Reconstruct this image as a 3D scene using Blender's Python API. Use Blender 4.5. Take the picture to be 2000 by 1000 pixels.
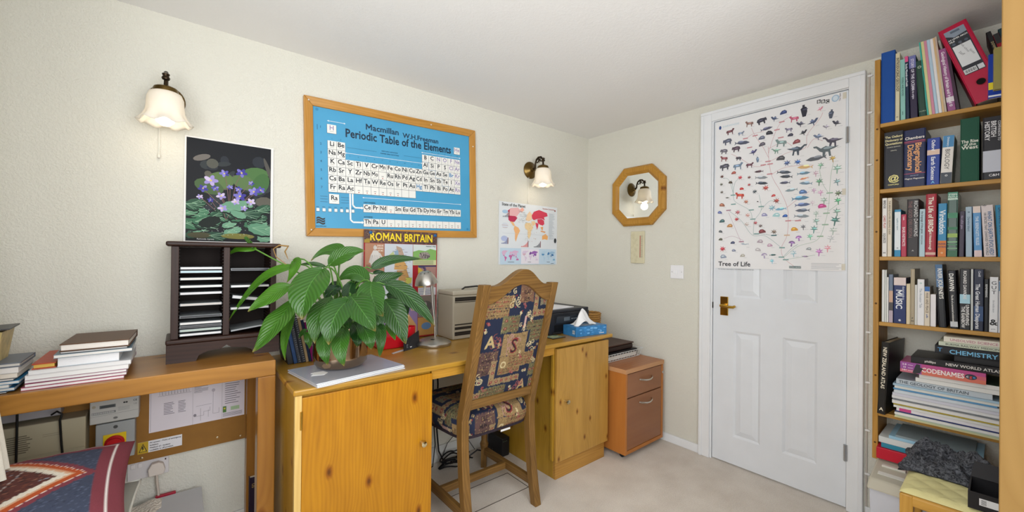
import bpy, bmesh, math, random
import numpy as np
from mathutils import Vector, Matrix, Euler

for o in list(bpy.data.objects):
    bpy.data.objects.remove(o, do_unlink=True)
SC = bpy.context.scene
COL = SC.collection
random.seed(7)

# ------------------------------------------------------------------ camera, light, exposure
def srgb(h):
    h = h.lstrip('#')
    c = [int(h[i:i + 2], 16) / 255 for i in (0, 2, 4)]
    return tuple(x / 12.92 if x <= .04045 else ((x + .055) / 1.055) ** 2.4 for x in c)

F_PX, YAW, PITCH, ROLL = 792.8, .8843239, .0034, -.0102182
cam_d = bpy.data.cameras.new('camera')
cam_d.sensor_width = 36
cam_d.lens = F_PX / 2000 * 36
cam_d.clip_start = .02
cam = bpy.data.objects.new('camera', cam_d)
COL.objects.link(cam)
fw = Vector((math.cos(PITCH) * math.cos(YAW), math.cos(PITCH) * math.sin(YAW), math.sin(PITCH)))
rt = Vector((math.sin(YAW), -math.cos(YAW), 0))
dn = fw.cross(rt)
r2 = rt * math.cos(ROLL) + dn * math.sin(ROLL)
d2 = dn * math.cos(ROLL) - rt * math.sin(ROLL)
m = Matrix((r2, -d2, -fw)).transposed().to_4x4()
m.translation = (-2.4585, -2.0762, 1.1771)
cam.matrix_world = m
SC.camera = cam

world = bpy.data.worlds.new('sky')
SC.world = world
world.use_nodes = True
wn = world.node_tree.nodes
wn['Background'].inputs[0].default_value = (.86, .93, 1, 1)
wn['Background'].inputs[1].default_value = 3.0

XW, YB, H = -3.0, -2.95, 2.1056          # window wall, back wall, ceiling
def area(name, loc, rot, sx, sy, power, col):
    l = bpy.data.lights.new(name, 'AREA')
    l.shape = 'RECTANGLE'; l.size = sx; l.size_y = sy; l.energy = power; l.color = col
    o = bpy.data.objects.new(name, l)
    o.location = loc; o.rotation_euler = rot
    COL.objects.link(o)
    return o
# daylight standing in the two window openings
area('daylight_side_window', (XW - .02, -1.75, 1.4), (0, -math.pi / 2 - .35, 0), 1.2, 1.3, 30, (1, .985, .955))
area('daylight_back_window', (-2.05, YB - .02, 1.35), (math.pi / 2 + .35, 0, 0), 1.5, 1.3, 40, (.97, .985, 1))

vs = SC.view_settings
vs.view_transform = 'Standard'
vs.look = 'None'
vs.gamma = 1
vs.use_curve_mapping = False
vs.exposure = -.42

# ------------------------------------------------------------------ materials
MATS = {}
def new_mat(name):
    mt = bpy.data.materials.new(name)
    mt.use_nodes = True
    return mt, mt.node_tree, mt.node_tree.nodes['Principled BSDF']

def mat(col, rough=.6, metal=0, bump=0, bscale=200, var=0, vscale=8, trans=0, emit=0, coat=0, spec=None):
    key = (col, rough, metal, bump, bscale, var, vscale, trans, emit, coat, spec)
    if key in MATS: return MATS[key]
    mt, nt, b = new_mat('paint_' + col.strip('#'))
    c = srgb(col)
    b.inputs['Base Color'].default_value = (*c, 1)
    b.inputs['Roughness'].default_value = rough
    b.inputs['Metallic'].default_value = metal
    if trans: b.inputs['Transmission Weight'].default_value = trans
    if coat: b.inputs['Coat Weight'].default_value = coat
    b.inputs['Specular IOR Level'].default_value = .3 if spec is None else spec
    if emit:
        b.inputs['Emission Color'].default_value = (*c, 1)
        b.inputs['Emission Strength'].default_value = emit
    L = nt.links.new
    tc = nt.nodes.new('ShaderNodeTexCoord')
    n = nt.nodes.new('ShaderNodeTexNoise')
    n.inputs['Scale'].default_value = vscale; n.inputs['Detail'].default_value = 5
    L(tc.outputs['Object'], n.inputs['Vector'])
    mx = nt.nodes.new('ShaderNodeMix'); mx.data_type = 'RGBA'; mx.blend_type = 'MULTIPLY'
    v = var if var else .04
    cr = nt.nodes.new('ShaderNodeValToRGB')
    cr.color_ramp.elements[0].position = .3; cr.color_ramp.elements[0].color = (1 - v, 1 - v, 1 - v, 1)
    cr.color_ramp.elements[1].position = .7; cr.color_ramp.elements[1].color = (1, 1, 1, 1)
    L(n.outputs['Fac'], cr.inputs['Fac'])
    mx.inputs[0].default_value = 1
    mx.inputs[6].default_value = (*c, 1)
    L(cr.outputs['Color'], mx.inputs[7])
    L(mx.outputs[2], b.inputs['Base Color'])
    if bump:
        n2 = nt.nodes.new('ShaderNodeTexNoise'); n2.inputs['Scale'].default_value = bscale
        n2.inputs['Detail'].default_value = 3
        L(tc.outputs['Object'], n2.inputs['Vector'])
        bp = nt.nodes.new('ShaderNodeBump'); bp.inputs['Strength'].default_value = bump
        bp.inputs['Distance'].default_value = .004
        L(n2.outputs['Fac'], bp.inputs['Height']); L(bp.outputs['Normal'], b.inputs['Normal'])
    MATS[key] = mt
    return mt

def wood(dark, light, axis='z', scale=14, rough=.45, knots=.0, kscale=5, streak=.5, coat=0, stretch=.07):
    key = ('wood', dark, light, axis, scale, rough, knots, kscale, streak, coat, stretch)
    if key in MATS: return MATS[key]
    mt, nt, b = new_mat('wood_grain_' + axis)
    L = nt.links.new; N = nt.nodes.new
    def MT(op, x, y=None, z=None):
        n = N('ShaderNodeMath'); n.operation = op
        for i, q in enumerate((x, y, z)):
            if q is None: continue
            if isinstance(q, (int, float)): n.inputs[i].default_value = q
            else: L(q, n.inputs[i])
        return n.outputs[0]
    tc = N('ShaderNodeTexCoord'); sp = N('ShaderNodeSeparateXYZ'); L(tc.outputs['Object'], sp.inputs[0])
    X, Y, Z = sp.outputs
    along = {'x': X, 'y': Y, 'z': Z}[axis]
    across = {'x': MT('ADD', Y, Z), 'y': MT('ADD', X, Z), 'z': MT('ADD', X, Y)}[axis]
    cb = N('ShaderNodeCombineXYZ'); L(across, cb.inputs[0]); L(MT('MULTIPLY', along, .55), cb.inputs[1])
    # knots: scattered in the plane of the board, the growth lines bend round them
    vo = N('ShaderNodeTexVoronoi'); vo.voronoi_dimensions = '2D'; vo.inputs['Scale'].default_value = kscale
    L(cb.outputs[0], vo.inputs['Vector'])
    mp = N('ShaderNodeMapping'); s_ = [1, 1, 1]; s_['xyz'.index(axis)] = stretch * 2.2
    mp.inputs['Scale'].default_value = s_
    L(tc.outputs['Object'], mp.inputs['Vector'])
    n = N('ShaderNodeTexNoise'); n.inputs['Scale'].default_value = scale * .45; n.inputs['Detail'].default_value = 2
    L(mp.outputs[0], n.inputs['Vector'])
    n2 = N('ShaderNodeTexNoise'); n2.inputs['Scale'].default_value = scale * 1.2; n2.inputs['Detail'].default_value = 3
    L(mp.outputs[0], n2.inputs['Vector'])
    ph = MT('ADD', MT('MULTIPLY', across, scale * 7.), MT('MULTIPLY', n.outputs['Fac'], 11.))
    if knots:
        bend = MT('DIVIDE', .5, MT('ADD', vo.outputs['Distance'], .06)); ph = MT('ADD', ph, bend)
    ln = MT('PINGPONG', ph, 1.)
    ln = MT('POWER', ln, .7)
    mix = N('ShaderNodeMix'); mix.inputs[0].default_value = 1 - .55 * streak
    L(ln, mix.inputs[2]); L(n2.outputs['Fac'], mix.inputs[3])
    cr = N('ShaderNodeValToRGB')
    cr.color_ramp.elements[0].position = .12; cr.color_ramp.elements[0].color = (*srgb(dark), 1)
    cr.color_ramp.elements[1].position = .72; cr.color_ramp.elements[1].color = (*srgb(light), 1)
    L(mix.outputs[0], cr.inputs['Fac'])
    out = cr.outputs['Color']
    if knots:
        r2 = N('ShaderNodeValToRGB')
        r2.color_ramp.elements[0].position = knots * .35; r2.color_ramp.elements[0].color = (.16, .06, .02, 1)
        r2.color_ramp.elements[1].position = knots * 1.9; r2.color_ramp.elements[1].color = (1, 1, 1, 1)
        e = r2.color_ramp.elements.new(knots); e.color = (.62, .45, .3, 1)
        L(vo.outputs['Distance'], r2.inputs['Fac'])
        mx = N('ShaderNodeMix'); mx.data_type = 'RGBA'; mx.blend_type = 'MULTIPLY'; mx.inputs[0].default_value = .85
        L(out, mx.inputs[6]); L(r2.outputs['Color'], mx.inputs[7])
        out = mx.outputs[2]
    L(out, b.inputs['Base Color'])
    b.inputs['Roughness'].default_value = rough; b.inputs['Specular IOR Level'].default_value = .3
    if coat: b.inputs['Coat Weight'].default_value = coat; b.inputs['Coat Roughness'].default_value = .25
    bp = N('ShaderNodeBump'); bp.inputs['Strength'].default_value = .08; bp.inputs['Distance'].default_value = .002
    L(mix.outputs[0], bp.inputs['Height']); L(bp.outputs['Normal'], b.inputs['Normal'])
    MATS[key] = mt
    return mt

def vcol_mat(name, rough=.6, bump=0, bscale=900, coat=0, speck=0, spec=.5):
    if name in MATS: return MATS[name]
    mt, nt, b = new_mat(name)
    L = nt.links.new
    a = nt.nodes.new('ShaderNodeAttribute'); a.attribute_name = 'Col'
    tc = nt.nodes.new('ShaderNodeTexCoord')
    n = nt.nodes.new('ShaderNodeTexNoise'); n.inputs['Scale'].default_value = bscale
    n.inputs['Detail'].default_value = 3
    L(tc.outputs['Object'], n.inputs['Vector'])
    mx = nt.nodes.new('ShaderNodeMix'); mx.data_type = 'RGBA'; mx.blend_type = 'MULTIPLY'; mx.inputs[0].default_value = speck
    L(a.outputs['Color'], mx.inputs[6])
    cr = nt.nodes.new('ShaderNodeValToRGB')
    cr.color_ramp.elements[0].position = .35; cr.color_ramp.elements[0].color = (.25, .25, .25, 1)
    cr.color_ramp.elements[1].position = .6; cr.color_ramp.elements[1].color = (1.25, 1.25, 1.25, 1)
    L(n.outputs['Fac'], cr.inputs['Fac']); L(cr.outputs['Color'], mx.inputs[7])
    L(mx.outputs[2], b.inputs['Base Color'])
    b.inputs['Roughness'].default_value = rough; b.inputs['Specular IOR Level'].default_value = spec
    if coat: b.inputs['Coat Weight'].default_value = coat; b.inputs['Coat Roughness'].default_value = .15
    if bump:
        bp = nt.nodes.new('ShaderNodeBump'); bp.inputs['Strength'].default_value = bump; bp.inputs['Distance'].default_value = .002
        L(n.outputs['Fac'], bp.inputs['Height']); L(bp.outputs['Normal'], b.inputs['Normal'])
    MATS[name] = mt
    return mt

# ------------------------------------------------------------------ mesh helpers
class MB:
    def __init__(s): s.v = []; s.f = []; s.c = None
    def add(s, v, f):
        k = len(s.v); s.v += [tuple(p) for p in v]; s.f += [tuple(i + k for i in q) for q in f]; return s
    def box(s, x0, x1, y0, y1, z0, z1):
        x0, x1 = sorted((x0, x1)); y0, y1 = sorted((y0, y1)); z0, z1 = sorted((z0, z1))
        return s.hexa([(x0, y0, z0), (x1, y0, z0), (x1, y1, z0), (x0, y1, z0), (x0, y0, z1), (x1, y0, z1), (x1, y1, z1), (x0, y1, z1)])
    def hexa(s, p):
        return s.add(p, [(3, 2, 1, 0), (4, 5, 6, 7), (0, 1, 5, 4), (1, 2, 6, 5), (2, 3, 7, 6), (3, 0, 4, 7)])
    def prism(s, pts, off):
        n = len(pts); o = Vector(off)
        v = [Vector(p) for p in pts] + [Vector(p) + o for p in pts]
        return s.add(v, [tuple(range(n))[::-1], tuple(range(n, 2 * n))] + [(i, (i + 1) % n, n + (i + 1) % n, n + i) for i in range(n)])
    def tube(s, pts, r, n=8, caps=True):
        pts = [Vector(p) for p in pts]
        if not isinstance(r, (list, tuple)): r = [r] * len(pts)
        ref = None; rings = []
        for i, p in enumerate(pts):
            t = (pts[min(i + 1, len(pts) - 1)] - pts[max(i - 1, 0)]).normalized()
            if ref is None:
                ref = Vector((0, 0, 1)) if abs(t.z) < .9 else Vector((1, 0, 0))
            a = (ref - t * ref.dot(t)).normalized(); ref = a; b = t.cross(a)
            rings.append([p + (a * math.cos(2 * math.pi * k / n) + b * math.sin(2 * math.pi * k / n)) * r[i] for k in range(n)])
        v = [q for g in rings for q in g]
        f = [(i * n + k, i * n + (k + 1) % n, (i + 1) * n + (k + 1) % n, (i + 1) * n + k) for i in range(len(pts) - 1) for k in range(n)]
        if caps: f += [tuple(range(n))[::-1], tuple(range((len(pts) - 1) * n, len(pts) * n))]
        return s.add(v, f)
    def lathe(s, prof, n=24, at=(0, 0, 0), axis='z', caps=True):
        v = []
        for r, z in prof:
            for k in range(n):
                a = 2 * math.pi * k / n
                x, y = r * math.cos(a), r * math.sin(a)
                p = {'z': (x, y, z), 'y': (x, -z, y), 'x': (z, x, y)}[axis]
                v.append((p[0] + at[0], p[1] + at[1], p[2] + at[2]))
        f = [(i * n + k, i * n + (k + 1) % n, (i + 1) * n + (k + 1) % n, (i + 1) * n + k) for i in range(len(prof) - 1) for k in range(n)]
        if caps: f += [tuple(range(n))[::-1], tuple(range((len(prof) - 1) * n, len(prof) * n))]
        return s.add(v, f)
    def grid(s, nu, nv, fn, wrap=False):
        v = [fn(i / (nu - (0 if wrap else 1)), j / (nv - 1)) for j in range(nv) for i in range(nu)]
        f = [(j * nu + i, j * nu + (i + 1) % nu, (j + 1) * nu + (i + 1) % nu, (j + 1) * nu + i) for j in range(nv - 1) for i in range(nu if wrap else nu - 1)]
        return s.add(v, f)
    def xf(s, M, start=0):
        s.v[start:] = [tuple(M @ Vector(p)) for p in s.v[start:]]; return s

def woff(p):
    o = Vector((0, 0, 0))
    while p: o += p.location; p = p.parent
    return o

def recalc(me):
    bm = bmesh.new(); bm.from_mesh(me)
    bmesh.ops.recalc_face_normals(bm, faces=bm.faces)
    bm.to_mesh(me); bm.free()

def obj(name, mb, mt, parent=None, smooth=None, bevel=0, origin=None, fix=True, seg=2, kind=None):
    """one mesh object; vertices come in the frame of the whole scene (or of an unmoved parent)"""
    me = bpy.data.meshes.new(name)
    if parent is not None: o0 = woff(parent)
    elif origin is not None: o0 = Vector(origin)
    else:
        a = np.array(mb.v); lo, hi = a.min(0), a.max(0)
        o0 = Vector(((lo[0] + hi[0]) / 2, (lo[1] + hi[1]) / 2, lo[2]))
    me.from_pydata([(p[0] - o0[0], p[1] - o0[1], p[2] - o0[2]) for p in mb.v], [], mb.f)
    if mb.c is not None:
        ca = me.color_attributes.new('Col', 'FLOAT_COLOR', 'POINT')
        arr = np.ones((len(mb.v), 4), np.float32); arr[:, :3] = mb.c
        ca.data.foreach_set('color', arr.ravel())
    if fix: recalc(me)
    if smooth:
        me.shade_smooth(); me.set_sharp_from_angle(angle=math.radians(smooth))
    me.materials.append(mt)
    o = bpy.data.objects.new(name, me)
    COL.objects.link(o)
    if parent is not None: o.parent = parent
    else: o.location = o0
    if bevel:
        b = o.modifiers.new('bevel', 'BEVEL'); b.width = bevel; b.segments = seg; b.limit_method = 'ANGLE'; b.angle_limit = math.radians(40)
    if kind: o['kind'] = kind
    return o

def thing(name, label, cat, loc=(0, 0, 0), group=None):
    o = bpy.data.objects.new(name, None)
    o.empty_display_size = .05
    COL.objects.link(o)
    o.location = loc
    o['label'] = label; o['category'] = cat
    if group: o['group'] = group
    return o
def tag(o, label, cat, group=None):
    o['label'] = label; o['category'] = cat
    if group: o['group'] = group
    return o
def struct(o):
    o['kind'] = 'structure'; return o
def pbox(name, mt, parent, *b, bevel=.002, **k):
    return obj(name, MB().box(*b), mt, parent, bevel=bevel, **k)

# ------------------------------------------------------------------ lettering: glyph outlines of the built-in font as flat meshes
GL = {}
def load_glyphs():
    chars = [chr(c) for c in range(33, 127)]
    made = []
    for bold in (0, 1):
        for c in chars + ['|HH|']:
            for s in ((c, 'H' + c + 'H') if len(c) == 1 else ('HH',)):
                cu = bpy.data.curves.new('glyph', 'FONT')
                cu.body = s; cu.size = 1; cu.resolution_u = 2; cu.fill_mode = 'FRONT'
                cu.offset = (0 if c == 'M' else .022) * bold
                o = bpy.data.objects.new('glyph', cu); COL.objects.link(o)
                made.append((bold, c, s, o))
    dg = bpy.context.evaluated_depsgraph_get(); dg.update()
    wid = {}
    for bold, c, s, o in made:
        e = o.evaluated_get(dg); me = e.to_mesh()
        xs = [v.co.x for v in me.vertices]
        if s == c: GL[(bold, c)] = [[(v.co.x, v.co.y) for v in me.vertices], [tuple(p.vertices) for p in me.polygons], 0]
        else: wid[(bold, c)] = max(xs) - min(xs)
        e.to_mesh_clear()
    for bold, c, s, o in made:
        cu = o.data; bpy.data.objects.remove(o); bpy.data.curves.remove(cu)
    for k in GL: GL[k][2] = wid[k] - wid[(k[0], '|HH|')]
load_glyphs()
# bold M drawn as two stems and two strokes
hM = max(b for a, b in GL[(1, 'H')][0]); tM, wM = .13, .72
qM = [(0, 0), (tM, 0), (tM, hM), (0, hM), (wM - tM, 0), (wM, 0), (wM, hM), (wM - tM, hM), (tM, hM), (tM, hM - .25), (wM / 2, .14), (wM / 2, .40), (wM - tM, hM - .25), (wM - tM, hM)]
GL[(1, 'M')] = [[(a + .07, b) for a, b in qM], [(0, 1, 2, 3), (4, 5, 6, 7), (8, 9, 10, 11), (11, 10, 12, 13)], wM + .14]
def text2d(s, size, bold=0, align='c', squash=1, track=0):
    x = 0; V = []; Fc = []
    for c in s:
        if c == ' ': x += .3; continue
        g = GL[(bold, c)]
        k = len(V); V += [(x + a, b) for a, b in g[0]]; Fc += [tuple(i + k for i in f) for f in g[1]]
        x += g[2] + track
    sh = {'c': x / 2, 'l': 0, 'r': x}[align]
    return [((a - sh) * size * squash, b * size) for a, b in V], Fc, x * size * squash

class Print:
    """flat print: coloured outlines laid on a plane given by origin, right and up"""
    def __init__(s, o, r, u, lift=.0005):
        s.o, s.r, s.u = Vector(o), Vector(r), Vector(u); s.n = s.r.cross(s.u).normalized()
        s.mb = MB(); s.col = []; s.lift = lift; s.lay = 0; s.k = 0; s.clip = None
    def poly(s, pts, col, faces=None):
        s.k += 1
        if s.clip: pts = [(min(max(a, s.clip[0]), s.clip[2]), min(max(b, s.clip[1]), s.clip[3])) for a, b in pts]
        d = s.n * (s.lift + .00025 * s.lay + .000004 * (s.k % 55))
        s.mb.add([s.o + s.r * a + s.u * b + d for a, b in pts], faces or [tuple(range(len(pts)))])
        s.col += [srgb(col)] * len(pts); return s
    def rect(s, x0, y0, x1, y1, col): return s.poly([(x0, y0), (x1, y0), (x1, y1), (x0, y1)], col)
    def text(s, t, x, y, size, col, bold=0, align='c', squash=1, rot=0, fit=None, track=0):
        v, f, w = text2d(t, size, bold, align, squash, track)
        if fit and w > fit:
            k = fit / w; v = [(a * k, b) for a, b in v]
        c_, s_ = math.cos(rot), math.sin(rot)
        if v: s.poly([(x + a * c_ - b * s_, y + a * s_ + b * c_) for a, b in v], col, f)
        return s
    def line(s, pts, w, col):
        for (a, b), (c, d) in zip(pts, pts[1:]):
            L = math.hypot(c - a, d - b) or 1e-9; nx, ny = -(d - b) / L * w / 2, (c - a) / L * w / 2
            s.poly([(a + nx, b + ny), (a - nx, b - ny), (c - nx, d - ny), (c + nx, d + ny)], col); s.k -= 1
        s.k += 1
        return s
    def ell(s, x, y, rx, ry, col, n=12, rot=0):
        c_, s_ = math.cos(rot), math.sin(rot)
        P = [(rx * math.cos(2 * math.pi * i / n), ry * math.sin(2 * math.pi * i / n)) for i in range(n)]
        return s.poly([(x + a * c_ - b * s_, y + a * s_ + b * c_) for a, b in P], col)
    def build(s, name, parent, mt=None):
        s.mb.c = np.array(s.col)
        return obj(name, s.mb, mt or vcol_mat('printed_ink', .5), parent, fix=False)
PAPER_INK = vcol_mat('printed_ink', .5)

# ------------------------------------------------------------------ the room
def wall_mat(name, col, bump, scale, dist=.004):
    mt, nt, b = new_mat(name)
    L = nt.links.new; N = nt.nodes.new
    b.inputs['Base Color'].default_value = (*srgb(col), 1); b.inputs['Roughness'].default_value = .75
    tc = N('ShaderNodeTexCoord')
    n = N('ShaderNodeTexNoise'); n.inputs['Scale'].default_value = scale; n.inputs['Detail'].default_value = 2; n.inputs['Distortion'].default_value = .6
    L(tc.outputs['Object'], n.inputs['Vector'])
    cr = N('ShaderNodeValToRGB'); cr.color_ramp.elements[0].position = .42; cr.color_ramp.elements[1].position = .62
    L(n.outputs['Fac'], cr.inputs['Fac'])
    bp = N('ShaderNodeBump'); bp.inputs['Strength'].default_value = bump; bp.inputs['Distance'].default_value = dist
    L(cr.outputs['Color'], bp.inputs['Height']); L(bp.outputs['Normal'], b.inputs['Normal'])
    return mt
M_WALL = wall_mat('cream_textured_wallpaper', '#dddbd0', .34, 130)
M_CEIL = wall_mat('ceiling_paint', '#f1f0ef', .10, 90)
M_GLOSS = mat('#eceef1', .32)
def carpet():
    mt, nt, b = new_mat('carpet_pile')
    L = nt.links.new; N = nt.nodes.new
    tc = N('ShaderNodeTexCoord')
    n = N('ShaderNodeTexNoise'); n.inputs['Scale'].default_value = 260; n.inputs['Detail'].default_value = 4
    n2 = N('ShaderNodeTexNoise'); n2.inputs['Scale'].default_value = 7; n2.inputs['Detail'].default_value = 4
    L(tc.outputs['Object'], n.inputs['Vector']); L(tc.outputs['Object'], n2.inputs['Vector'])
    m1 = N('ShaderNodeMix'); m1.inputs[0].default_value = .4
    L(n.outputs['Fac'], m1.inputs[2]); L(n2.outputs['Fac'], m1.inputs[3])
    cr = N('ShaderNodeValToRGB')
    cr.color_ramp.elements[0].position = .3; cr.color_ramp.elements[0].color = (*srgb('#c4b9ad'), 1)
    cr.color_ramp.elements[1].position = .7; cr.color_ramp.elements[1].color = (*srgb('#e6dfd5'), 1)
    L(m1.outputs[0], cr.inputs['Fac']); L(cr.outputs['Color'], b.inputs['Base Color'])
    b.inputs['Roughness'].default_value = .95
    bp = N('ShaderNodeBump'); bp.inputs['Strength'].default_value = .5; bp.inputs['Distance'].default_value = .004
    L(n.outputs['Fac'], bp.inputs['Height']); L(bp.outputs['Normal'], b.inputs['Normal'])
    return mt
fl = struct(obj('floor', MB().box(XW - .1, .1, YB - .1, .1, -.1, 0), carpet(), origin=(0, 0, 0)))
sm = MB()
sm.box(-1.42, -1.06, -.526, -.523, 0, .0012).box(-1.063, -1.06, -.526, -.35, 0, .0012).box(-1.42, -1.06, -.353, -.35, 0, .0012)
obj('carpet_hatch_seam', sm, mat('#4d443b', .9), fl)
struct(obj('ceiling', MB().box(XW - .1, .1, YB - .1, .1, H, H + .1), M_CEIL, origin=(0, 0, 0)))
struct(obj('wall_left', MB().box(XW - .1, .1, 0, .1, 0, H), M_WALL, origin=(0, 0, 0)))
DY0, DY1, DH = -.95, -1.612, 2.012
w = MB().box(0, .1, 0, DY0, 0, H).box(0, .1, DY1, YB - .1, 0, H).box(0, .1, DY0, DY1, DH, H)
struct(obj('wall_right', w, M_WALL, origin=(0, 0, 0)))
# window wall and back wall, each with an opening
w = MB().box(XW - .1, XW, 0, -1.1, 0, H).box(XW - .1, XW, -2.4, YB - .1, 0, H).box(XW - .1, XW, -1.1, -2.4, 0, .78).box(XW - .1, XW, -1.1, -2.4, 2.02, H)
struct(obj('wall_window', w, M_WALL, origin=(0, 0, 0)))
w = MB().box(XW, -2.8, YB - .1, YB, 0, H).box(-1.3, .1, YB - .1, YB, 0, H).box(-2.8, -1.3, YB - .1, YB, 0, .7).box(-2.8, -1.3, YB - .1, YB, 2.0, H)
struct(obj('wall_back', w, M_WALL, origin=(0, 0, 0)))
def window(name, pts):
    (x0, x1), (y0, y1), (z0, z1) = pts
    t = bpy.data.objects.new(name, None); COL.objects.link(t); t.location = ((x0 + x1) / 2, (y0 + y1) / 2, z0); t['kind'] = 'structure'
    alongy = abs(y1 - y0) > abs(x1 - x0)
    fr = MB()
    a0, a1 = (y0, y1) if alongy else (x0, x1)
    bars = [(a0, a0 + .05 * (1 if a1 > a0 else -1)), (a1, a1 - .05 * (1 if a1 > a0 else -1)), ((a0 + a1) / 2 - .03, (a0 + a1) / 2 + .03)]
    for p, q in bars:
        fr.box(x0, x1, p, q, z0, z1) if alongy else fr.box(p, q, y0, y1, z0, z1)
    for p, q in ((z0, z0 + .05), (z1 - .05, z1)):
        fr.box(x0, x1, y0, y1, p, q)
    obj('window_frame', fr, M_GLOSS, t)
    return t
window('window_1', ((XW - .07, XW - .04), (-1.1, -2.4), (.78, 2.02)))
window('window_2', ((-2.8, -1.3), (YB - .07, YB - .04), (.7, 2.0)))
struct(obj('baseboard_right', MB().box(-.012, 0, -.02, -.893, 0, .05).box(-.012, 0, -1.665, YB, 0, .05), M_GLOSS, bevel=.003))
struct(obj('baseboard_left', MB().box(XW, -.0, -.012, 0, 0, .09), mat('#dcdcd8', .4), bevel=.003))
# door casing and door
cs = MB().box(-.02, .0, -.895, -.958, 0, 2.058).box(-.02, .0, -1.598, -1.66, 0, 2.058).box(-.02, 0, -.958, -1.598, 1.998, 2.058)
cs.box(-.026, -.0202, -.896, -.914, 0, 2.0395).box(-.026, -.0202, -1.641, -1.659, 0, 2.0395).box(-.026, -.0202, -.896, -1.659, 2.04, 2.057)
struct(obj('trim_1', cs, M_GLOSS, bevel=.003))
lin = MB().box(-.006, .09, -.9502, -.966, 0, 2.01).box(-.006, .09, -1.5965, -1.6118, 0, 2.01).box(-.006, .09, -.966, -1.5965, 1.9945, 2.0118)
struct(obj('trim_2', lin, M_GLOSS))
door = bpy.data.objects.new('door_1', None); COL.objects.link(door); door.location = (0, -1.28, .006); door['kind'] = 'structure'
M_DOOR = mat('#e4e8ee', .3)
cols = [(-.97, -1.085), (-1.225, -1.33), (-1.48, -1.594)]
rows = [(.008, .165), (.77, .962), (1.87, 1.9905)]
lf = MB().box(.006, .04, -.97, -1.594, .008, 1.9905)
for a, b in cols: lf.box(-.002, .006, a, b, .008, 1.9905)
for a, b in rows:
    lf.box(-.002, .006, -1.085, -1.225, a, b).box(-.002, .006, -1.33, -1.48, a, b)
obj('door_leaf', lf, M_DOOR, door)
for (ya, yb) in ((-1.085, -1.225), (-1.33, -1.48)):
    for za, zb in ((.165, .77), (.962, 1.87)):
        pm = MB(); i1, i2 = .012, .04
        A = [(ya - i1, za + i1), (yb + i1, za + i1), (yb + i1, zb - i1), (ya - i1, zb - i1)]
        Bq = [(ya - i2, za + i2), (yb + i2, za + i2), (yb + i2, zb - i2), (ya - i2, zb - i2)]
        pm.add([(.006, *p) for p in A] + [(-.0015, *p) for p in Bq], [(4, 5, 6, 7)] + [(i, (i + 1) % 4, 4 + (i + 1) % 4, 4 + i) for i in range(4)])
        ring = [(ya, za), (yb, za), (yb, zb), (ya, zb)]
        pm.add([(-.002, *p) for p in ring] + [(.0055, *p) for p in A], [(i, (i + 1) % 4, 4 + (i + 1) % 4, 4 + i) for i in range(4)])
        obj('door_panel', pm, M_DOOR, door)
M_BRASS = mat('#c9a24a', .18, 1)
hd = obj('handle_plate', MB().box(-.008, -.002, -1.012, -1.056, .853, .962), M_BRASS, door, bevel=.002)
lv = MB().tube([(-.008, -1.036, .912), (-.045, -1.036, .912)], .009, 12)
lv.tube([(-.045, -1.030, .912), (-.05, -1.05, .913), (-.05, -1.075, .908), (-.05, -1.10, .909), (-.05, -1.112, .916)], [.009, .0085, .008, .008, .006], 10)
lv.lathe([(.0, .0), (.014, 0), (.014, .006), (.0, .006)], 14, (-.014, -1.036, .912), 'x', caps=False)
obj('lever', lv, M_BRASS, hd, smooth=50)
for z in (1.735, .235):
    hm = MB().box(-.024, -.018, -1.588, -1.604, z, z + .075)
    hm.tube([(-.026, -1.5955, z), (-.026, -1.5955, z + .075)], .006, 8)
    obj('hinge', hm, mat('#b9bcc0', .3, .9), door, smooth=40)
obj('latch', MB().box(-.007, -.0022, -.9655, -.9708, .89, .925), mat('#2a2622', .4), door)
# cable clipped up beside the door casing
cb = thing('cable_run', 'thin white cable clipped up the wall right of the door casing', 'cable', (-.006, -1.668, 0))
obj('cable', MB().tube([(-.005, -1.669, .03), (-.005, -1.669, 1.0), (-.005, -1.669, 2.045)], .0035, 8), mat('#cfc6bd', .5), cb, smooth=60)
for z in (.62, .85, 1.12, 1.38, 1.62, 1.86, 2.03, .4, .2):
    c = MB().tube([(-.0, -1.678, z), (-.009, -1.678, z)], .004, 8).box(-.01, 0, -1.664, -1.679, z - .004, z + .004)
    obj('clip', c, mat('#f2f2f2', .4), cb)

# ------------------------------------------------------------------ desk
PINE_T = wood('#976c20', '#bd9036', 'x', 16, .3, .04, 4, .35, coat=.4)
PINE_F = wood('#98600c', '#bf8415', 'z', 22, .35, .05, 5.5, .4, coat=.2)
PINE_S = wood('#977020', '#b98f30', 'z', 20, .35, .04, 5, .4, coat=.2)
PINE_R = wood('#9a7230', '#bd9146', 'z', 24, .38, .045, 7, .4, coat=.2)
PINE_X = wood('#a87522', '#c8953a', 'x', 20, .4, .04, 5, .4)
M_KNOB = mat('#d8cfae', .12, 1)
top = thing('desk_worktop', 'long honey pine desk worktop spanning the two pine cabinets', 'desk top', (-1.31, -.295, .709))
obj('board', MB().box(-2.164, -.46, -.592, -.0015, .709, .73), PINE_T, top, bevel=.006, seg=3)
obj('apron_rail', MB().box(-1.648, -.9308, -.572, -.552, .668, .7088), PINE_X, top, bevel=.002)
def knob(parent, x, y, z):
    k = obj('knob', MB().lathe([(.006, 0), (.005, .01), (.011, .016), (.0135, .022), (.011, .028), (.001, .030)], 16, (x, y, z), 'y'), M_KNOB, parent, smooth=50)
    return k
cl = thing('desk_cabinet', 'orange pine cabinet under the left end of the desk, below the plant', 'cabinet', (-1.9, -.29, 0))
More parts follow.
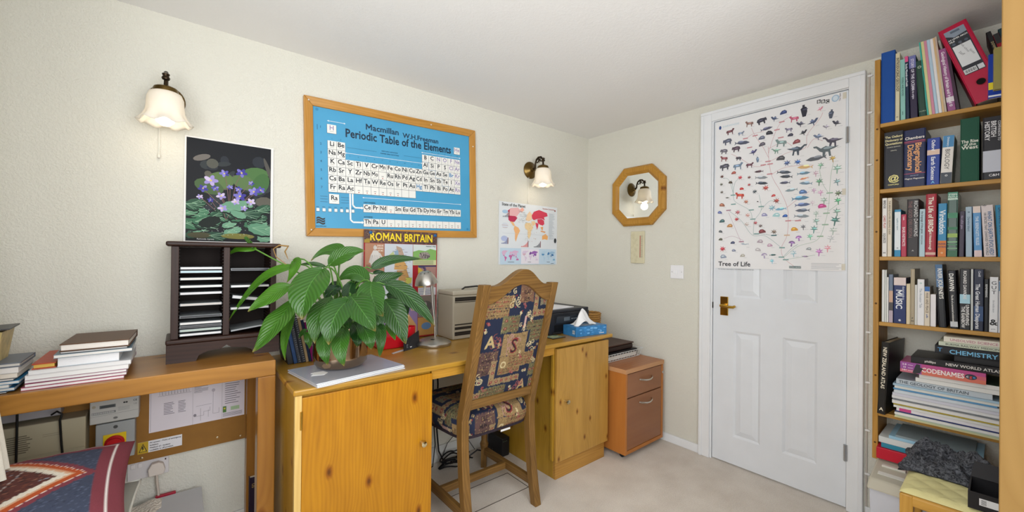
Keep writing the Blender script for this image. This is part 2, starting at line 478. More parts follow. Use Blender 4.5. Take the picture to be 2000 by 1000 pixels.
b = MB().box(-2.154, -2.136, -.57, -.03, 0, .7085).box(-1.672, -1.654, -.57, -.03, 0, .7085).box(-2.136, -1.672, -.05, -.03, .0, .7085).box(-2.136, -1.672, -.57, -.05, .06, .08).box(-2.136, -1.672, -.56, -.545, 0, .06).box(-2.136, -1.672, -.57, -.05, .69, .7085)
obj('body', b, PINE_S, cl, bevel=.0015)
d = obj('door', MB().box(-2.136, -1.653, -.588, -.5705, .07, .7), PINE_F, cl, bevel=.002)
knob(d, -1.7, -.588, .432)
for z in (.2, .625): obj('hinge', MB().tube([(-2.139, -.589, z - .03), (-2.139, -.589, z + .03)], .004, 8), M_BRASS, cl, smooth=40)
obj('stile', MB().box(-2.158, -2.1365, -.586, -.5705, .0, .7085), wood('#c9a055', '#e0bf78', 'z', 20), cl, bevel=.0015)
cr_ = thing('desk_cabinet', 'tan pine cabinet under the right end of the desk, below the tissue box', 'cabinet', (-.7, -.29, 0))
b = MB().box(-.908, -.89, -.545, -.03, 0, .7085).box(-.515, -.497, -.545, -.03, 0, .7085).box(-.89, -.515, -.05, -.03, 0, .7085).box(-.89, -.515, -.545, -.05, .085, .1).box(-.89, -.515, -.545, -.05, .69, .7085)
obj('body', b, PINE_S, cr_, bevel=.0015)
obj('plinth', MB().box(-.908, -.497, -.563, -.5455, 0, .105), wood('#97692a', '#b98a42', 'x', 20, .4, .05, 5), cr_, bevel=.0015)
obj('stile', MB().box(-.93, -.909, -.5625, -.5455, .105, .7085), PINE_S, cr_, bevel=.0015)
d = obj('door', MB().box(-.922, -.487, -.582, -.5645, .098, .697), PINE_R, cr_, bevel=.003)
knob(d, -.858, -.582, .414)

# ------------------------------------------------------------------ side table
TW = wood('#7d4f1c', '#b07c36', 'x', 12, .32, .05, 5, .3, coat=.3)
TWZ = wood('#7d4f1c', '#ab7632', 'z', 12, .32, .05, 5, .3, coat=.3)
tb = thing('console_table', 'chunky mango wood console table holding the disc rack and book piles', 'table', (-2.56, -.19, 0))
ZT = .789
obj('top', MB().box(-2.955, -2.178, -.36, -.012, ZT - .056, ZT), TW, tb, bevel=.003)
for x0 in (-2.955, -2.234):
    for y0 in (-.36, -.068):
        obj('leg', MB().box(x0, x0 + .056, y0, y0 + .056, 0, ZT - .0565), TWZ, tb, bevel=.003)

# ------------------------------------------------------------------ filing pedestal
fc = thing('filing_pedestal', 'cherry wood two drawer filing pedestal on castors in the corner', 'filing cabinet', (-.25, -.4, 0))
CH = wood('#a6622a', '#b87638', 'z', 10, .35, 0, 5, .12)
CHD = wood('#845539', '#966646', 'x', 8, .35, 0, 5, .1)
CHE = wood('#b9855a', '#c6966c', 'x', 10, .4, 0, 5, .15)
FX0, FX1, FY = -.455, -.05, -.68
b = MB().box(FX0, FX0 + .018, FY, -.12, .035, .505).box(FX1 - .018, FX1, FY, -.12, .035, .505).box(FX0 + .018, FX1 - .018, -.14, -.12, .035, .505).box(FX0 + .018, FX1 - .018, FY, -.14, .035, .055)
obj('body', b, CH, fc, bevel=.001)
obj('top', MB().box(FX0 - .003, FX1 + .003, FY - .004, -.115, .5055, .531), CHE, fc, bevel=.002)
obj('top_veneer', MB().box(FX0, FX1, FY, -.118, .5312, .5318), wood('#96582a', '#ad6d3a', 'x', 10, .3), fc)
for i, (z0, z1, hz) in enumerate(((.363, .5, .452), (.058, .356, .315))):
    d = obj('drawer', MB().box(FX0 + .021, FX1 - .021, FY + .002, FY + .03, z0, z1), CHD, fc, bevel=.001)
    hx = (FX0 + FX1) / 2 + .005
    pts = [(hx - .065 + .13 * t, FY + .002 - .026 * math.sin(math.pi * t) ** .6 if 0 < t < 1 else FY + .002, hz - .006 * math.sin(math.pi * t)) for t in [k / 10 for k in range(11)]]
    obj('handle', MB().tube(pts, .0055, 8), mat('#cfcac2', .25, 1), d, smooth=60)
obj('lock', MB().lathe([(.009, 0), (.009, .003), (.001, .003)], 14, (FX1 - .009, FY, .455), 'y'), mat('#d0d0d0', .2, 1), fc)
for x in (FX0 + .05, FX1 - .05):
    for y in (FY + .05, -.17):
        obj('castor', MB().lathe([(.001, -.012), (.018, -.012), (.018, .012), (.001, .012)], 16, (x, y, .018), 'x').box(x - .014, x + .014, y - .01, y + .01, .022, .0348), mat('#20242a', .4), fc, smooth=40)

# ------------------------------------------------------------------ pine cupboard side at the right edge
pc = thing('tall_pine_cupboard', 'tall pale pine cupboard side panel at the right edge of the room', 'cupboard', (-.9, -2.35, 0))
PW = wood('#7c5c2a', '#947340', 'z', 9, .5, .035, 3.4, .3)
obj('side_panel', MB().box(-1.1, -1.08, -2.75, -2.0665, 0, 2.085), PW, pc, bevel=.002)
obj('side_panel', MB().box(-.72, -.70, -2.75, -2.0865, 0, 2.085), PW, pc, bevel=.002)
obj('back_panel', MB().box(-1.08, -.72, -2.75, -2.735, 0, 2.085), PW, pc)
obj('shelf', MB().box(-1.08, -.72, -2.735, -2.0865, 2.06, 2.085), PW, pc)
obj('shelf', MB().box(-1.08, -.72, -2.735, -2.0865, .05, .07), PW, pc)
dd = obj('door', MB().box(-1.079, -.7, -2.086, -2.0675, .05, 2.08), PW, pc, bevel=.002)

# ------------------------------------------------------------------ woven and printed patterns painted per vertex
class Img:
    def __init__(s, w, h, base):
        s.w, s.h = w, h; s.a = np.empty((h, w, 3)); s.a[:] = srgb(base)
    def tri(s, P, col):
        c = np.array(srgb(col)); P = np.array(P, float) * [s.w, s.h]
        x0, y0 = np.maximum(np.floor(P.min(0)).astype(int), 0); x1, y1 = np.minimum(np.ceil(P.max(0)).astype(int) + 1, [s.w, s.h])
        if x1 <= x0 or y1 <= y0: return
        X, Y = np.meshgrid(np.arange(x0, x1) + .5, np.arange(y0, y1) + .5)
        (ax, ay), (bx, by), (cx, cy) = P
        d = (by - cy) * (ax - cx) + (cx - bx) * (ay - cy)
        if abs(d) < 1e-9: return
        u = ((by - cy) * (X - cx) + (cx - bx) * (Y - cy)) / d; v = ((cy - ay) * (X - cx) + (ax - cx) * (Y - cy)) / d
        s.a[y0:y1, x0:x1][(u >= -.001) & (v >= -.001) & (u + v <= 1.001)] = c
    def poly(s, P, col):
        for i in range(1, len(P) - 1): s.tri((P[0], P[i], P[i + 1]), col)
    def rect(s, x0, y0, x1, y1, col): s.poly([(x0, y0), (x1, y0), (x1, y1), (x0, y1)], col)
    def dot(s, x, y, r, col, k=6):
        ar = s.w / s.h
        s.poly([(x + r * math.cos(2 * math.pi * i / k), y + r * ar * math.sin(2 * math.pi * i / k)) for i in range(k)], col)
    def path(s, pts, r, col):
        for (a, b), (c, d) in zip(pts, pts[1:]):
            n = max(2, int(math.hypot(c - a, d - b) / r))
            for i in range(n): s.dot(a + (c - a) * i / n, b + (d - b) * i / n, r, col, 6)
    def text(s, t, x, y, size, col, bold=1, squash=1):
        v, f, w = text2d(t, size, bold, 'c', squash)
        ar = s.w / s.h
        for q in f:
            P = [(x + v[i][0], y + v[i][1] * ar) for i in q]
            s.poly(P, col)
    def sample(s, u, v):
        i = np.clip((u * s.w).astype(int), 0, s.w - 1); j = np.clip((v * s.h).astype(int), 0, s.h - 1)
        return s.a[j, i]
def tapestry():
    R = random.Random(3); I = Img(300, 420, '#16223f')
    be, rd, dk, gn, cm = '#9a7f54', '#8a2a32', '#231418', '#6f6d4c', '#d8c79b'
    def frame(x0, y0, x1, y1, c):
        I.rect(x0, y0, x1, y1, c)
        for k in range(int((x1 - x0) * (y1 - y0) * 2600)):
            I.dot(R.uniform(x0, x1), R.uniform(y0, y1), R.uniform(.004, .008), R.choice(('#7d6844', '#c2a877', '#6a3a34', '#8f7a50', '#b59a68', '#54483a')), 5)
        for k in range(int((x1 - x0) * 60) + 4):
            t = R.random(); I.dot(x0 + (x1 - x0) * t, R.choice((y0, y1)), .012, c)
    def script(x0, y0, x1, y1, c=be):
        frame(x0, y0, x1, y1, c)
        n = max(2, int((y1 - y0) / .03))
        for k in range(n):
            y = y0 + (k + .5) * (y1 - y0) / n; x = x0 + .015
            while x < x1 - .015:
                dx = R.uniform(.008, .022); I.path([(x, y - .004), (x + dx * .5, y + R.uniform(.002, .011)), (x + dx, y - .004)], .0042, R.choice((dk, rd, '#5b3a2c'))); x += dx + R.choice((.004, .004, .012))
            I.path([(x0, y - .014), (x1, y - .014)], .003, '#6d5436')
    def flor(x0, y0, x1, y1, c='#9c8460'):
        frame(x0, y0, x1, y1, c)
        L = max(x1 - x0, (y1 - y0) * 1.4); n = max(2, int(L / .075))
        for k in range(n):
            t = (k + .5) / n
            x, y = (x0 + (x1 - x0) * t, (y0 + y1) / 2) if x1 - x0 > (y1 - y0) * 1.2 else ((x0 + x1) / 2, y0 + (y1 - y0) * t)
            for j in range(8):
                a = j * math.pi / 4; I.path([(x, y), (x + .026 * math.cos(a), y + .018 * math.sin(a))], .005, rd)
            I.dot(x, y, .007, cm)
    def lets(x0, y0, x1, y1, rows, c='#7d5a46'):
        frame(x0, y0, x1, y1, c); n = len(rows)
        for k, t in enumerate(rows): I.text(t, (x0 + x1) / 2, y1 - (k + .85) * (y1 - y0) / n, (y1 - y0) / n * .95 * 1.2, dk, 1, .8); 
    def scroll(x, y, r, c=cm, k=3):
        for j in range(k):
            a0 = R.uniform(0, 6.28); s = R.choice((-1, 1)); cx, cy = x + R.uniform(-r, r), y + R.uniform(-r, r) * .9
            I.path([(cx + r * .75 * (1 - t) * math.cos(a0 + s * 8 * t), cy + r * .55 * (1 - t) * math.sin(a0 + s * 8 * t)) for t in [i / 14 for i in range(15)]], .0055, c)
        I.dot(x, y, .012, rd)
    script(-.02, .80, .42, .90); script(-.02, .72, .36, .79)
    lets(.50, .84, .74, 1.02, ['VHO', 'RSAT', 'SEPI']); scroll(.44, .9, .05); scroll(.45, .8, .06)
    flor(.76, .72, .84, .95); flor(.76, .70, 1.02, .755); flor(.88, .80, 1.02, .92, '#83806a')
    flor(.28, .58, .40, .72, gn); script(.40, .58, .56, .72, gn); I.text('I', .66, .60, .22, '#c9a6a0', 1); scroll(.68, .7, .05); scroll(.63, .62, .04)
    I.text('A', .15, .46, .21, '#c2ac7a', 1); scroll(.2, .5, .07, '#8a4a48', 4); I.text('A', .15, .46, .21, '#c2ac7a', 1)
    frame(.34, .37, .74, .56, '#9a7f56'); scroll(.52, .47, .09, '#b58a86', 5); I.text('S', .54, .385, .27, rd, 1); I.text('S', .535, .39, .24, dk, 0)
    script(.70, .58, 1.02, .66, gn); script(.78, .47, 1.02, .58, gn); scroll(.82, .40, .06, cm, 4)
    lets(-.02, .22, .30, .42, ['ELLE', 'HOMIS', 'SAT', 'ERU'], '#5d4340'); flor(.22, .12, .30, .33)
    frame(.34, .24, .48, .36, be); I.text('Q', .41, .255, .12, cm, 1); script(.48, .25, .92, .37); script(.34, .20, .70, .25)
    flor(.22, .115, .72, .165); scroll(.08, .16, .06, cm, 4); script(.10, -.02, .52, .09, gn); flor(-.02, .0, .12, .06)
    I.text('A', .80, .01, .19, '#c2ac7a', 1); scroll(.72, .06, .06, '#a8605c', 4); flor(.88, .13, 1.02, .24, gn); flor(.93, .0, 1.02, .10, gn); scroll(.95, .3, .04)
    for x, y in ((.04, .62), (.06, .68), (.3, .5), (.27, .46), (.62, .8), (.58, .76), (.78, .66), (.66, .36), (.7, .33), (.95, .4), (.1, .95), (.2, .93), (.3, .95), (.56, .2), (.8, .2), (.15, .1), (.6, .03)): scroll(x, y, .028, R.choice((cm, '#b8a070', '#a8605c')), 2)
    return I
TAP = tapestry()
M_TAP = vcol_mat('woven_tapestry', .85, .5, 1100, speck=.55)

# ------------------------------------------------------------------ chair
OAK = wood('#533818', '#876434', 'z', 26, .45, 0, 5, .5)
OAKX = wood('#533818', '#876434', 'x', 26, .45, 0, 5, .5)
OAKY = wood('#533818', '#805e30', 'y', 26, .45, 0, 5, .5)
ch = thing('dining_chair', 'tall oak dining chair with tapestry back and seat, pushed under the desk', 'chair', (-1.322, -.4, 0))
CX, HW = -1.322, .2085
def backy(z):
    if z > .48: return -.60 - .15 * ((z - .48) / .58)
    return -.60 - .055 * ((.48 - z) / .48) ** 2
def post(s):
    m = MB(); zs = [0, .1, .2, .3, .4, .48, .56, .7, .85, 1.0, 1.066]
    def ring(z):
        y = backy(z); a = .044 if z > .48 else .044 - .006 * (1 - z / .48)
        xo = CX + s * HW; xi = CX + s * (HW - .036)
        return [(xo, y - a / 2, z), (xi, y - a / 2, z), (xi, y + a / 2, z), (xo, y + a / 2, z)]
    for z in zs: m.v += ring(z)
    n = len(zs)
    m.f = [(4 * i + k, 4 * i + (k + 1) % 4, 4 * i + 4 + (k + 1) % 4, 4 * i + 4 + k) for i in range(n - 1) for k in range(4)] + [(3, 2, 1, 0), (4 * n - 4, 4 * n - 3, 4 * n - 2, 4 * n - 1)]
    return m
for s in (-1, 1): obj('back_leg', post(s), OAK, ch, bevel=.003)
def arch(t):      # t -1..1 : crest outline
    a = abs(t)
    return 1.128 - .068 * (1 - math.cos(min(1, a / .82) * math.pi)) / 2
m = MB(); n = 24; XI = HW - .036
pts = [-1 + 2 * i / n for i in range(n + 1)]
for t in pts:
    zt = arch(t); zb = 1.062 - .078 * (1 - math.cos(min(1, abs(t)) * math.pi)) / 2
    for z, dy in ((zb, -.019), (zt, -.019), (zt, .019), (zb, .019)):
        m.v.append((CX + t * XI, backy(z) + dy, z))
m.f = [(4 * i + k, 4 * i + (k + 1) % 4, 4 * i + 4 + (k + 1) % 4, 4 * i + 4 + k) for i in range(n) for k in range(4)] + [(3, 2, 1, 0), (4 * n, 4 * n + 1, 4 * n + 2, 4 * n + 3)]
obj('crest_rail', m, OAKX, ch, smooth=40, bevel=.002)
m = MB()
for x in (CX - XI, CX + XI):
    for z, dy in ((.522, -.017), (.565, -.017), (.565, .017), (.522, .017)): m.v.append((x, backy(z) + dy, z))
m.f = [(0, 1, 2, 3), (7, 6, 5, 4)] + [(k, (k + 1) % 4, 4 + (k + 1) % 4, 4 + k) for k in range(4)]
obj('back_rail', m, OAKX, ch, bevel=.002)
# upholstered back
def back_panel():
    nu, nv = 150, 210; m = MB(); cols = []
    for side, dy in ((0, -.006), (1, .022)):
        k0 = len(m.v)
        for j in range(nv):
            for i in range(nu):
                t = -1 + 2 * i / (nu - 1); v = j / (nv - 1)
                ztop = 1.064 - .078 * (1 - math.cos(min(1, abs(t)) * math.pi)) / 2
                z = .56 + (ztop - .56) * v
                bul = (1 - t ** 4) * (1 - (2 * v - 1) ** 6)
                m.v.append((CX + t * XI * .998, backy(z) + dy + (-.008 if side == 0 else .014) * bul, z))
                cols.append(((t + 1) / 2, (z - .56) / .505))
        q = [(k0 + j * nu + i, k0 + j * nu + i + 1, k0 + (j + 1) * nu + i + 1, k0 + (j + 1) * nu + i) for j in range(nv - 1) for i in range(nu - 1)]
        m.f += q if side == 0 else [f[::-1] for f in q]
    c = np.array(cols); m.c = TAP.sample(c[:, 0], c[:, 1]); return m
obj('back_upholstery', back_panel(), M_TAP, ch, smooth=60, fix=False)
# seat
def seat_dense():
    m = MB(); nu, nv = 170, 190; cols = []
    # a rounded cushion top and its sides as one height field wrapped over the edge
    for j in range(nv):
        for i in range(nu):
            a, b = -1 + 2 * i / (nu - 1), -1 + 2 * j / (nv - 1)
            A, B = a * 1.36, b * 1.36
            fa, fb = max(-1, min(1, A)), max(-1, min(1, B))
            ex = max(abs(A) - 1, abs(B) - 1, 0) / .36          # 0 on top, 1 at the bottom edge
            hx, hy = .21 + .02 * fb, .205
            rx, ry = fa, fb
            k = (abs(fa) ** 7 + abs(fb) ** 7) ** (1 / 7)
            mx = max(abs(fa), abs(fb), 1e-6)
            if k > 0: rx, ry = fa * mx / k, fb * mx / k
            dome = 1 - min(1, k) ** 5 * .0
            z = .507 - .022 * max(0, (mx - .6) / .4) ** 2.2 - .094 * ex - (.0 if ex == 0 else 0)
            puff = .012 * math.sin(math.pi * min(1, ex * 1.05)) if ex > 0 else 0
            px = CX + rx * (hx + puff); py = -.397 + ry * (hy + puff)
            m.v.append((px, py, z)); cols.append(((a * .5 + .5), (b * .5 + .5)))
    m.f = [(j * nu + i, j * nu + i + 1, (j + 1) * nu + i + 1, (j + 1) * nu + i) for j in range(nv - 1) for i in range(nu - 1)]
    c = np.array(cols); m.c = TAP.sample(np.mod(c[:, 0] * 1.5 + .62, 1.), np.mod(c[:, 1] * 1.1 + .28, 1.)); return m
obj('seat', seat_dense(), M_TAP, ch, smooth=60, fix=False)
tr = MB(); n = 60
def rim(z, e):
    out = []
    for i in range(n):
        a = 2 * math.pi * i / n; c, s = math.cos(a), math.sin(a); r = 1 / (abs(c) ** 7 + abs(s) ** 7) ** (1 / 7)
        out.append((CX + r * c * (.21 + .02 * r * s + e), -.397 + r * s * (.205 + e), z))
    return out
tr.v = rim(.385, .001) + rim(.398, .003)
tr.f = [(k, (k + 1) % n, n + (k + 1) % n, n + k) for k in range(n)] + [tuple(range(n))[::-1], tuple(range(n, 2 * n))]
obj('braid_trim', tr, mat('#3a2f3a', .8, bump=.8, bscale=400, var=.6, vscale=160), ch, smooth=60)
obj('maker_tag', MB().box(-1.31, -1.255, -.607, -.606, .376, .385), mat('#e8e8e6', .6), ch)
for s in (-1, 1):
    x = CX + s * .2
    m = MB().lathe([(.021, .0), (.021, .10)], 4, (x, -.215, 0)).lathe([(.018, .10), (.024, .13), (.016, .15), (.019, .2), (.023, .24), (.017, .27), (.022, .29), (.022, .388)], 16, (x, -.215, 0))
    obj('front_leg', m, OAK, ch, smooth=40)
    obj('side_stretcher', MB().box(x - .011, x + .011, -.628, -.232, .075, .113), OAKY, ch, bevel=.002)
obj('cross_stretcher', MB().box(CX - .188, CX + .188, -.425, -.403, .077, .111), OAKX, ch, bevel=.002)

# ------------------------------------------------------------------ wall lamps
M_BRONZE = mat('#3a2f22', .32, .85); M_OLDB = mat('#6d5832', .28, 1)
def shade_mat():
    mt, nt, b = new_mat('frosted_glass_shade')
    tr_ = nt.nodes.new('ShaderNodeBsdfTranslucent'); tr_.inputs[0].default_value = (1, .95, .86, 1)
    b.inputs['Base Color'].default_value = (.93, .9, .84, 1); b.inputs['Roughness'].default_value = .25
    mx = nt.nodes.new('ShaderNodeMixShader'); mx.inputs[0].default_value = .35
    nt.links.new(b.outputs[0], mx.inputs[1]); nt.links.new(tr_.outputs[0], mx.inputs[2])
    nt.links.new(mx.outputs[0], nt.nodes['Material Output'].inputs[0]); return mt
M_SHADE = shade_mat()
def sconce(label, x, z):
    t = thing('wall_lamp', label, 'wall lamp', (x, 0, z), 'bell shade wall lamps')
    P = lambda a, b, c: (x + a, b, z + c)
    obj('backplate', MB().lathe([(.058, .001), (.058, .006), (.052, .012), (.034, .018), (.028, .024), (.018, .028), (.012, .04), (.0005, .042)], 32, (x, 0, z), 'y'), M_OLDB, t, smooth=40)
    ar = MB().tube([P(0, -.038, 0), P(0, -.052, .012), P(0, -.056, .04), P(0, -.066, .062), P(0, -.085, .074), P(0, -.108, .072), P(0, -.124, .056), P(0, -.13, .03), P(0, -.13, .012)], [.007, .007, .006, .0065, .007, .007, .0065, .006, .007], 10)
    ar.tube([P(0, -.058, .045), P(0, -.075, .04), P(0, -.086, .05), P(0, -.08, .062)], [.004, .004, .004, .002], 8)
    ar.tube([P(0, -.124, .05), P(0, -.108, .044), P(0, -.1, .054), P(0, -.106, .064)], [.004, .004, .004, .002], 8)
    ar.tube([P(0, -.088, .07), P(0, -.092, .055), P(0, -.09, .036)], [.005, .006, .002], 8)
    ar.lathe([(.011, .04), (.013, .046), (.009, .052), (.012, .06), (.002, .066)], 10, (x, -.13, z))
    obj('scroll_arm', ar, M_BRONZE, t, smooth=50)
    obj('gallery', MB().lathe([(.004, .016), (.02, .015), (.034, .008), (.037, .0), (.037, -.008), (.033, -.009)], 28, (x, -.13, z)), M_OLDB, t, smooth=40)
    prof = [(.034, -.006), (.046, -.012), (.053, -.03), (.054, -.055), (.056, -.08), (.062, -.098), (.071, -.112), (.079, -.12)]
    nn = 48; m = MB()
    for r, dz in prof:
        k = max(0, (-dz - .07) / .05)
        for i in range(nn):
            a = 2 * math.pi * i / nn; rr = r + .004 * k * math.cos(8 * a)
            m.v.append((x + rr * math.cos(a), -.13 + rr * math.sin(a), z + dz + .005 * k * math.cos(8 * a)))
    m.f = [(i * nn + k, i * nn + (k + 1) % nn, (i + 1) * nn + (k + 1) % nn, (i + 1) * nn + k) for i in range(len(prof) - 1) for k in range(nn)]
    so = obj('bell_shade', m, M_SHADE, t, smooth=60)
    sd = so.modifiers.new('glass_thickness', 'SOLIDIFY'); sd.thickness = .002
    obj('bulb', MB().lathe([(.012, -.03), (.016, -.05), (.026, -.075), (.030, -.095), (.026, -.115), (.014, -.127), (.001, -.13)], 20, (x, -.13, z)), mat('#fff2dc', .4, emit=3.2), t, smooth=60)
    cd = obj('pull_cord', MB().tube([(x - .02, -.012, z - .05), (x - .02, -.012, z - .21)], .0012, 6), mat('#efece4', .5), t)
    obj('cord_end', MB().lathe([(.001, 0), (.004, -.004), (.005, -.016), (.002, -.018)], 10, (x - .02, -.012, z - .21)), mat('#e4e0d6', .4), cd)
    l = bpy.data.lights.new('bulb_light', 'POINT'); l.energy = .22; l.color = (1, .82, .58); l.shadow_soft_size = .03
    lo = bpy.data.objects.new('bulb_light', l); lo.location = (0, -.13, -.155); COL.objects.link(lo); lo.parent = t
sconce('brass wall lamp with frosted bell shade above the flower poster', -2.503, 1.772)
sconce('brass wall lamp with frosted bell shade above the world map poster', -.606, 1.774)

# ------------------------------------------------------------------ mirror, plaque, switch
mr = thing('octagonal_mirror', 'octagonal pine framed mirror on the wall left of the door', 'mirror', (-.015, -.457, 1.4))
def octo(hy, hz, c, x, cy=-.457, cz=1.61):
    return [(x, cy + a, cz + b) for a, b in ((hy, -hz + c), (hy, hz - c), (hy - c, hz), (-hy + c, hz), (-hy, hz - c), (-hy, -hz + c), (-hy + c, -hz), (hy - c, -hz))]
m = MB(); layers = [(.208, .205, .098, -.001), (.208, .205, .098, -.022), (.196, .193, .092, -.034), (.17, .167, .078, -.034), (.158, .155, .072, -.022), (.152, .149, .069, -.014)]
for hy, hz, c, x in layers: m.v += octo(hy, hz, c, x)
m.f = [(i * 8 + k, i * 8 + (k + 1) % 8, i * 8 + 8 + (k + 1) % 8, i * 8 + 8 + k) for i in range(len(layers) - 1) for k in range(8)]
obj('frame', m, wood('#9c6a1f', '#c08e3c', 'z', 20, .35, .05, 8), mr)
obj('glass', MB().add(octo(.153, .150, .0695, -.0145), [tuple(range(8))]), mat('#f4f6f5', .01, 1), mr)
pl = thing('thermometer_plaque', 'small cream relief plaque with thermometer hanging under the mirror', 'plaque', (-.01, -.455, 1.145))
M_CREAM = mat('#d9d2b4', .6, bump=.2, bscale=200)
obj('slab', MB().box(-.012, -.001, -.402, -.508, 1.145, 1.366), M_CREAM, pl, bevel=.003)
R = random.Random(5)
m = MB()
for k in range(26):
    y = -.412 - R.random() * .042; z = 1.155 + .2 * k / 26; a0 = R.random() * 6
    for j in range(5):
        a = a0 + j * 1.2566; m.lathe([(.0005, 0), (.0045, .002), (.003, .005), (.0005, .006)], 6, (-.013, y + .006 * math.cos(a), z + .006 * math.sin(a)), 'x', caps=False)
obj('flower_relief', m, mat('#c9c19e', .6), pl)
m = MB().tube([(-.0135, -.478, 1.185), (-.0135, -.478, 1.335)], .0025, 6)
obj('thermometer_tube', m, mat('#b04a3a', .3), pl)
p = Print((-.0125, -.402, 1.145), (0, -1, 0), (0, 0, 1))
for k in range(20): p.rect(.081, .04 + k * .0078, .095, .0415 + k * .0078, '#3a3526')
p.build('scale_marks', pl)
sw = thing('light_switch', 'white twin light switch on the wall beside the door', 'light switch', (-.005, -.742, 1.05))
obj('plate', MB().box(-.008, -.0005, -.698, -.786, 1.052, 1.138), mat('#f1f1f4', .25), sw, bevel=.003)
for y in (-.728, -.744): obj('rocker', MB().hexa([(-.008, y - .006, 1.083), (-.008, y + .006, 1.083), (-.008, y + .006, 1.107), (-.008, y - .006, 1.107), (-.013, y - .006, 1.083), (-.013, y + .006, 1.083), (-.010, y + .006, 1.107), (-.010, y - .006, 1.107)]), mat('#f6f6f8', .2), sw)
for y in (-.71, -.774): obj('screw', MB().lathe([(.003, 0), (.003, -.0015), (.0003, -.002)], 10, (-.008, y, 1.095), 'x'), mat('#c8c8c8', .3, 1), sw)

# ------------------------------------------------------------------ periodic table in its pine frame (hangs slightly askew)
pt = thing('framed_periodic_table', 'pine framed blue periodic table poster on the wall above the plant', 'framed poster')
FRW = wood('#a5701f', '#c8934a', 'x', 26, .35, 0, 5, .4, coat=.3); FRWZ = wood('#a5701f', '#c8934a', 'z', 26, .35, 0, 5, .4, coat=.3)
hw, hh, fwid = .4755, .326, .04
def mitre(p0, p1, q1, q0):        # outer edge p0-p1, inner edge q0-q1, in x,z
    mm = MB()
    mm.hexa([(p0[0], -.001, p0[1]), (p1[0], -.001, p1[1]), (q1[0], -.001, q1[1]), (q0[0], -.001, q0[1]), (p0[0], -.022, p0[1]), (p1[0], -.022, p1[1]), (q1[0], -.015, q1[1]), (q0[0], -.015, q0[1])]); return mm
O = [(-hw, -hh), (hw, -hh), (hw, hh), (-hw, hh)]; Q = [(-hw + fwid, -hh + fwid), (hw - fwid, -hh + fwid), (hw - fwid, hh - fwid), (-hw + fwid, hh - fwid)]
for i in range(4):
    j = (i + 1) % 4
    obj('frame_rail', mitre(O[i], O[j], Q[j], Q[i]), FRW if i % 2 == 0 else FRWZ, pt, bevel=.003)
BW, BH = hw - fwid, hh - fwid
obj('poster_sheet', MB().box(-BW, BW, -.008, -.004, -BH, BH), mat('#4fa3cf', .35, var=.08, vscale=5, coat=.15), pt)
p = Print((-BW, -.008, -BH), (1, 0, 0), (0, 0, 1))
W_, H_ = 2 * BW, 2 * BH
INK = '#12202c'
p.text('Macmillan', .335, .505, .042, '#14304a', 1, squash=1.05); p.text('W.H.Freeman', .555, .497, .036, '#14304a', 1, squash=1.05)
p.text('Periodic Table of the Elements', .445, .452, .058, '#10263c', 1, fit=.6)
x0, cw, y0, chh = .062, .0413, .422, .0413
rows = {2: {1: 'Li', 2: 'Be', 13: 'B', 14: 'C', 15: '*N', 16: '*O', 17: '*F', 18: '*Ne'},
        3: {1: 'Na', 2: 'Mg', 13: 'Al', 14: 'Si', 15: 'P', 16: 'S', 17: '*Cl', 18: '*Ar'},
        4: dict(enumerate('K Ca Sc Ti V Cr Mn Fe Co Ni Cu Zn Ga Ge As Se +Br *Kr'.split(), 1)),
        5: dict(enumerate('Rb Sr Y Zr Nb Mo # Ru Rh Pd Ag Cd In Sn Sb Te I *Xe'.split(), 1)),
        6: dict(enumerate('Cs Ba La Hf Ta W Re Os Ir Pt Au +Hg Tl Pb Bi Po At *Rn'.split(), 1)),
        7: dict(enumerate('Fr Ra Ac # # # # # # _ _'.split(), 1))}
def cell(cx, cy, s, k=1.):
    a = cw * .48 * k
    p.lay = 1; p.rect(cx - a - .0012, cy - a - .0018, cx + a + .0012, cy + a, '#5a6268')
    p.lay = 2; p.rect(cx - a, cy - a, cx + a, cy + a, '#ecebe6')
    p.lay = 3
    col = INK
    if s[0] == '*': col = '#9a8cb4'; s = s[1:]
    elif s[0] == '+': col = '#2f7db4'; s = s[1:]
    if s == '#':
        p.rect(cx - .006, cy - .004, cx + .006, cy - .001, '#8a8a8a'); p.ell(cx, cy - .012, .003, .003, '#b03a30', 6)
    elif s != '_':
        p.text(s, cx, cy - .005, .031, col, 1, fit=cw * .82)
        p.rect(cx - .010, cy - .0125, cx + .010, cy - .0105, '#a9a9a4')
for r, d in rows.items():
    for c, s in d.items(): cell(x0 + (c - .5) * cw, y0 - (r - 1.5) * chh, s)
    p.lay = 1; p.text(str(r), x0 - .03, y0 - (r - 1.5) * chh - .006, .016, '#20486a')
p.lay = 1; p.text('1', x0 - .03, .475, .016, '#20486a'); p.rect(x0 - .045, .465, x0 - .043, .49, '#20486a')
cell(x0 + .5 * cw, .478, '*H', 1.05); cell(x0 + 17.5 * cw, .472, '*He', 1.0)
for yy, names in ((.105, 'Ce Pr Nd # Sm Eu Gd Tb Dy Ho Er Tm Yb Lu'), (.032, 'Th Pa U # # # # # # # # # # #')):
    for k, s in enumerate(names.split()): cell(x0 + (4.5 + k) * cw, yy, s)
p.lay = 1
p.text('LANTHANIDES', x0 + 4.05 * cw, .131, .009, INK, 1, 'l'); p.text('ACTINIDES', x0 + 4.05 * cw, .058, .009, INK, 1, 'l')
for dx, yy in ((2.75, .105), (2.45, .032)):
    xs = x0 + dx * cw
    p.lay = 1; p.line([(xs, y0 - 6 * chh + .004), (xs, yy + .012), (xs + .012, yy), (x0 + 3.85 * cw, yy)], .0075, '#f2f2f0')
    p.poly([(x0 + 3.8 * cw, yy + .008), (x0 + 4.02 * cw, yy), (x0 + 3.8 * cw, yy - .008)], '#f2f2f0')
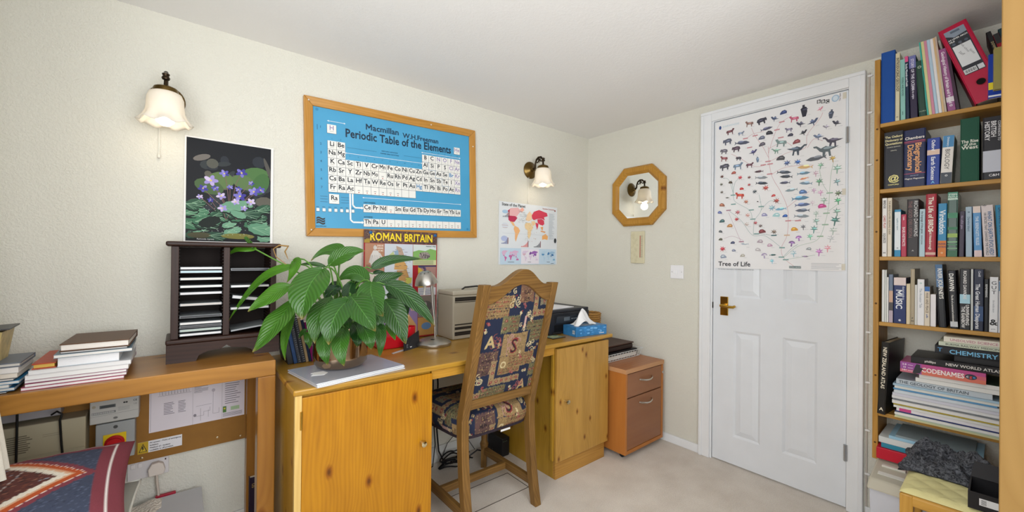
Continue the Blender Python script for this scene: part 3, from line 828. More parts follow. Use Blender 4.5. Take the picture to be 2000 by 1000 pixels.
for a, b_, yy in ((2.1, 11.9, .372), (12.1, 17.9, .432), (4.1, 17.9, .158), (.2, 1.9, .515)):
    p.line([(x0 + a * cw, yy), (x0 + b_ * cw, yy)], .0022, '#dfe9ef')
    for e, s in ((a, -1), (b_, 1)): p.poly([(x0 + e * cw, yy - .004), (x0 + e * cw + s * .008, yy), (x0 + e * cw, yy + .004)], '#dfe9ef')
for c in range(18):
    yy = .436 if c in (0, 1) else (.348 if c < 12 else .443 - .0)
    if 2 <= c < 12: yy = .362
    p.text(str(c + 1), x0 + (c + .5) * cw, yy - .006, .008, '#20486a')
p.text('NEW IUPAC NOTATION', x0 + 7.5 * cw, .405, .008, '#20486a', 1); p.text('FORMER IUPAC NOTATION', x0 + 7.5 * cw, .392, .008, '#20486a', 1)
p.line([(x0 + 2.2 * cw, .4), (x0 + 5.8 * cw, .4)], .001, '#20486a'); p.line([(x0 + 9.4 * cw, .4), (x0 + 12.8 * cw, .4)], .001, '#20486a')
cell(x0 + .62 * cw, .142, 'Ra', 1.15)
p.lay = 1
for k in range(6): p.rect(x0 + (-.9 + (k % 2) * 2.3) * cw, .125 + .013 * (k // 2), x0 + (-.1 + (k % 2) * 2.4) * cw, .1265 + .013 * (k // 2), '#20486a')
for k in range(7):
    p.lay = 1; p.rect(.006 + k * .027, .078, .021 + k * .027, .095, '#4d5a63'); p.lay = 2; p.rect(.007 + k * .027, .080, .020 + k * .027, .094, '#efeeea')
    p.rect(.006 + k * .027, .100, .018 + k * .027, .102, '#20486a')
p.lay = 1
for j in range(3):                                     # wavy publisher's mark
    yy = .02 + j * .011; top_ = []; bot = []
    for i in range(13):
        t = i / 12; y_ = yy + .004 * math.sin(t * 2 * math.pi); top_.append((.006 + .038 * t, y_ + .008)); bot.append((.006 + .038 * t, y_))
    for i in range(12): p.poly([bot[i], bot[i + 1], top_[i + 1], top_[i]], '#101418')
p.text('MACMILLAN', .026, .006, .008, INK, 1)
for a, b_ in ((.018, H_ - .012), (W_ - .02, .012)): p.ell(a, b_, .007, .007, '#2f86b8')
# staircase between metals and non-metals
sx = lambda c: x0 + c * cw
sy = lambda r: y0 - (r - 1) * chh
p.lay = 4; p.line([(sx(12), sy(2)), (sx(13), sy(2)), (sx(13), sy(3)), (sx(14), sy(3)), (sx(14), sy(4)), (sx(15), sy(4)), (sx(15), sy(5)), (sx(16), sy(5)), (sx(16), sy(6)), (sx(17), sy(6))], .0022, '#3d6f96')
p.build('printed_table', pt, vcol_mat('glossy_print', .35))
for a, b_ in ((-hw + .02, -hh + .03), (hw - .02, hh - .1), (-hw + .02, hh - .02), (hw - .3, hh - .02)):
    obj('pin', MB().lathe([(.004, 0), (.003, .003), (.0004, .004)], 8, (a, -.0215, b_), 'y'), mat('#e8e2d4', .3), pt)
pt.location = (-1.538, 0, 1.606); pt.rotation_euler = (0, math.radians(-1.75), 0)

# ------------------------------------------------------------------ posters
def sheet(name, label, cat, x0, x1, z0, z1, col, y=-.002, rough=.5, curl=0):
    nx, nz = 14, 10
    t = thing(name, label, cat, ((x0 + x1) / 2, y, z0))
    def fn(u, v):
        d = curl * (max(0, (u - .75) / .25) ** 2 * (1 - v) + .0 * v)
        return (x0 + (x1 - x0) * u, y - d, z0 + (z1 - z0) * v)
    m = MB().grid(nx, nz, fn)
    k = len(m.v); m.v += [(a, b + .0006, c) for a, b, c in m.v]; m.f += [tuple(i + k for i in f)[::-1] for f in m.f]
    obj('paper', m, mat(col, rough), t, fix=False)
    return t
# flower photograph
fp = sheet('flower_poster', 'photo poster of purple alpine flowers standing behind the disc rack', 'poster', -2.447, -2.139, 1.2245, 1.65, '#eceae6', y=-.006, rough=.3)
W_, H_ = .308, .4255
p = Print((-2.447, -.0068, 1.2245), (1, 0, 0), (0, 0, 1))
R = random.Random(11)
p.clip = (.006, .006, W_ - .010, H_ - .006)
p.rect(.006, .006, W_ - .010, H_ - .006, '#1b1d22')
p.lay = 1
for k in range(26):
    x, y = R.uniform(.02, .29), R.uniform(.14, .36); 
    p.ell(x, y, R.uniform(.012, .035), R.uniform(.008, .025), R.choice(('#2c3138', '#343a3d', '#1b1d22', '#474b45', '#5d5b52')), 10, R.random())
for x, y, a, b_, c in ((.055, .345, .03, .012, '#6e6a66'), (.09, .325, .02, .02, '#55564f'), (.24, .30, .05, .03, '#4f7344'), (.12, .26, .045, .035, '#5d7649'), (.08, .23, .05, .03, '#4b6340'), (.2, .26, .045, .03, '#5a744a'), (.26, .26, .03, .05, '#456b3e'), (.29, .32, .008, .06, '#55534e')):
    p.ell(x, y, a, b_, c, 14, R.uniform(-.4, .4))
def leafblot(x, y, r, ry, c, rot):
    n = 22; p.poly([(x + (r * (1 + .10 * (i % 2)) * math.cos(2 * math.pi * i / n)) * math.cos(rot) - (ry * (1 + .1 * (i % 2)) * math.sin(2 * math.pi * i / n)) * math.sin(rot), y + (r * (1 + .1 * (i % 2)) * math.cos(2 * math.pi * i / n)) * math.sin(rot) + (ry * (1 + .1 * (i % 2)) * math.sin(2 * math.pi * i / n)) * math.cos(rot)) for i in range(n)], c)
p.lay = 2
for k in range(34):
    t_ = k / 33; x = R.uniform(.0, .3); y = .155 - .115 * t_ + R.uniform(-.015, .015); r = R.uniform(.022, .05)
    c = R.choice(('#2f5440', '#3f6f52', '#4c7d5f', '#5f9073', '#2a4a3a', '#6d9c80'))
    rot = R.uniform(-.5, .5); leafblot(x, y - .004, r * 1.06, r * .56, '#15201b', rot); leafblot(x, y, r, r * .5, c, rot)
    for j in range(6): p.line([(x - r * .7 * math.cos(rot), y - r * .7 * math.sin(rot)), (x + r * .9 * math.cos(rot + (j - 2.5) * .42), y + r * .5 * math.sin(rot + (j - 2.5) * .9))], .0012, '#8fb596')
for k in range(160):
    x, y = R.uniform(.01, .29), R.uniform(.03, .17); p.ell(x, y, .0013, .001, '#c9dccf', 5)
p.ell(.18, .03, .06, .012, '#7d7a3c', 12); p.ell(.05, .03, .04, .012, '#4c4a33', 12)
FL = ((.085, .255, 1.3, 1), (.19, .30, 1.1, 0), (.13, .29, .9, 0), (.235, .225, 1.1, 0), (.26, .235, .9, 0), (.185, .20, 1.2, 0), (.06, .22, .9, 0), (.12, .195, .9, 1), (.18, .23, .7, 0), (.225, .26, .6, 0), (.15, .235, .6, 0), (.10, .225, .7, 0), (.05, .185, .6, 1), (.085, .175, .6, 0), (.17, .175, .8, 1), (.225, .18, .9, 1), (.2, .15, .7, 1), (.125, .145, .9, 1))
for x, y, s, li in FL:
    p.lay = 2; p.line([(x, y), (x * .5 + .075, y - .05), (.15, .13)], .002, '#7b5d5a')
for x, y, s, li in FL:
    a0 = R.random() * 6
    for j in range(5):
        p.lay = 3 + j % 2; a = a0 + j * 1.2566
        p.ell(x + .010 * s * math.cos(a), y + .008 * s * math.sin(a), .010 * s, .006 * s, R.choice(('#5b56b0', '#7873c4', '#443e96', '#8d86d0') if not li else ('#b9a9d8', '#9b8fce', '#cdbfe0')), 9, a)
    p.lay = 5; p.ell(x, y, .0035 * s, .003 * s, '#d8c860', 7)
p.lay = 3; p.text('Ramonda myconi', .07, .012, .008, '#e6e6e6')
p.build('photo_print', fp, vcol_mat('glossy_photo', .45, spec=.15))

# roman britain
rb = sheet('history_poster', 'red bordered Roman history poster pinned below the periodic table', 'poster', -1.743, -1.33, .735, 1.31, '#a3202b', y=-.028)
p = Print((-1.743, -.0286, .735), (1, 0, 0), (0, 0, 1)); W_, H_ = .413, .575
R = random.Random(4)
p.rect(0, H_ - .066, W_, H_, '#5a3f35'); p.lay = 1
for k in range(420): p.rect(*(lambda x, y: (x, y, x + .008, y + .006))(R.random() * (W_ - .009), H_ - .065 + R.random() * .058), R.choice(('#7b5a49', '#4b3130', '#8d6f4f', '#6a4a4a', '#3a2a35')))
p.rect(.002, H_ - .066, .03, H_ - .045, '#a5882c')
for dx, dy, c, l in ((.0016, -.0016, '#3b1d12', 2), (-.001, .001, '#6b3a14', 3), (0, 0, '#f2d52b', 4)):
    p.lay = l; p.text('ROMAN BRITAIN', W_ / 2 + dx, H_ - .053 + dy, .058, c, 1, fit=.355)
for a in (.034, W_ - .014): p.lay = 5; p.ell(a, H_ - .014, .010, .008, '#1f5f98')
B0 = H_ - .068
def pan(x0, y0, x1, y1, c): p.lay = 1; p.rect(x0, y0, x1, y1, c); p.lay = 2
pan(.006, B0 - .145, .105, B0, '#b28164')
p.poly([(.035, B0 - .115), (.085, B0 - .115), (.08, B0 - .05), (.068, B0 - .036), (.048, B0 - .036), (.036, B0 - .06)], '#d8d4d0'); p.ell(.057, B0 - .022, .009, .012, '#c9c4c0')
p.line([(.078, B0 - .05), (.095, B0 - .075), (.085, B0 - .085)], .01, '#cfcac6'); p.line([(.04, B0 - .06), (.03, B0 - .1)], .01, '#c5c0bc')
for k in range(4): p.lay = 3; p.line([(.04 + k * .01, B0 - .11), (.045 + k * .009, B0 - .06)], .0015, '#8e8884')
for k in range(6): p.rect(.012, B0 - .143 + k * .006, .1 - R.random() * .02, B0 - .1405 + k * .006, '#3b2f30')
for k in range(3): p.text(('JULIUS', 'CAESAR', '55 BC')[k], .1, B0 - .015 - k * .013, .011, '#f0e6dc', 1, 'r')
pan(.107, B0 - .335, .265, B0, '#c8cfd8')
p.lay = 3
for pts, c in (([(.17, -.01), (.20, -.02), (.215, -.06), (.2, -.085), (.17, -.085), (.155, -.06), (.175, -.045)], '#b39a86'), ([(.165, -.085), (.21, -.085), (.235, -.12), (.23, -.14), (.16, -.135)], '#c89a5a'), ([(.13, -.06), (.155, -.04), (.165, -.07), (.14, -.085)], '#b4bf86'), ([(.16, -.04), (.18, -.03), (.185, -.06), (.165, -.065)], '#8ba4b8'), ([(.175, -.14), (.232, -.14), (.245, -.18), (.225, -.2), (.175, -.19)], '#b98f57'), ([(.15, -.17), (.185, -.165), (.185, -.2), (.15, -.205)], '#b8a0ac'), ([(.225, -.18), (.262, -.18), (.258, -.21), (.23, -.215)], '#c3c45e'), ([(.17, -.2), (.23, -.2), (.235, -.23), (.175, -.235)], '#c6b35d'), ([(.18, -.23), (.255, -.225), (.24, -.265), (.18, -.265)], '#86a2bf'), ([(.13, -.25), (.185, -.235), (.18, -.27), (.14, -.285)], '#b7a7b8'), ([(.12, -.285), (.18, -.265), (.175, -.29), (.125, -.31)], '#a4b77a')):
    p.poly([(a, B0 + b_) for a, b_ in pts], c)
for k in range(60):
    p.lay = 4; a, b_ = R.uniform(.14, .245), R.uniform(-.29, -.03); p.rect(a, B0 + b_, a + R.uniform(.006, .02), B0 + b_ + .0018, '#5a5560')
pan(.267, B0 - .113, W_ - .006, B0, '#cfd8d6'); p.poly([(.267, B0 - .04), (.3, B0 - .03), (.34, B0 - .035), (.37, B0 - .022), (W_ - .006, B0 - .03), (W_ - .006, B0 - .085), (.267, B0 - .085)], '#7fae5e'); p.lay = 3; p.ell(.335, B0 - .06, .035, .02, '#8d8580'); p.lay = 4
for k in range(16): p.ell(.305 + R.random() * .06, B0 - .072 + R.random() * .03, .004, .006, R.choice(('#4b4347', '#a69a94', '#6d5d60')), 6)
p.lay = 3; p.rect(.267, B0 - .113, W_ - .006, B0 - .085, '#c9cf9c'); p.text("Hadrian's Wall", W_ - .01, B0 - .012, .010, '#2b3350', 1, 'r')
for k in range(4): p.lay = 4; p.rect(.272, B0 - .109 + k * .006, .39, B0 - .107 + k * .006, '#5b5a48')
pan(.297, B0 - .235, W_ - .006, B0 - .115, '#a47d74'); p.poly([(.297, B0 - .115), (.33, B0 - .15), (.35, B0 - .235), (.297, B0 - .235)], '#c7a73a'); p.lay = 3; p.line([(.30, B0 - .12), (.335, B0 - .125), (.345, B0 - .16), (.38, B0 - .185), (W_ - .008, B0 - .195)], .014, '#5a4a6e')
p.rect(.297, B0 - .122, W_ - .006, B0 - .115, '#33305a')
pan(.006, B0 - .33, .105, B0 - .147, '#d6cfc4')
for k, c in enumerate(('#5f5a4a', '#8a6b45', '#7c2f33')): p.poly([(.02 + k * .03, B0 - .24), (.035 + k * .03, B0 - .24), (.033 + k * .03, B0 - .17), (.024 + k * .03, B0 - .165)], c)
pan(.107, B0 - .5, .297, B0 - .337, '#8d77a3'); p.text('The', .29, B0 - .36, .022, '#e8d030', 1, 'r'); p.lay = 3; p.poly([(.15, B0 - .5), (.2, B0 - .4), (.24, B0 - .37), (.29, B0 - .44), (.29, B0 - .5)], '#c79a63'); p.text('Roman Army', .2, B0 - .39, .018, '#e8d9a0', 1)
pan(.299, B0 - .28, W_ - .006, B0 - .237, '#cfcfd6'); 
for k in range(5): p.rect(.303, B0 - .274 + k * .007, .38, B0 - .272 + k * .007, '#4a4f6a')
pan(.299, B0 - .4, W_ - .006, B0 - .282, '#7a6f66'); p.lay = 3; p.ell(.35, B0 - .34, .035, .03, '#54504e'); p.ell(.34, B0 - .33, .012, .014, '#a8a29a')
pan(.299, B0 - .5, W_ - .006, B0 - .402, '#b3884a'); p.lay = 3; p.ell(.35, B0 - .45, .03, .02, '#5c7fa8')
pan(.006, B0 - .5, .105, B0 - .332, '#8a5a52')
p.build('printed_panels', rb)
for a in (.034, W_ - .014): obj('tack', MB().lathe([(.006, 0), (.0065, .004), (.003, .006), (.0004, .0065)], 10, (-1.743 + a, -.0285, 1.31 - .014), 'y'), mat('#1d5f9c', .3), rb, smooth=40)

# world map poster
WM = dict(na=[(.02, .80), (.10, .93), (.26, .96), (.33, .88), (.27, .80), (.22, .70), (.16, .60), (.10, .62), (.06, .72)], green=[(.30, .92), (.36, .98), (.40, .92), (.34, .84)], usa=[(.05, .74), (.20, .74), (.25, .70), (.19, .60), (.12, .58), (.06, .63)],
          mex=[(.09, .60), (.16, .59), (.20, .50), (.16, .49)], sa=[(.19, .50), (.27, .46), (.31, .38), (.26, .26), (.22, .10), (.20, .16), (.20, .32), (.17, .42)], af=[(.44, .60), (.54, .60), (.61, .48), (.56, .40), (.55, .28), (.51, .18), (.48, .26), (.48, .40), (.42, .46), (.41, .54)],
          eu=[(.43, .66), (.46, .80), (.52, .90), (.58, .82), (.56, .68), (.50, .64)], ru=[(.57, .80), (.62, .90), (.74, .96), (.93, .90), (.95, .82), (.86, .78), (.88, .70), (.80, .74), (.70, .72), (.62, .68), (.58, .72)], me=[(.56, .64), (.64, .66), (.66, .58), (.60, .52), (.57, .57)],
          chn=[(.70, .71), (.80, .73), (.86, .69), (.87, .60), (.82, .55), (.76, .58), (.71, .62)], ind=[(.66, .62), (.73, .60), (.72, .52), (.70, .44), (.67, .54)], sea=[(.77, .54), (.84, .52), (.83, .42), (.80, .46)], ind2=[(.78, .42), (.90, .40), (.89, .37), (.79, .39)], aus=[(.82, .28), (.90, .34), (.96, .28), (.95, .18), (.88, .20), (.82, .18)])
sp = sheet('world_map_poster', 'pale folded world statistics map poster right of the periodic table', 'poster', -.872, -.34, 1.13, 1.54, '#e3e8ec', y=-.003, curl=0)
W_, H_ = .532, .41
p = Print((-.872, -.0038, 1.13), (1, 0, 0), (0, 0, 1))
def wmap(x0, y0, w_, h_, cols, dx=0):
    for k, pts in WM.items(): p.poly([(x0 + a * w_, y0 + b_ * h_) for a, b_ in pts], cols.get(k, cols['*']))
p.text('State of the Planet', .022, H_ - .026, .027, '#4c4f50', 1, 'l'); p.text('Population Connections', W_ - .03, H_ - .022, .012, '#b3675d', 1, 'r')
p.rect(W_ - .03, H_ - .03, W_ - .018, H_ - .02, '#8d3a30')
p.rect(.012, .0, W_ - .012, .108, '#c3d9ea')
p.lay = 1
p.rect(.19, .004, .355, .106, '#e8e4ec')
wmap(.055, .125, .40, .265, {'*': '#eec7a0', 'na': '#e7b3b5', 'usa': '#bd2f55', 'green': '#f0b0a0', 'ru': '#d43a55', 'chn': '#d43a55', 'ind': '#d43a55', 'eu': '#f0cfa8', 'af': '#ecd0a0', 'sa': '#efb57a', 'aus': '#efb06a', 'sea': '#e8a060', 'ind2': '#e8a060', 'mex': '#eec08a', 'me': '#f0d0a0'})
p.lay = 2; p.poly([(.06, .345), (.09, .365), (.085, .345)], '#bd2f55'); p.rect(.345, .262, .38, .275, '#f2ece4')
wmap(.02, .012, .155, .085, {'*': '#c96aa5', 'na': '#d9b6d2', 'usa': '#d9b6d2', 'ru': '#d9b6d2', 'eu': '#d9b6d2', 'chn': '#d9b6d2', 'green': '#d9d0e0'})
wmap(.195, .012, .155, .085, {'*': '#dccbe0', 'chn': '#8a4fa8', 'ru': '#9c62b4', 'ind': '#8a4fa8', 'usa': '#d7b5c4', 'eu': '#7a4a9a'})
wmap(.372, .012, .145, .085, {'*': '#b6d2e6', 'usa': '#5a93c2', 'chn': '#2f6ea8', 'ru': '#9cc0dc', 'eu': '#3a7ab4', 'ind': '#24588c', 'aus': '#6fa8cc'})
for bx, by, n_, c in ((.19, .118, 8, '#e26a64'), (.305, .118, 8, '#555b66'), (.022, .135, 7, '#6b74a8'), (.03, .31, 7, '#74757e')):
    for k in range(n_): p.lay = 2; p.rect(bx + k * .0085, by, bx + k * .0085 + .005, by + .006 + .05 * (k / n_) ** 2.2, c if k < n_ - 1 else '#7c3038')
for k in range(34): 
    y = H_ - .05 - k * .0055; p.lay = 2
    if y > .17: p.rect(W_ - .085, y, W_ - .085 + R.uniform(.03, .06), y + .0016, '#a7b2ba')
for k in range(26): a, b_ = R.uniform(.16, .23), R.uniform(.28, .37); p.rect(a, b_, a + R.uniform(.01, .03), b_ + .0014, '#8f979c')
for k in range(40): a, b_ = R.uniform(.22, .33), R.uniform(.15, .34); p.rect(a, b_, a + .006, b_ + .0015, R.choice(('#c85a5a', '#b8863a', '#8a8a60')))
p.ell(.05, .345, .025, .012, '#aacbe4'); p.ell(.045, .17, .028, .018, '#b4bfe2'); p.ell(.05, .255, .026, .018, '#d8dde6'); p.lay = 3; p.rect(.022, .255, .075, .257, '#c9a79a'); p.rect(.03, .24, .07, .242, '#c9a79a')
for a, b_ in ((.075, .03), (.10, .03), (.25, .03), (.43, .03), (.47, .02)): p.rect(a, b_ - .015, a + .03, b_ - .012, '#5a6470')
p.ell(W_ - .02, .17, .012, .018, '#2f343a')
p.lay = 1; p.line([(.03, .205), (W_ - .04, .205)], .0012, '#bcc4cb')
p.build('printed_map', sp)

# tree of life poster on the door
tl = thing('tree_of_life_poster', 'large white animal family tree poster taped to the door', 'poster', (-.004, -1.28, 1.127))
PY0, PY1, PZ0, PZ1 = -.978, -1.585, 1.127, 1.988
obj('paper', MB().box(-.0048, -.0042, PY0, PY1, PZ0, PZ1), mat('#eeeef0', .45), tl)
W_, H_ = PY0 - PY1, PZ1 - PZ0
p = Print((-.0048, PY0, PZ0), (0, -1, 0), (0, 0, 1), lift=.0004)
SH = dict(
 quad=[(-.5, .05), (-.42, .22), (.2, .24), (.3, .42), (.5, .36), (.46, .24), (.36, .12), (.3, -.02), (.32, -.34), (.22, -.34), (.2, -.06), (-.2, -.06), (-.24, -.34), (-.34, -.34), (-.36, -.04), (-.46, -.14)],
 beast=[(-.5, .0), (-.4, .26), (-.1, .34), (.25, .28), (.42, .3), (.5, .08), (.44, -.1), (.36, .02), (.3, -.06), (.3, -.34), (.18, -.34), (.14, -.1), (-.2, -.1), (-.22, -.34), (-.34, -.34), (-.38, -.1)],
 bird=[(-.5, -.1), (-.2, .0), (-.1, .3), (.1, .12), (.25, .3), (.42, .26), (.34, .12), (.2, -.08), (.06, -.14), (.06, -.36), (.0, -.36), (-.02, -.14), (-.2, -.12)],
 tall=[(-.1, -.5), (-.22, -.1), (-.2, .25), (-.06, .34), (-.08, .5), (.1, .5), (.1, .32), (.24, .2), (.2, -.1), (.14, -.5)],
 fish=[(-.5, .14), (-.36, .02), (-.1, .13), (.25, .12), (.5, .0), (.25, -.1), (-.1, -.11), (-.36, -.02), (-.5, -.14), (-.44, 0)],
 dino=[(-.5, .1), (-.2, .1), (.0, .2), (.2, .12), (.36, .28), (.5, .28), (.48, .2), (.38, .18), (.25, -.02), (.14, -.08), (.16, -.32), (.08, -.32), (.02, -.08), (-.08, -.1), (-.1, -.32), (-.18, -.32), (-.16, -.02), (-.34, .02)],
 bug=[(-.4, .0), (-.15, .12), (-.3, .4), (-.04, .16), (.06, .42), (.1, .14), (.4, .22), (.2, .02), (.42, -.16), (.1, -.1), (.06, -.4), (-.04, -.14), (-.3, -.36), (-.16, -.1)],
 plant=[(-.04, -.5), (-.06, -.1), (-.4, .0), (-.1, .08), (-.36, .32), (-.04, .2), (.02, .5), (.1, .2), (.38, .3), (.14, .06), (.42, -.06), (.06, -.1), (.04, -.5)],
 shell=[(-.4, -.2), (-.44, .1), (-.2, .34), (.14, .3), (.4, .04), (.44, -.2)],
 mush=[(-.1, -.45), (-.08, .0), (-.44, .02), (-.3, .3), (0, .4), (.3, .3), (.44, .02), (.08, .0), (.1, -.45)])
def at(a, b):     # place read off the slanted view of the sheet, turned into place on the sheet
    u = (a - 68) / 597.; d0, d1 = 2.41, 1.955
    zt = 233 - 128 * u; zb = 905 + 20 * u
    return u * d0 / (d1 + u * (d0 - d1)) * W_, (1 - (b - zt) / (zb - zt)) * H_
R = random.Random(9)
CRE = """135 278 46 quad #6b4048|185 287 34 quad #7d8aa0|222 244 44 quad #8a6a62|280 232 52 beast #3a3a48|338 222 44 bird #44506e|379 196 38 shell #3b4a78|474 190 62 tall #2a2a3a|548 184 32 bird #d98a9a|598 208 44 tall #4a5264|622 250 44 bird #3c3c4a
428 227 44 quad #c2607a|458 250 46 bird #4a4a5c|516 242 54 bird #4d5876|576 266 34 bird #9a96a4|404 276 36 quad #7d7890|472 290 42 bird #32343e|302 268 62 fish #5a5c72|316 288 40 shell #34343e|412 300 30 shell #3a3a4c|540 310 50 bird #6d7a94
122 323 52 beast #5d6274|190 330 84 fish #4e5468|280 310 38 shell #6a6e80|282 340 38 shell #5d5a66|368 336 56 quad #7f9494|440 332 40 shell #8a4a50|606 332 84 dino #4a4656|106 368 44 beast #6d6a76|162 358 48 beast #594a58|242 374 48 bird #4a4a72
348 370 50 dino #7a9a8c|440 368 90 dino #46505e|576 372 104 dino #5a666c|106 402 44 quad #8a5258|174 402 32 beast #4a4650|262 408 32 tall #7488a0|368 406 46 shell #4c4c52|398 428 42 bug #4a5c88|446 424 40 bug #3a62a0|530 410 90 fish #5c6068|606 412 38 plant #b3924a
110 440 56 beast #545460|172 438 54 quad #7488a0|226 434 40 quad #6a4450|268 464 48 fish #503c44|384 470 70 fish #4a525e|480 448 70 fish #d8b27a|552 442 36 plant #7fa890|628 458 50 plant #8fb4a4|280 492 66 fish #8a9096|394 490 62 fish #3e444c
474 476 60 fish #6a8a9e|98 484 30 bug #5a3a34|152 468 30 shell #a4564c|182 490 34 bug #c2404a|224 490 26 bug #6a4440|138 512 26 shell #4c4034|96 520 26 bug #5a5a50|282 518 64 fish #3c4450|388 518 52 fish #4c4e62|476 500 40 fish #d88a6a
484 522 60 fish #7a92a4|530 478 34 plant #c7a0b4|546 516 42 plant #5f8a70|628 518 40 plant #7c9aa0|224 524 24 bug #a03a40|190 542 26 shell #c23a38|98 556 26 bug #605a54|250 556 34 bug #50585e|300 540 42 bug #b0524c|418 552 60 fish #8a9ca4
472 562 40 shell #5a78a8|522 556 30 plant #c59ac0|552 566 34 plant #d49ac4|634 570 40 bug #64705c|180 574 50 quad #c24a3c|124 582 24 fish #4a5048|210 602 34 bug #b0705c|336 576 24 shell #c24a4c|350 600 40 bug #9a4a44|460 590 80 fish #5d8aa8
100 616 36 shell #a4705c|264 602 10 shell #303030|470 620 70 fish #5a6a92|516 612 30 plant #d4c2d0|568 602 40 plant #9ab4a4|632 604 40 plant #5aa47c|90 650 30 shell #6a74a4|172 650 38 bug #b0646c|218 664 34 bug #d09a94|296 664 34 shell #9a9ac0|330 632 44 bug #8ab0c4
370 638 56 fish #7ab0cc|470 646 66 fish #5c6474|466 672 70 fish #8a949c|560 628 40 shell #c24a8a|628 654 44 plant #84a49a|100 690 36 shell #4a6a6e|168 682 34 bug #b0404a|214 706 34 bug #c4b0a8|254 700 30 bug #a85058|350 666 40 shell #a4d0d4
390 670 28 shell #2f5aa4|532 662 34 plant #a0b8ac|620 694 54 plant #4c7a74|136 712 36 shell #c08a5a|94 738 26 shell #5a6064|278 714 28 bug #6a5c5c|286 740 40 shell #7a3a40|340 742 36 bug #7a6a60|434 732 36 shell #d8983a|474 722 32 plant #6a6a70
534 696 40 plant #8aa8a0|524 732 44 plant #6a9a98|612 740 44 plant #b4c4bc|94 774 26 shell #5a5a4c|150 790 28 shell #4c5470|206 796 44 fish #b0bcc8|276 786 34 shell #b4a4b0|322 804 30 shell #c4a0b8|422 796 36 mush #8a6aa0|454 772 34 mush #a87ac0|506 766 36 plant #7ac4a0
600 776 40 plant #c8ccd0|104 818 44 bug #c0404a|156 826 26 shell #8a90a4|196 850 30 shell #b4b0a4|268 824 34 shell #c4c0c4|296 850 36 mush #b0a4c4|336 848 34 fish #3a5a5c|332 876 30 plant #7ac4dc|430 842 40 plant #a4c8d4|500 822 26 shell #9aa0a4|548 836 44 plant #c07ac0|586 820 40 plant #e49aa8|108 854 40 shell #9aa4b8|484 856 30 fish #8a7a94""".replace('\n', '|').split('|')
for k, e in enumerate(CRE):
    a, b_, sz, sh, c = e.split(); x, y = at(float(a), float(b_)); s_ = float(sz) * .00098
    fl_ = R.choice((-1, 1)); q = R.uniform(-.15, .15); t = math.cos(q), math.sin(q)
    p.lay = 2 + k % 2
    P_ = [(fl_ * u * s_, v * s_) for u, v in SH[sh]]
    p.poly([(x + u * t[0] - v * t[1], y + u * t[1] + v * t[0]) for u, v in P_], c)
    cc = [min(255, int(int(c[i:i + 2], 16) * 1.45 + 18)) for i in (1, 3, 5)]
    p.lay = 4; p.ell(x - .08 * s_ * fl_, y + .10 * s_, .2 * s_, .06 * s_, '#%02x%02x%02x' % tuple(cc), 8, q)
    p.lay = 1; p.rect(x + .2 * s_, y - .42 * s_, x + .2 * s_ + .016, y - .42 * s_ + .0012, '#b9bcc2')
def branch(pts, c, w=.0013):
    q = [at(*z) for z in pts]; out = []
    for i in range(len(q) - 1):
        P0, P1, P2, P3 = q[max(i - 1, 0)], q[i], q[i + 1], q[min(i + 2, len(q) - 1)]
        for t in [j / 6 for j in range(6)]:
            out.append(tuple(.5 * ((2 * P1[d]) + (-P0[d] + P2[d]) * t + (2 * P0[d] - 5 * P1[d] + 4 * P2[d] - P3[d]) * t * t + (-P0[d] + 3 * P1[d] - 3 * P2[d] + P3[d]) * t ** 3) for d in (0, 1)))
    out.append(q[-1]); p.lay = 1; p.line(out, w, c)
RD, TE, GR = '#c98a92', '#7aa3a0', '#9ab8a2'
for pts, c in (([(435, 902), (385, 860), (375, 815), (400, 760), (405, 690), (400, 630), (370, 560), (330, 490), (315, 420), (310, 350)], RD), ([(312, 400), (285, 350), (250, 300), (232, 262)], RD), ([(312, 380), (330, 320), (350, 270), (372, 238), (420, 210)], RD), ([(315, 420), (400, 380), (480, 360), (490, 300), (545, 230), (560, 200)], RD), ([(315, 430), (250, 440), (180, 400), (140, 380)], RD), ([(325, 480), (380, 450), (450, 440), (520, 440)], RD), ([(490, 360), (520, 320), (560, 330)], RD), ([(400, 630), (440, 600), (500, 560)], RD),
               ([(375, 815), (300, 760), (240, 755), (190, 690), (130, 640)], TE), ([(245, 755), (250, 690), (280, 640), (270, 570)], TE), ([(240, 680), (225, 640), (160, 600), (150, 560), (130, 500), (105, 490)], TE), ([(150, 570), (160, 510), (190, 490)], TE), ([(150, 570), (148, 530), (142, 500)], TE), ([(200, 780), (150, 760), (110, 770)], '#b892a8'), ([(340, 760), (280, 750), (250, 750)], TE), ([(280, 640), (320, 600), (360, 610)], TE), ([(190, 790), (160, 720), (130, 650)], '#b892a8'),
               ([(385, 860), (450, 810), (540, 780), (575, 700), (590, 620), (595, 540), (600, 480), (610, 430)], GR), ([(590, 570), (560, 520), (545, 450)], GR), ([(590, 650), (630, 620), (640, 600)], GR), ([(380, 860), (420, 820), (450, 800)], TE), ([(385, 870), (460, 860), (530, 850)], GR), ([(312, 360), (380, 330), (420, 350)], RD), ([(405, 690), (450, 690), (480, 670)], RD), ([(210, 310), (240, 290), (290, 280)], RD)):
    branch(pts, c)
for a, b_, c in ((250, 298, RD), (350, 274, RD), (372, 238, RD), (310, 418, RD), (320, 430, RD), (318, 476, RD), (288, 434, RD), (225, 352, RD), (205, 310, RD), (405, 692, RD), (400, 758, '#d8b89a'), (375, 858, TE), (378, 815, TE), (150, 570, TE), (235, 640, TE), (280, 625, TE), (242, 682, TE), (152, 612, TE), (340, 758, '#3a6a70'), (260, 750, TE), (130, 640, '#b0849a'), (190, 785, '#b0849a'), (594, 568, GR), (580, 660, GR), (552, 765, GR), (450, 692, RD), (368, 310, RD), (395, 870, TE), (575, 712, GR)):
    x, y = at(a, b_); p.lay = 4; p.rect(x - .013, y - .003, x + .013, y + .003, c)
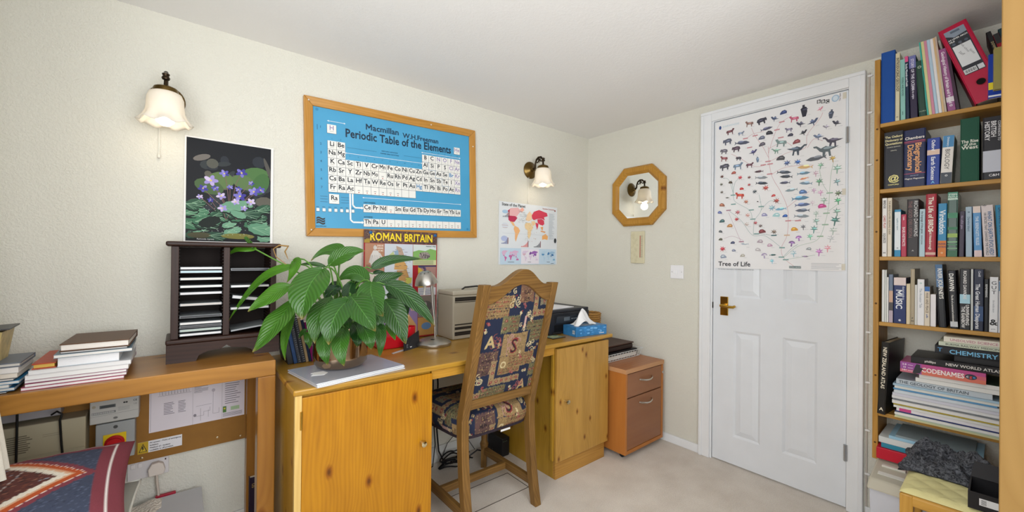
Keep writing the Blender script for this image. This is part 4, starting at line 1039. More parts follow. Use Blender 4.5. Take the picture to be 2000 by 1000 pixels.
p.lay = 4; x, y = at(438, 905); p.rect(x - .026, y - .005, x + .026, y + .006, '#2a5a5c'); p.lay = 5; p.text('COMMON ANCESTOR', x, y - .002, .007, '#f0f0f0', 1)
p.lay = 1
x, y = at(85, 895); p.text('Tree of Life', x, y, .036, '#3c3e44', 1, 'l', fit=.215)
x, y = at(85, 912); p.text('For further information visit www.open2.net/darwin', x, y, .009, '#70747a', 0, 'l')
x, y = at(100, 258); p.text('DARWIN200', x, y, .016, '#b9d0dc', 0, 'l'); x, y = at(88, 258); p.ell(x, y, .007, .011, '#2f4a8a')
for k, c in enumerate('BBC'):
    x, y = at(541 + k * 20, 150); p.lay = 1; p.rect(x - .0075, y - .009, x + .0075, y + .009, '#1c1c20'); p.lay = 2; p.text(c, x, y - .0065, .018, '#f2f2f2', 1)
x, y = at(617, 137); p.lay = 1; p.ell(x, y, .015, .017, '#a9c4dc', 16); p.lay = 2; p.ell(x, y, .010, .012, '#d8e4ee', 14)
x, y = at(641, 130); p.text('The Open', x, y - .02, .009, '#8a8494', 1, 'l', rot=math.pi / 2); 
for k in range(5): x, y = at(512, 888 + k * 6); p.lay = 1; p.rect(x, y, x + .12 - .01 * (k % 3), y + .0016, '#a9acb4')
p.build('printed_tree', tl)
for z in (PZ1 - .02, PZ0 + .02, PZ0 + .38): 
    obj('tape', MB().box(-.0056, -.005, PY1 + .012, PY1 - .002, z - .015, z + .015), mat('#d8d2c2', .3), tl)

# ------------------------------------------------------------------ disc rack and discs
RK = wood('#1c0e09', '#372018', 'z', 20, .45, 0); RKX = wood('#1c0e09', '#3a2219', 'x', 20, .4, 0)
RF, RB_ = -.2, -.035
rk = thing('disc_rack', 'dark stained two column disc rack standing on the console table', 'rack', (-2.316, -.12, ZT))
for x0, x1 in ((-2.481, -2.459), (-2.329, -2.309), (-2.174, -2.154)):
    obj('upright', MB().box(x0, x1, RF, RB_, .872, 1.205), RK, rk, bevel=.0015)
obj('back_panel', MB().box(-2.459, -2.174, RB_ - .006, RB_, .872, 1.205), mat('#1d110c', .7), rk)
obj('cornice', MB().box(-2.496, -2.139, RF - .014, RB_ + .005, 1.2055, 1.2225), RKX, rk, bevel=.006, seg=3)
obj('plinth_board', MB().box(-2.494, -2.141, RF - .012, RB_ + .005, .855, .8715), RKX, rk, bevel=.005, seg=3)
prof = [(-2.492, ZT), (-2.492, .8545), (-2.143, .8545), (-2.143, ZT), (-2.228, ZT), (-2.236, ZT + .02), (-2.26, ZT + .032), (-2.30, ZT + .035), (-2.3175, ZT + .048), (-2.335, ZT + .035), (-2.375, ZT + .032), (-2.40, ZT + .02), (-2.408, ZT)]
mm = MB(); n = len(prof)
def plinth_skirt():
    # closed outline split in convex strips so the cut-out arches stay open
    xs = sorted({a for a, _ in prof})
    low = [(-2.492, ZT), (-2.408, ZT), (-2.40, ZT + .02), (-2.375, ZT + .032), (-2.335, ZT + .035), (-2.3175, ZT + .048), (-2.30, ZT + .035), (-2.26, ZT + .032), (-2.236, ZT + .02), (-2.228, ZT), (-2.143, ZT)]
    m = MB()
    for (a, za), (b, zb) in zip(low, low[1:]):
        m.hexa([(a, RF - .01, za), (b, RF - .01, zb), (b, RF + .004, zb), (a, RF + .004, za), (a, RF - .01, .8545), (b, RF - .01, .8545), (b, RF + .004, .8545), (a, RF + .004, .8545)])
    return m
obj('front_skirt', plinth_skirt(), RKX, rk)
for x0 in (-2.492, -2.157): obj('side_skirt', MB().box(x0, x0 + .014, RF + .0045, RB_, ZT, .8545), RK, rk)
sl = MB()
for k in range(27):
    z = .885 + k * .0118
    for x, s in ((-2.459, 1), (-2.329, -1), (-2.309, 1), (-2.174, -1)): sl.box(x, x + s * .0028, RF + .006, RB_ - .01, z, z + .003)
obj('slot_ribs', sl, mat('#120b08', .5), rk, kind='stuff')
def disc(x0, x1, z, col, label, tilt=0, th=.009):
    t = thing('compact_disc', label, 'disc case', (x0, RF, z), 'discs in the rack')
    xc = (x0 + x1) / 2
    def sh(m): 
        if tilt: m.xf(Matrix.Translation((xc, 0, z)) @ Matrix.Rotation(tilt, 4, 'Y') @ Matrix.Translation((-xc, 0, -z)))
        return m
    obj('case', sh(MB().box(x0, x1, RF + .01, RF + .15, z, z + th)), mat('#9aa0a4', .15), t)
    obj('spine_card', sh(MB().box(x0 + .002, x1 - .002, RF + .0085, RF + .0098, z + .0012, z + th - .0012)), mat(col, .3), t)
cdx0, cdx1 = -2.4555, -2.3325
for k, (z, c, w_) in enumerate(((1.163, '#e8e6e8', 'white spined disc case, topmost in the left column of the rack'), (1.150, '#b9d4dc', 'pale blue spined disc case, second from top in the left column'), (1.124, '#dcdad4', 'off-white disc case third from top in the left column'), (1.096, '#e4e4e2', 'white disc case fourth from top in the left column'), (1.071, '#dedce0', 'white disc case fifth from top in the left column'), (1.030, '#cfc8c4', 'pinkish white disc case in the middle of the left column'), (.986, '#3c3c40', 'dark grey disc case in the lower left column'), (.962, '#e6e6e4', 'bright white disc case fourth from bottom of the left column'), (.9495, '#4a4a4e', 'charcoal disc case third from bottom of the left column'), (.9365, '#b9c8c0', 'grey green disc case second from bottom of the left column'), (.921, '#e9e9ea', 'white disc case lowest in the left column'))):
    disc(cdx0, cdx1, z - .012 - .03, c, w_)
rx0, rx1 = -2.305, -2.1775
for z, c, w_ in ((1.115, '#3a3a3e', 'black spined disc case highest in the right column'), (1.05, '#e6e6e6', 'white disc case upper middle of the right column'), (.965, '#d8d8d8', 'white disc case below the slanting one in the right column')):
    disc(rx0, rx1, z, c, w_)
disc(rx0 + .004, rx1 - .004, 1.0, '#d4d4d6', 'slanting silver striped disc case half fallen in the right column', math.radians(9), .012)
disc(rx0 + .002, rx1 - .006, .888, '#aeb0b4', 'loose grey disc sleeve sloping at the bottom of the right column', math.radians(-7), .006)

# ------------------------------------------------------------------ books
PAGE = mat('#e6e0d0', .8, bump=.3, bscale=500)
def book(label, w, h, d, col, cat='book', group=None, soft=False, bands=(), texts=(), rough=.4, pages=None, name=None):
    """upright book, spine towards -x, thickness along -y, local corner at the lower left of the spine"""
    t_ = .0012 if soft else .0028
    g = 0 if soft else .003
    m = MB().box(0, d, 0, -t_, 0, h).box(0, d, -w + t_, -w, 0, h).box(0, t_, -t_, -w + t_, 0, h)
    o = obj(name or ('paperback' if soft else 'hardback'), m, mat(col, rough), None, origin=(0, 0, 0), bevel=.0009 if w > .008 else 0)
    tag(o, label, cat, group)
    if w - 2 * t_ > .0008:
        obj('pages', MB().box(t_ + .0004, d - g - .001, -t_ - .0003, -w + t_ + .0003, g + .0006, h - g - .0006), pages or PAGE, o)
    if bands or texts:
        p = Print((0, 0, 0), (0, -1, 0), (0, 0, 1), lift=.0004)
        for z0, z1, c in bands:
            p.lay = 0; p.rect(.0006, z0 * h, w - .0006, z1 * h, c)
        p.lay = 2
        for T in texts:
            s, zf, size, c = T[:4]; xf = T[4] if len(T) > 4 else .5; mode = T[5] if len(T) > 5 else 'v'; bd = T[6] if len(T) > 6 else 1
            if mode == 'v': p.text(s, w * xf - size * .35, h * zf, size, c, bd, 'l', rot=-math.pi / 2, fit=h * (zf - .03))
            else: p.text(s, w * xf, h * zf, size, c, bd, 'c', fit=w * .9)
        # vertical lettering starts at zf and reads downwards
        p.build('spine_print', o)
    return o
def place(o, x, y, z, lean=0, w=0):
    a = math.radians(lean)
    o.location = (x, y, z + (w * math.sin(a) if a > 0 else 0)); o.rotation_euler = (a, 0, 0)
    return o
# bookcase
BC = wood('#9a6f2c', '#bd8c3f', 'z', 18, .45, .04, 3, .4); BCY = wood('#a6772e', '#c39447', 'y', 18, .42, .05, 4, .4)
bk = thing('bookcase', 'wall mounted pine bookcase full of books right of the door', 'bookcase', (-.1, -2.03, .35))
BF = -.2
obj('side_panel', MB().box(BF, -.001, -1.737, -1.719, .352, 2.022), BC, bk, bevel=.0015)
obj('side_panel', MB().box(BF, -.001, -2.40, -2.382, .352, 2.022), BC, bk, bevel=.0015)
SZ = {1: 1.7505, 2: 1.476, 3: 1.196, 4: .925, 5: .55, 6: .372}
for k, z in SZ.items(): obj('shelf', MB().box(BF, -.001, -2.3815, -1.7375, z - .016, z), BCY, bk, bevel=.0015)
for z in (.42, .7, 1.0, 1.3, 1.6, 1.73): obj('screw_plug', MB().lathe([(.004, 0), (.003, -.001), (.0003, -.0012)], 8, (BF, -1.728, z), 'x'), mat('#5a3d18', .6), bk)
SH1, SH2, SH3, SH4 = 'books on the top shelf', 'reference books on the second shelf', 'books on the middle shelf', 'books on the fourth shelf'
def row(items, z, grp, gap=.0006):
    prev = None
    for it in items:
        lab, y, w, h, lean, d, col, kw = it
        o = book(lab, w, h, d, col, group=grp, **kw)
        place(o, BF + kw.get('_x', .006), y, z + .0003, lean, w)
W1 = '#f0efe9'
def S(**k): return k
row([
 ('fat royal blue cloth binder at the left end of the top shelf', -1.7385, .043, .296, 0, .19, '#1c4f9e', S(rough=.7)),
 ('slim cream geology paperback beside the blue binder', -1.7825, .013, .278, 0, .18, '#d9d0b0', S(soft=True, texts=(('INTRODUCING GEOLOGY', .93, .0115, '#3a3428'), ('41', .05, .007, '#222222', .5, 'h')))),
 ('slim pale teal paperback on the top shelf', -1.7985, .0145, .247, -.6, .17, '#8fc4bb', S(soft=True, texts=(('FOSSILS AND ROCKS', .7, .008, '#3a6a62'), ('series', .14, .006, '#3a6a62')))),
 ('thin navy paperback with a bright pink top on the top shelf', -1.8145, .0105, .255, -1.2, .17, '#1b2f48', S(soft=True, bands=((.91, 1, '#e0508a'),), texts=(('Rocks Minerals and Fossils', .88, .0085, '#dfe4ea'),))),
 ('dark purple paperback with pale lettering on the top shelf', -1.8275, .021, .251, -1.6, .17, '#2d2340', S(soft=True, bands=((.8, 1, '#6a6ea8'),), texts=(('STORY OF THE OCEAN', .95, .012, '#d8d4e4'), ('from its origins', .5, .008, '#d8d4e4')))),
 ('dark green hardback with round gilt emblem on the top shelf', -1.8525, .021, .224, -3.2, .18, '#26483a', S(texts=(('o', .86, .022, '#9fb09a', .5, 'h'), ('FLORA', .08, .006, '#9fb09a', .5, 'h')))),
 ('very thin turquoise booklet leaning left on the top shelf', -1.8748, .0045, .297, -4.8, .19, '#3fae9f', S(soft=True)),
 ('thin pale yellow booklet leaning in the top shelf row', -1.8800, .008, .297, -4.8, .19, '#d9d49a', S(soft=True)),
 ('thin rose pink booklet leaning in the top shelf row', -1.8887, .0078, .297, -4.9, .19, '#d58fa4', S(soft=True)),
 ('thin powder blue booklet leaning in the top shelf row', -1.8972, .0088, .298, -5.0, .19, '#b9d2e4', S(soft=True)),
 ('thin white booklet leaning in the top shelf row', -1.9066, .0085, .298, -5.1, .19, '#eceaea', S(soft=True)),
 ('thin sandy orange booklet leaning in the top shelf row', -1.9157, .006, .299, -5.3, .19, '#d9b98a', S(soft=True)),
 ('thin beige booklet, last of the leaning pastel booklets', -1.9222, .0052, .302, -5.5, .19, '#c9b9a9', S(soft=True)),
 ('mauve geology history book leaning on the pastel booklets', -1.9300, .021, .247, -6.2, .18, '#9a5a8c', S(soft=True, bands=((.14, .22, '#dcd2d8'),), texts=(('Geological History of Britain and Ireland', .95, .0125, '#f2e8f0'), ('o', .07, .016, '#f0e6ee', .5, 'h')))),
 ('dark plum paperback wedged between mauve book and red file', -1.9525, .008, .244, -7.0, .17, '#3f2a3c', S(soft=True)),
], SZ[1], SH1)
row([
 ('thick black dictionary with gilt crest, first on the second shelf', -1.7495, .058, .234, 0, .17, '#20222c', S(texts=(('The Oxford', .89, .0125, '#e8dca4', .5, 'h'), ('Dictionary of', .83, .0125, '#e8dca4', .5, 'h'), ('Quotations', .77, .0125, '#e8dca4', .5, 'h'), ('FOURTH EDITION', .72, .005, '#d8d4c0', .5, 'h'), ('edited by', .66, .005, '#d8d4c0', .5, 'h'), ('@', .13, .034, '#e2d88c', .5, 'h'), ('OXFORD', .055, .008, '#e2d88c', .5, 'h')))),
 ('fat navy biographical dictionary with orange lettering and red rules', -1.8090, .062, .229, 0, .175, '#16204c', S(bands=((.785, .80, '#b03a5a'), (.765, .772, '#b03a5a'), (.225, .235, '#b03a5a')), texts=(('Chambers', .83, .015, '#e6e0d8', .5, 'h'), ('Biographical', .76, .0245, '#e8a86a', .68), ('Dictionary', .74, .0245, '#e8a86a', .32), ('EDITED BY', .185, .005, '#9aa0c0', .5, 'h'), ('Magnus Magnusson', .13, .008, '#e6e0d8', .5, 'h')))),
 ('royal blue earth sciences paperback with cream band', -1.8735, .035, .182, .6, .13, '#23409a', S(soft=True, bands=((.64, .75, '#e2c4b0'),), texts=(('Oxford', .96, .014, '#eef0f6'), ('Earth Sciences', .6, .0155, '#eef0f6'), ('A', .03, .014, '#7ac4e8', .5, 'h')))),
 ('white biology paperback with blue top and grey foot', -1.9105, .030, .182, 2.4, .13, '#e8e2dc', S(soft=True, bands=((0, .23, '#3c4450'), (.76, 1, '#3f86b8')), texts=(('BIOLOGY', .72, .018, '#3a3a3a', .5, 'v', 0), ('Dictionary of', .97, .008, '#d8e6f0'), ('o', .15, .014, '#e4e4e4', .5, 'h')))),
 ('tall green cloth hardback with white script title', -1.9625, .047, .236, 0, .17, '#2c5a48', S(rough=.75, texts=(('The Rise', .61, .016, '#e8e8dc', .5, 'h'), ('of the', .565, .013, '#e8e8dc', .5, 'h'), ('West', .51, .018, '#e8e8dc', .5, 'h')))),
 ('large black history hardback with pale horseman picture', -2.0175, .054, .227, 0, .17, '#1c1a22', S(bands=((.12, .46, '#c9ccd8'),), texts=(('BRITISH', .93, .017, '#e4e2e4', .48), ('HISTORY', .93, .017, '#e4e2e4', .2), ('COMPANION TO', .92, .009, '#c8c6c8', .72), ('C&H', .05, .012, '#e4e2e4', .5, 'h')))),
], SZ[2], SH2)
row([
 ('white card play paperback, first on the middle shelf', -1.7450, .0148, .243, 0, .16, '#eceae6', S(soft=True, texts=(('BRIDGE', .96, .010, '#3a3a3a'), ('CARD PLAY', .7, .010, '#b8433c'), ('SQUEEZE', .4, .010, '#5a5a5a'), ('M', .05, .009, '#222222', .5, 'h')))),
 ('cream bridge paperback, second on the middle shelf', -1.7610, .0138, .242, 0, .16, '#e4d9c4', S(soft=True, texts=(('THE BRIDGE PLAYERS BIDDING GUIDE', .95, .008, '#7a6a50'),))),
 ('short blue paperback with white spine label', -1.7825, .019, .192, 0, .12, '#2f8fbc', S(soft=True, bands=((.14, .95, '#e4ecef'),), texts=(('a guide to reason', .82, .007, '#7a9aa8'), ('o', .17, .01, '#33506a', .5, 'h')))),
 ('short crimson pink paperback on the middle shelf', -1.8025, .016, .171, 0, .12, '#b8304e', S(soft=True, texts=(('Colin', .95, .007, '#f0d8dc'), ('BASE INSTINCTS', .7, .0105, '#f0d8dc')))),
 ('thick black hardback with white capitals on the middle shelf', -1.8195, .034, .230, 0, .15, '#2c2628', S(texts=(('RICHARD DAWKINS', .97, .0155, '#e8e6e4', .76, 'v', 0), ('THE GOD DELUSION', .97, .0155, '#8a5a58', .28, 'v', 0), ('^', .08, .012, '#d0d0d0', .5, 'h')))),
 ('pale blue paperback beside the red bird book', -1.8545, .0158, .188, .3, .13, '#b8d2dc', S(soft=True, texts=(('the language of the genes', .95, .0085, '#4a5a64'), ('steve jones', .45, .008, '#7a8a94')))),
 ('tall red bird hardback with white title', -1.8712, .029, .245, .4, .16, '#a81c30', S(bands=((.03, .07, '#d8b0a0'),), texts=(('The Life of BIRDS', .95, .0185, '#f4ecdc'), ('David Attenborough', .45, .010, '#f4ecdc')))),
 ('blue and orange science paperback on the middle shelf', -1.9050, .0228, .205, .5, .13, '#2f8ab8', S(soft=True, bands=((0, .3, '#d8791e'),), texts=(('Virolution', .87, .0225, '#eef4f8'), ('FRANK', .225, .009, '#3a2a5a', .5, 'h'), ('RYAN', .17, .009, '#3a2a5a', .5, 'h'), ('o', .06, .012, '#f0d0a0', .5, 'h')))),
 ('glossy dark green jungle patterned hardback on the middle shelf', -1.9300, .0268, .245, .3, .16, '#1e4a38', S(rough=.2, bands=((.0, .1, '#2f6a4a'), (.12, .14, '#7aa880'), (.18, .2, '#4f8a62'), (.22, .24, '#86b88a'), (.30, .36, '#9ab85a'), (.42, .46, '#2f7a54'), (.6, .68, '#3f8a66'), (.88, .90, '#b8d8c8'), (.9, 1, '#3a8a70')), texts=(('STEPS', .95, .009, '#eaf2ea', .5, 'h'), ('FROM A', .92, .007, '#eaf2ea', .5, 'h'), ('MONSTER', .89, .008, '#eaf2ea', .5, 'h')))),
 ('short dark violet paperback beside the green hardback', -1.9600, .0135, .171, .8, .12, '#3a2f44', S(soft=True, texts=(('the selfish gene', .9, .008, '#9a8aa8'),))),
 ('grey blue paperback with faded title on the middle shelf', -1.9780, .0158, .186, -.4, .13, '#a9bfd0', S(soft=True, texts=(('o', .88, .01, '#33506a', .5, 'h'), ('Darwins Island', .8, .009, '#5a7a94')))),
 ('bright blue paperback with pink ends on the middle shelf', -1.9985, .0195, .186, -1.4, .13, '#5f9cd2', S(soft=True, bands=((0, .13, '#e6cfd0'), (.87, 1, '#e8d6cc')), texts=(('THE SERENGETI RULES', .8, .0105, '#d8e8f4'),))),
 ('wide white evolution paperback on the middle shelf', -2.0225, .0285, .188, -2.5, .13, '#e4d8d8', S(soft=True, texts=(('WHAT ON EARTH EVOLVED?', .88, .014, '#3a6a9a', .66), ('100 SPECIES THAT CHANGED THE WORLD', .86, .0085, '#6a6a70', .3), ('*', .93, .02, '#2a2a2a', .3, 'h')))),
 ('teal blue science guide at the right of the middle shelf', -2.0555, .024, .186, -2.5, .13, '#1f86b0', S(soft=True, texts=(("LAYMAN'S GUIDE TO SCIENCE", .95, .014, '#143a5a'),))),
], SZ[3], SH3)
row([
 ('thin white booklet, first on the fourth shelf', -1.7455, .0088, .216, 0, .15, '#e4e6e4', S(soft=True)),
 ('very thin white booklet, second on the fourth shelf', -1.7552, .0048, .216, 0, .15, '#d8dcd8', S(soft=True)),
 ('short thin white booklet, third on the fourth shelf', -1.7610, .0048, .186, 0, .13, '#e9e9e6', S(soft=True)),
 ('slim slate book with a portrait on its spine', -1.7668, .0130, .198, 0, .13, '#6f7d94', S(soft=True, bands=((0, .25, '#b8a8b4'), (.25, .45, '#4a4444'), (.42, .66, '#c9a48c')))),
 ('fat navy music guide with pinkish white top', -1.7815, .0368, .186, 0, .13, '#1c2e66', S(soft=True, bands=((.83, 1, '#e2d0cc'),), texts=(('MUSIC', .74, .0265, '#eef0f6', .45), ('classical guide to', .81, .008, '#c8d0e4', .8), ('e', .05, .016, '#eef0f6', .5, 'h')))),
 ('short cream paperback beside the navy music guide', -1.8192, .0112, .162, 0, .12, '#e2d2b0', S(soft=True)),
 ('tall beige stone coloured hardback on the fourth shelf', -1.8312, .0118, .222, 0, .15, '#b8aa90', S(texts=(('F', .1, .009, '#2a2a2a', .5, 'h'), ('M', .05, .009, '#2a2a2a', .5, 'h')))),
 ('narrow white paperback between beige hardback and white paperback', -1.8437, .0062, .159, 0, .12, '#dcdcd8', S(soft=True)),
 ('white pocket paperback with grey title on the fourth shelf', -1.8505, .0195, .182, 0, .12, '#eeeef0', S(soft=True, texts=(('o', .9, .012, '#9ac0b8', .5, 'h'), ('The Ancestor Tale', .8, .010, '#b0b8c0')))),
 ('cream pocket paperback with blue top edge', -1.8705, .0150, .154, 0, .12, '#e2d6c2', S(soft=True, bands=((.88, 1, '#2466ae'),), texts=(('WAR AND PEACE', .85, .010, '#7a6a5a'), ('puffin', .3, .007, '#3a5a9a')))),
 ('shortest white pocket book in the middle of the fourth shelf', -1.8870, .0148, .125, 0, .11, '#ece8ea', S(soft=True)),
 ('black travel hardback with blue top leaning left', -1.9100, .0200, .241, -2.8, .16, '#1d1f24', S(bands=((.9, 1, '#3f6a94'), (.64, .9, '#5a7aa0')), texts=(('RIVER JOURNEYS', .94, .0155, '#eceae4', .6),))),
 ('black hardback with large white capitals leaning left', -1.9400, .0205, .219, -2.2, .15, '#1c1c22', S(bands=((.03, .12, '#c9ccd0'),), texts=(('DARWIN', .95, .0165, '#f0eee8', .45), ('The life of a tormented evolutionist', .58, .007, '#e6e4de', .45)))),
 ('black paperback with pale blue picture band', -1.9632, .0268, .226, 0, .15, '#18181e', S(soft=True, bands=((.43, .58, '#a9d4e4'),), texts=(('RICHARD DAWKINS', .97, .0115, '#e8e6e4', .5), ('UNWEAVING', .41, .0125, '#e8e6e4', .74), ('THE RAINBOW', .38, .0125, '#e8e6e4', .35)))),
 ('thin silver grey booklet between two dark books', -1.9912, .0055, .226, 0, .15, '#c9ccca', S(soft=True)),
 ('dark navy paperback with tall white script title', -1.9982, .0235, .226, 0, .15, '#1f2740', S(soft=True, bands=((.16, .4, '#2a4a78'),), texts=(('The Great Human Diasporas', .76, .0145, '#e6e8ee', .42), ('Cavalli', .97, .008, '#c8ccd8', .6)))),
 ('slim black paperback left of the white gut book', -2.0232, .0108, .191, 0, .13, '#16181c', S(soft=True, texts=(('REMEMBERING', .9, .007, '#d8d8d8'),))),
 ('white paperback with a little drawn figure at its foot', -2.0350, .0200, .199, .4, .13, '#eeeff2', S(soft=True, texts=(('G', .86, .018, '#3a3a40', .5, 'h', 0), ('U', .775, .018, '#3a3a40', .5, 'h', 0), ('T', .69, .018, '#3a3a40', .5, 'h', 0), ('the inside story', .58, .007, '#b0b4ba'), ('&', .13, .03, '#1c1c20', .5, 'h'), ('giulia', .05, .005, '#9a9aa0', .5, 'h')))),
 ('pale paperback with blue square, last on the fourth shelf', -2.0560, .0160, .187, .4, .13, '#e2e4ea', S(soft=True, bands=((.8, .98, '#4f8ab8'),))),
], SZ[4], SH4)
# red lever arch file leaning against the row
lf_ = thing('lever_arch_file', 'red lever arch file with white label slanting up to the ceiling', 'file')
fw_, fh_, fd_ = .075, .318, .19
b = MB().box(0, fd_, 0, -.0025, 0, fh_).box(0, fd_, -fw_ + .0025, -fw_, 0, fh_).box(0, .0025, -.0025, -fw_ + .0025, 0, fh_)
obj('cover', b, mat('#bb1740', .35), lf_, bevel=.001)
obj('papers', MB().box(.02, fd_ - .01, -.006, -fw_ + .02, .004, fh_ - .01), PAGE, lf_)
p = Print((0, 0, 0), (0, -1, 0), (0, 0, 1))
p.rect(.011, .115, .064, .302, '#20242e'); p.lay = 1
p.poly([(.011, .285), (.03, .27), (.064, .275), (.064, .302), (.011, .302)], '#8a96a6'); p.rect(.014, .15, .061, .235, '#e2e4e6'); p.rect(.012, .118, .044, .136, '#e2e4e6'); p.rect(.047, .118, .062, .136, '#d8dade'); p.lay = 2
p.text('A4 LEVER ARCH', .0375, .262, .008, '#f0f0f0', 1, fit=.05); p.text('FILE', .02, .253, .008, '#f0f0f0', 1)
for k in range(3): p.ell(.021 + .016 * k, .244, .005, .005, '#4a5566')
p.text('Staff', .025, .2, .011, '#7a7a80', 0, rot=-1.2); p.text('Whole school', .038, .22, .009, '#7a7a80', 0, rot=-1.4); p.text('Notes', .05, .19, .009, '#7a7a80', 0, rot=-1.3)
p.text('Office Stationery', .0375, .141, .006, '#20242e', 1, fit=.046)
for k in range(14): p.rect(.0145 + k * .002, .121, .0145 + k * .002 + (.0012 if k % 3 else .0006), .133, '#20242e')
p.rect(.026, .288, .05, .296, '#5a6676')
p.build('spine_label', lf_)
obj('finger_ring', MB().lathe([(.0135, -.002), (.0135, .0015), (.0115, .0015), (.0115, -.002)], 24, (-.0004, -.0375, .072), 'x', caps=False), mat('#c9a86a', .25, 1), lf_)
obj('finger_hole', MB().lathe([(.0115, .0), (.0001, .0)], 24, (-.0006, -.0375, .072), 'x', caps=False), mat('#15120f', .9), lf_)
lf_.location = (BF - .022, -1.9995, SZ[1] + .0005); lf_.rotation_euler = (math.radians(-17.5), 0, 0)
row([
 ('black spined book slanting behind the red file', -2.088, .012, .27, -14, .15, '#1c1a1e', S(soft=True, texts=(('DOWN HOUSE', .85, .009, '#b8a87a'),))),
 ('red spined book slanting right of the red file', -2.101, .014, .255, -14, .15, '#a01c2c', S(bands=((.85, 1, '#16181c'),))),
 ('dark teal book slanting on the top shelf', -2.116, .012, .27, -14, .15, '#1d3a40', S(soft=True)),
 ('black and white book slanting on the top shelf', -2.129, .013, .272, -14, .15, '#d4dcdc', S(soft=True, bands=((.4, .9, '#1c2a30'),))),
], SZ[1], SH1)
# face-out books at the right end of the top shelf
bb = book('blue and yellow paperback lying face out beside the red file', .012, .155, .20, '#1c3fa8', group=SH1, soft=True)
p = Print((0, -.012, 0), (1, 0, 0), (0, 0, 1))
p.rect(.0, .03, .12, .055, '#e8d42a'); p.lay = 1; p.ell(.06, .045, .02, .008, '#1c3fa8'); p.rect(0, .004, .14, .010, '#e8ecf2')
p.build('cover_print', bb)
bb.location = (BF - .055, -2.030, SZ[1] + .0006); bb.rotation_euler = (0, 0, math.radians(-82))
ol = book('olive boxed book with dark green label on the top shelf', .02, .145, .13, '#a59a5a', group=SH1)
p = Print((0, -.02, 0), (1, 0, 0), (0, 0, 1))
p.rect(.02, .015, .1, .12, '#1f3a20'); p.rect(.02, .12, .1, .138, '#c22a2e'); p.lay = 1; p.text('OXO', .05, .124, .012, '#f2e8d8', 1); p.text('My Kind', .06, .075, .022, '#dcd4b0', 0, rot=-1.4); p.text('of Food', .045, .08, .018, '#dcd4b0', 0, rot=-1.4)
p.build('cover_print', ol)
ol.location = (BF - .07, -2.042, SZ[1] + .022); ol.rotation_euler = (0, 0, math.radians(-82))
# ---- lying stacks on the two lowest shelves
def lay(o, x, yleft, h, z, yaw=0):
    o.rotation_euler = (-math.pi / 2, 0, math.radians(yaw)); o.location = (x, yleft - h, z); return o
def atlas(label, y, w, h, lean, d, col, texts):
    o = book(label, w, h, d, col, texts=texts); return o
nz = book('tall black atlas leaning upright at the left of the fifth shelf', .025, .296, .2, '#23211f', texts=(('NEW ZEALAND ATLAS', .93, .0165, '#e8e0cc'), ('A', .05, .018, '#e8e0cc', .5, 'h')), pages=mat('#b9a98c', .8))
nz.location = (-.232, -1.7385, SZ[5] + .003); nz.rotation_euler = (math.radians(2.6), 0, math.radians(-6))
z = SZ[5] + .0006
MG = [('lowest cream magazine in the fifth shelf pile', .007, '#dcd8a8', -1.790, .285), ('pale green magazine second from bottom of the pile', .006, '#c4d4bc', -1.793, .28), ('thick white catalogue low in the magazine pile', .009, '#ecebe6', -1.791, .29), ('navy blue spined magazine low in the pile', .005, '#26336e', -1.792, .30), ('white magazine with a pink spot on its spine', .013, '#e9e6ea', -1.796, .285), ('white journal under the mustard one', .008, '#e4e4e0', -1.788, .28), ('mustard yellow spined journal in the pile', .005, '#b5a02e', -1.786, .295), ('fat white journal over the mustard one', .014, '#eceae8', -1.783, .29), ('thin grey spined magazine mid pile', .004, '#7d8288', -1.786, .28), ('white magazine above the thin grey one', .012, '#e8e8e8', -1.782, .295), ('lilac white magazine mid pile', .012, '#d8d8e4', -1.784, .28), ('bluish white magazine in the upper pile', .012, '#d4dce4', -1.789, .29), ('sky blue spined booklet in the upper pile', .006, '#5f9cc8', -1.786, .27), ('off-white report under the geology book', .010, '#e2e2dc', -1.790, .285), ('powder blue booklet directly under the geology book', .008, '#a8c4d8', -1.786, .28)]
for k, (lb, th, c, yl, L_) in enumerate(MG):
    kw = {}
    if 'pink' in lb: kw = dict(bands=((.85, .97, '#d0408a'),))
    o = book(lb, th, L_, .2, c, soft=True, group='magazines piled on the fifth shelf', cat='magazine', name='magazine', **kw)
    lay(o, -.222 - .004 * (k % 3), yl, L_, z, 0); z += th + .0004
o = book('grey geology paperback lying on the magazine pile', .02, .25, .19, '#c2ccd4', soft=True, texts=(('THE GEOLOGY OF BRITAIN', .97, .015, '#54606a'),)); lay(o, -.226, -1.795, .25, z); z += .0204
for lb, th, c, yl in (('white glossy magazine above the geology paperback', .016, '#e6e6e2', -1.85), ('green covered magazine under the pink game box', .016, '#3f5a48', -1.86)):
    o = book(lb, th, .28, .19, c, soft=True, cat='magazine', name='magazine', group='magazines piled on the fifth shelf', bands=((.0, 1, '#e4e4e0'),)); lay(o, -.224, yl, .28, z); z += th + .0004
gb = thing('game_box', 'purple and orange word game box in the fifth shelf pile', 'game box')
bx = obj('box', MB().box(0, .16, 0, -.222, 0, .04), mat('#c0508c', .35), gb, bevel=.0015)
p = Print((0, 0, 0), (0, -1, 0), (0, 0, 1))
p.rect(.0, .0, .06, .04, '#9a4a9c'); p.rect(.06, 0, .222, .014, '#d8705a'); p.rect(.06, .014, .222, .027, '#cf5f72'); p.rect(0, 0, .05, .012, '#c8687c'); p.lay = 1
p.text('CODENAMES', .115, .011, .024, '#f2ece8', 1, fit=.11); p.poly([(.035, .002), (.042, .0), (.056, .004), (.06, .016), (.066, .022), (.056, .026), (.056, .036), (.046, .038), (.042, .028)], '#191722')
p.ell(.186, .02, .015, .010, '#22253a', 14); p.lay = 2
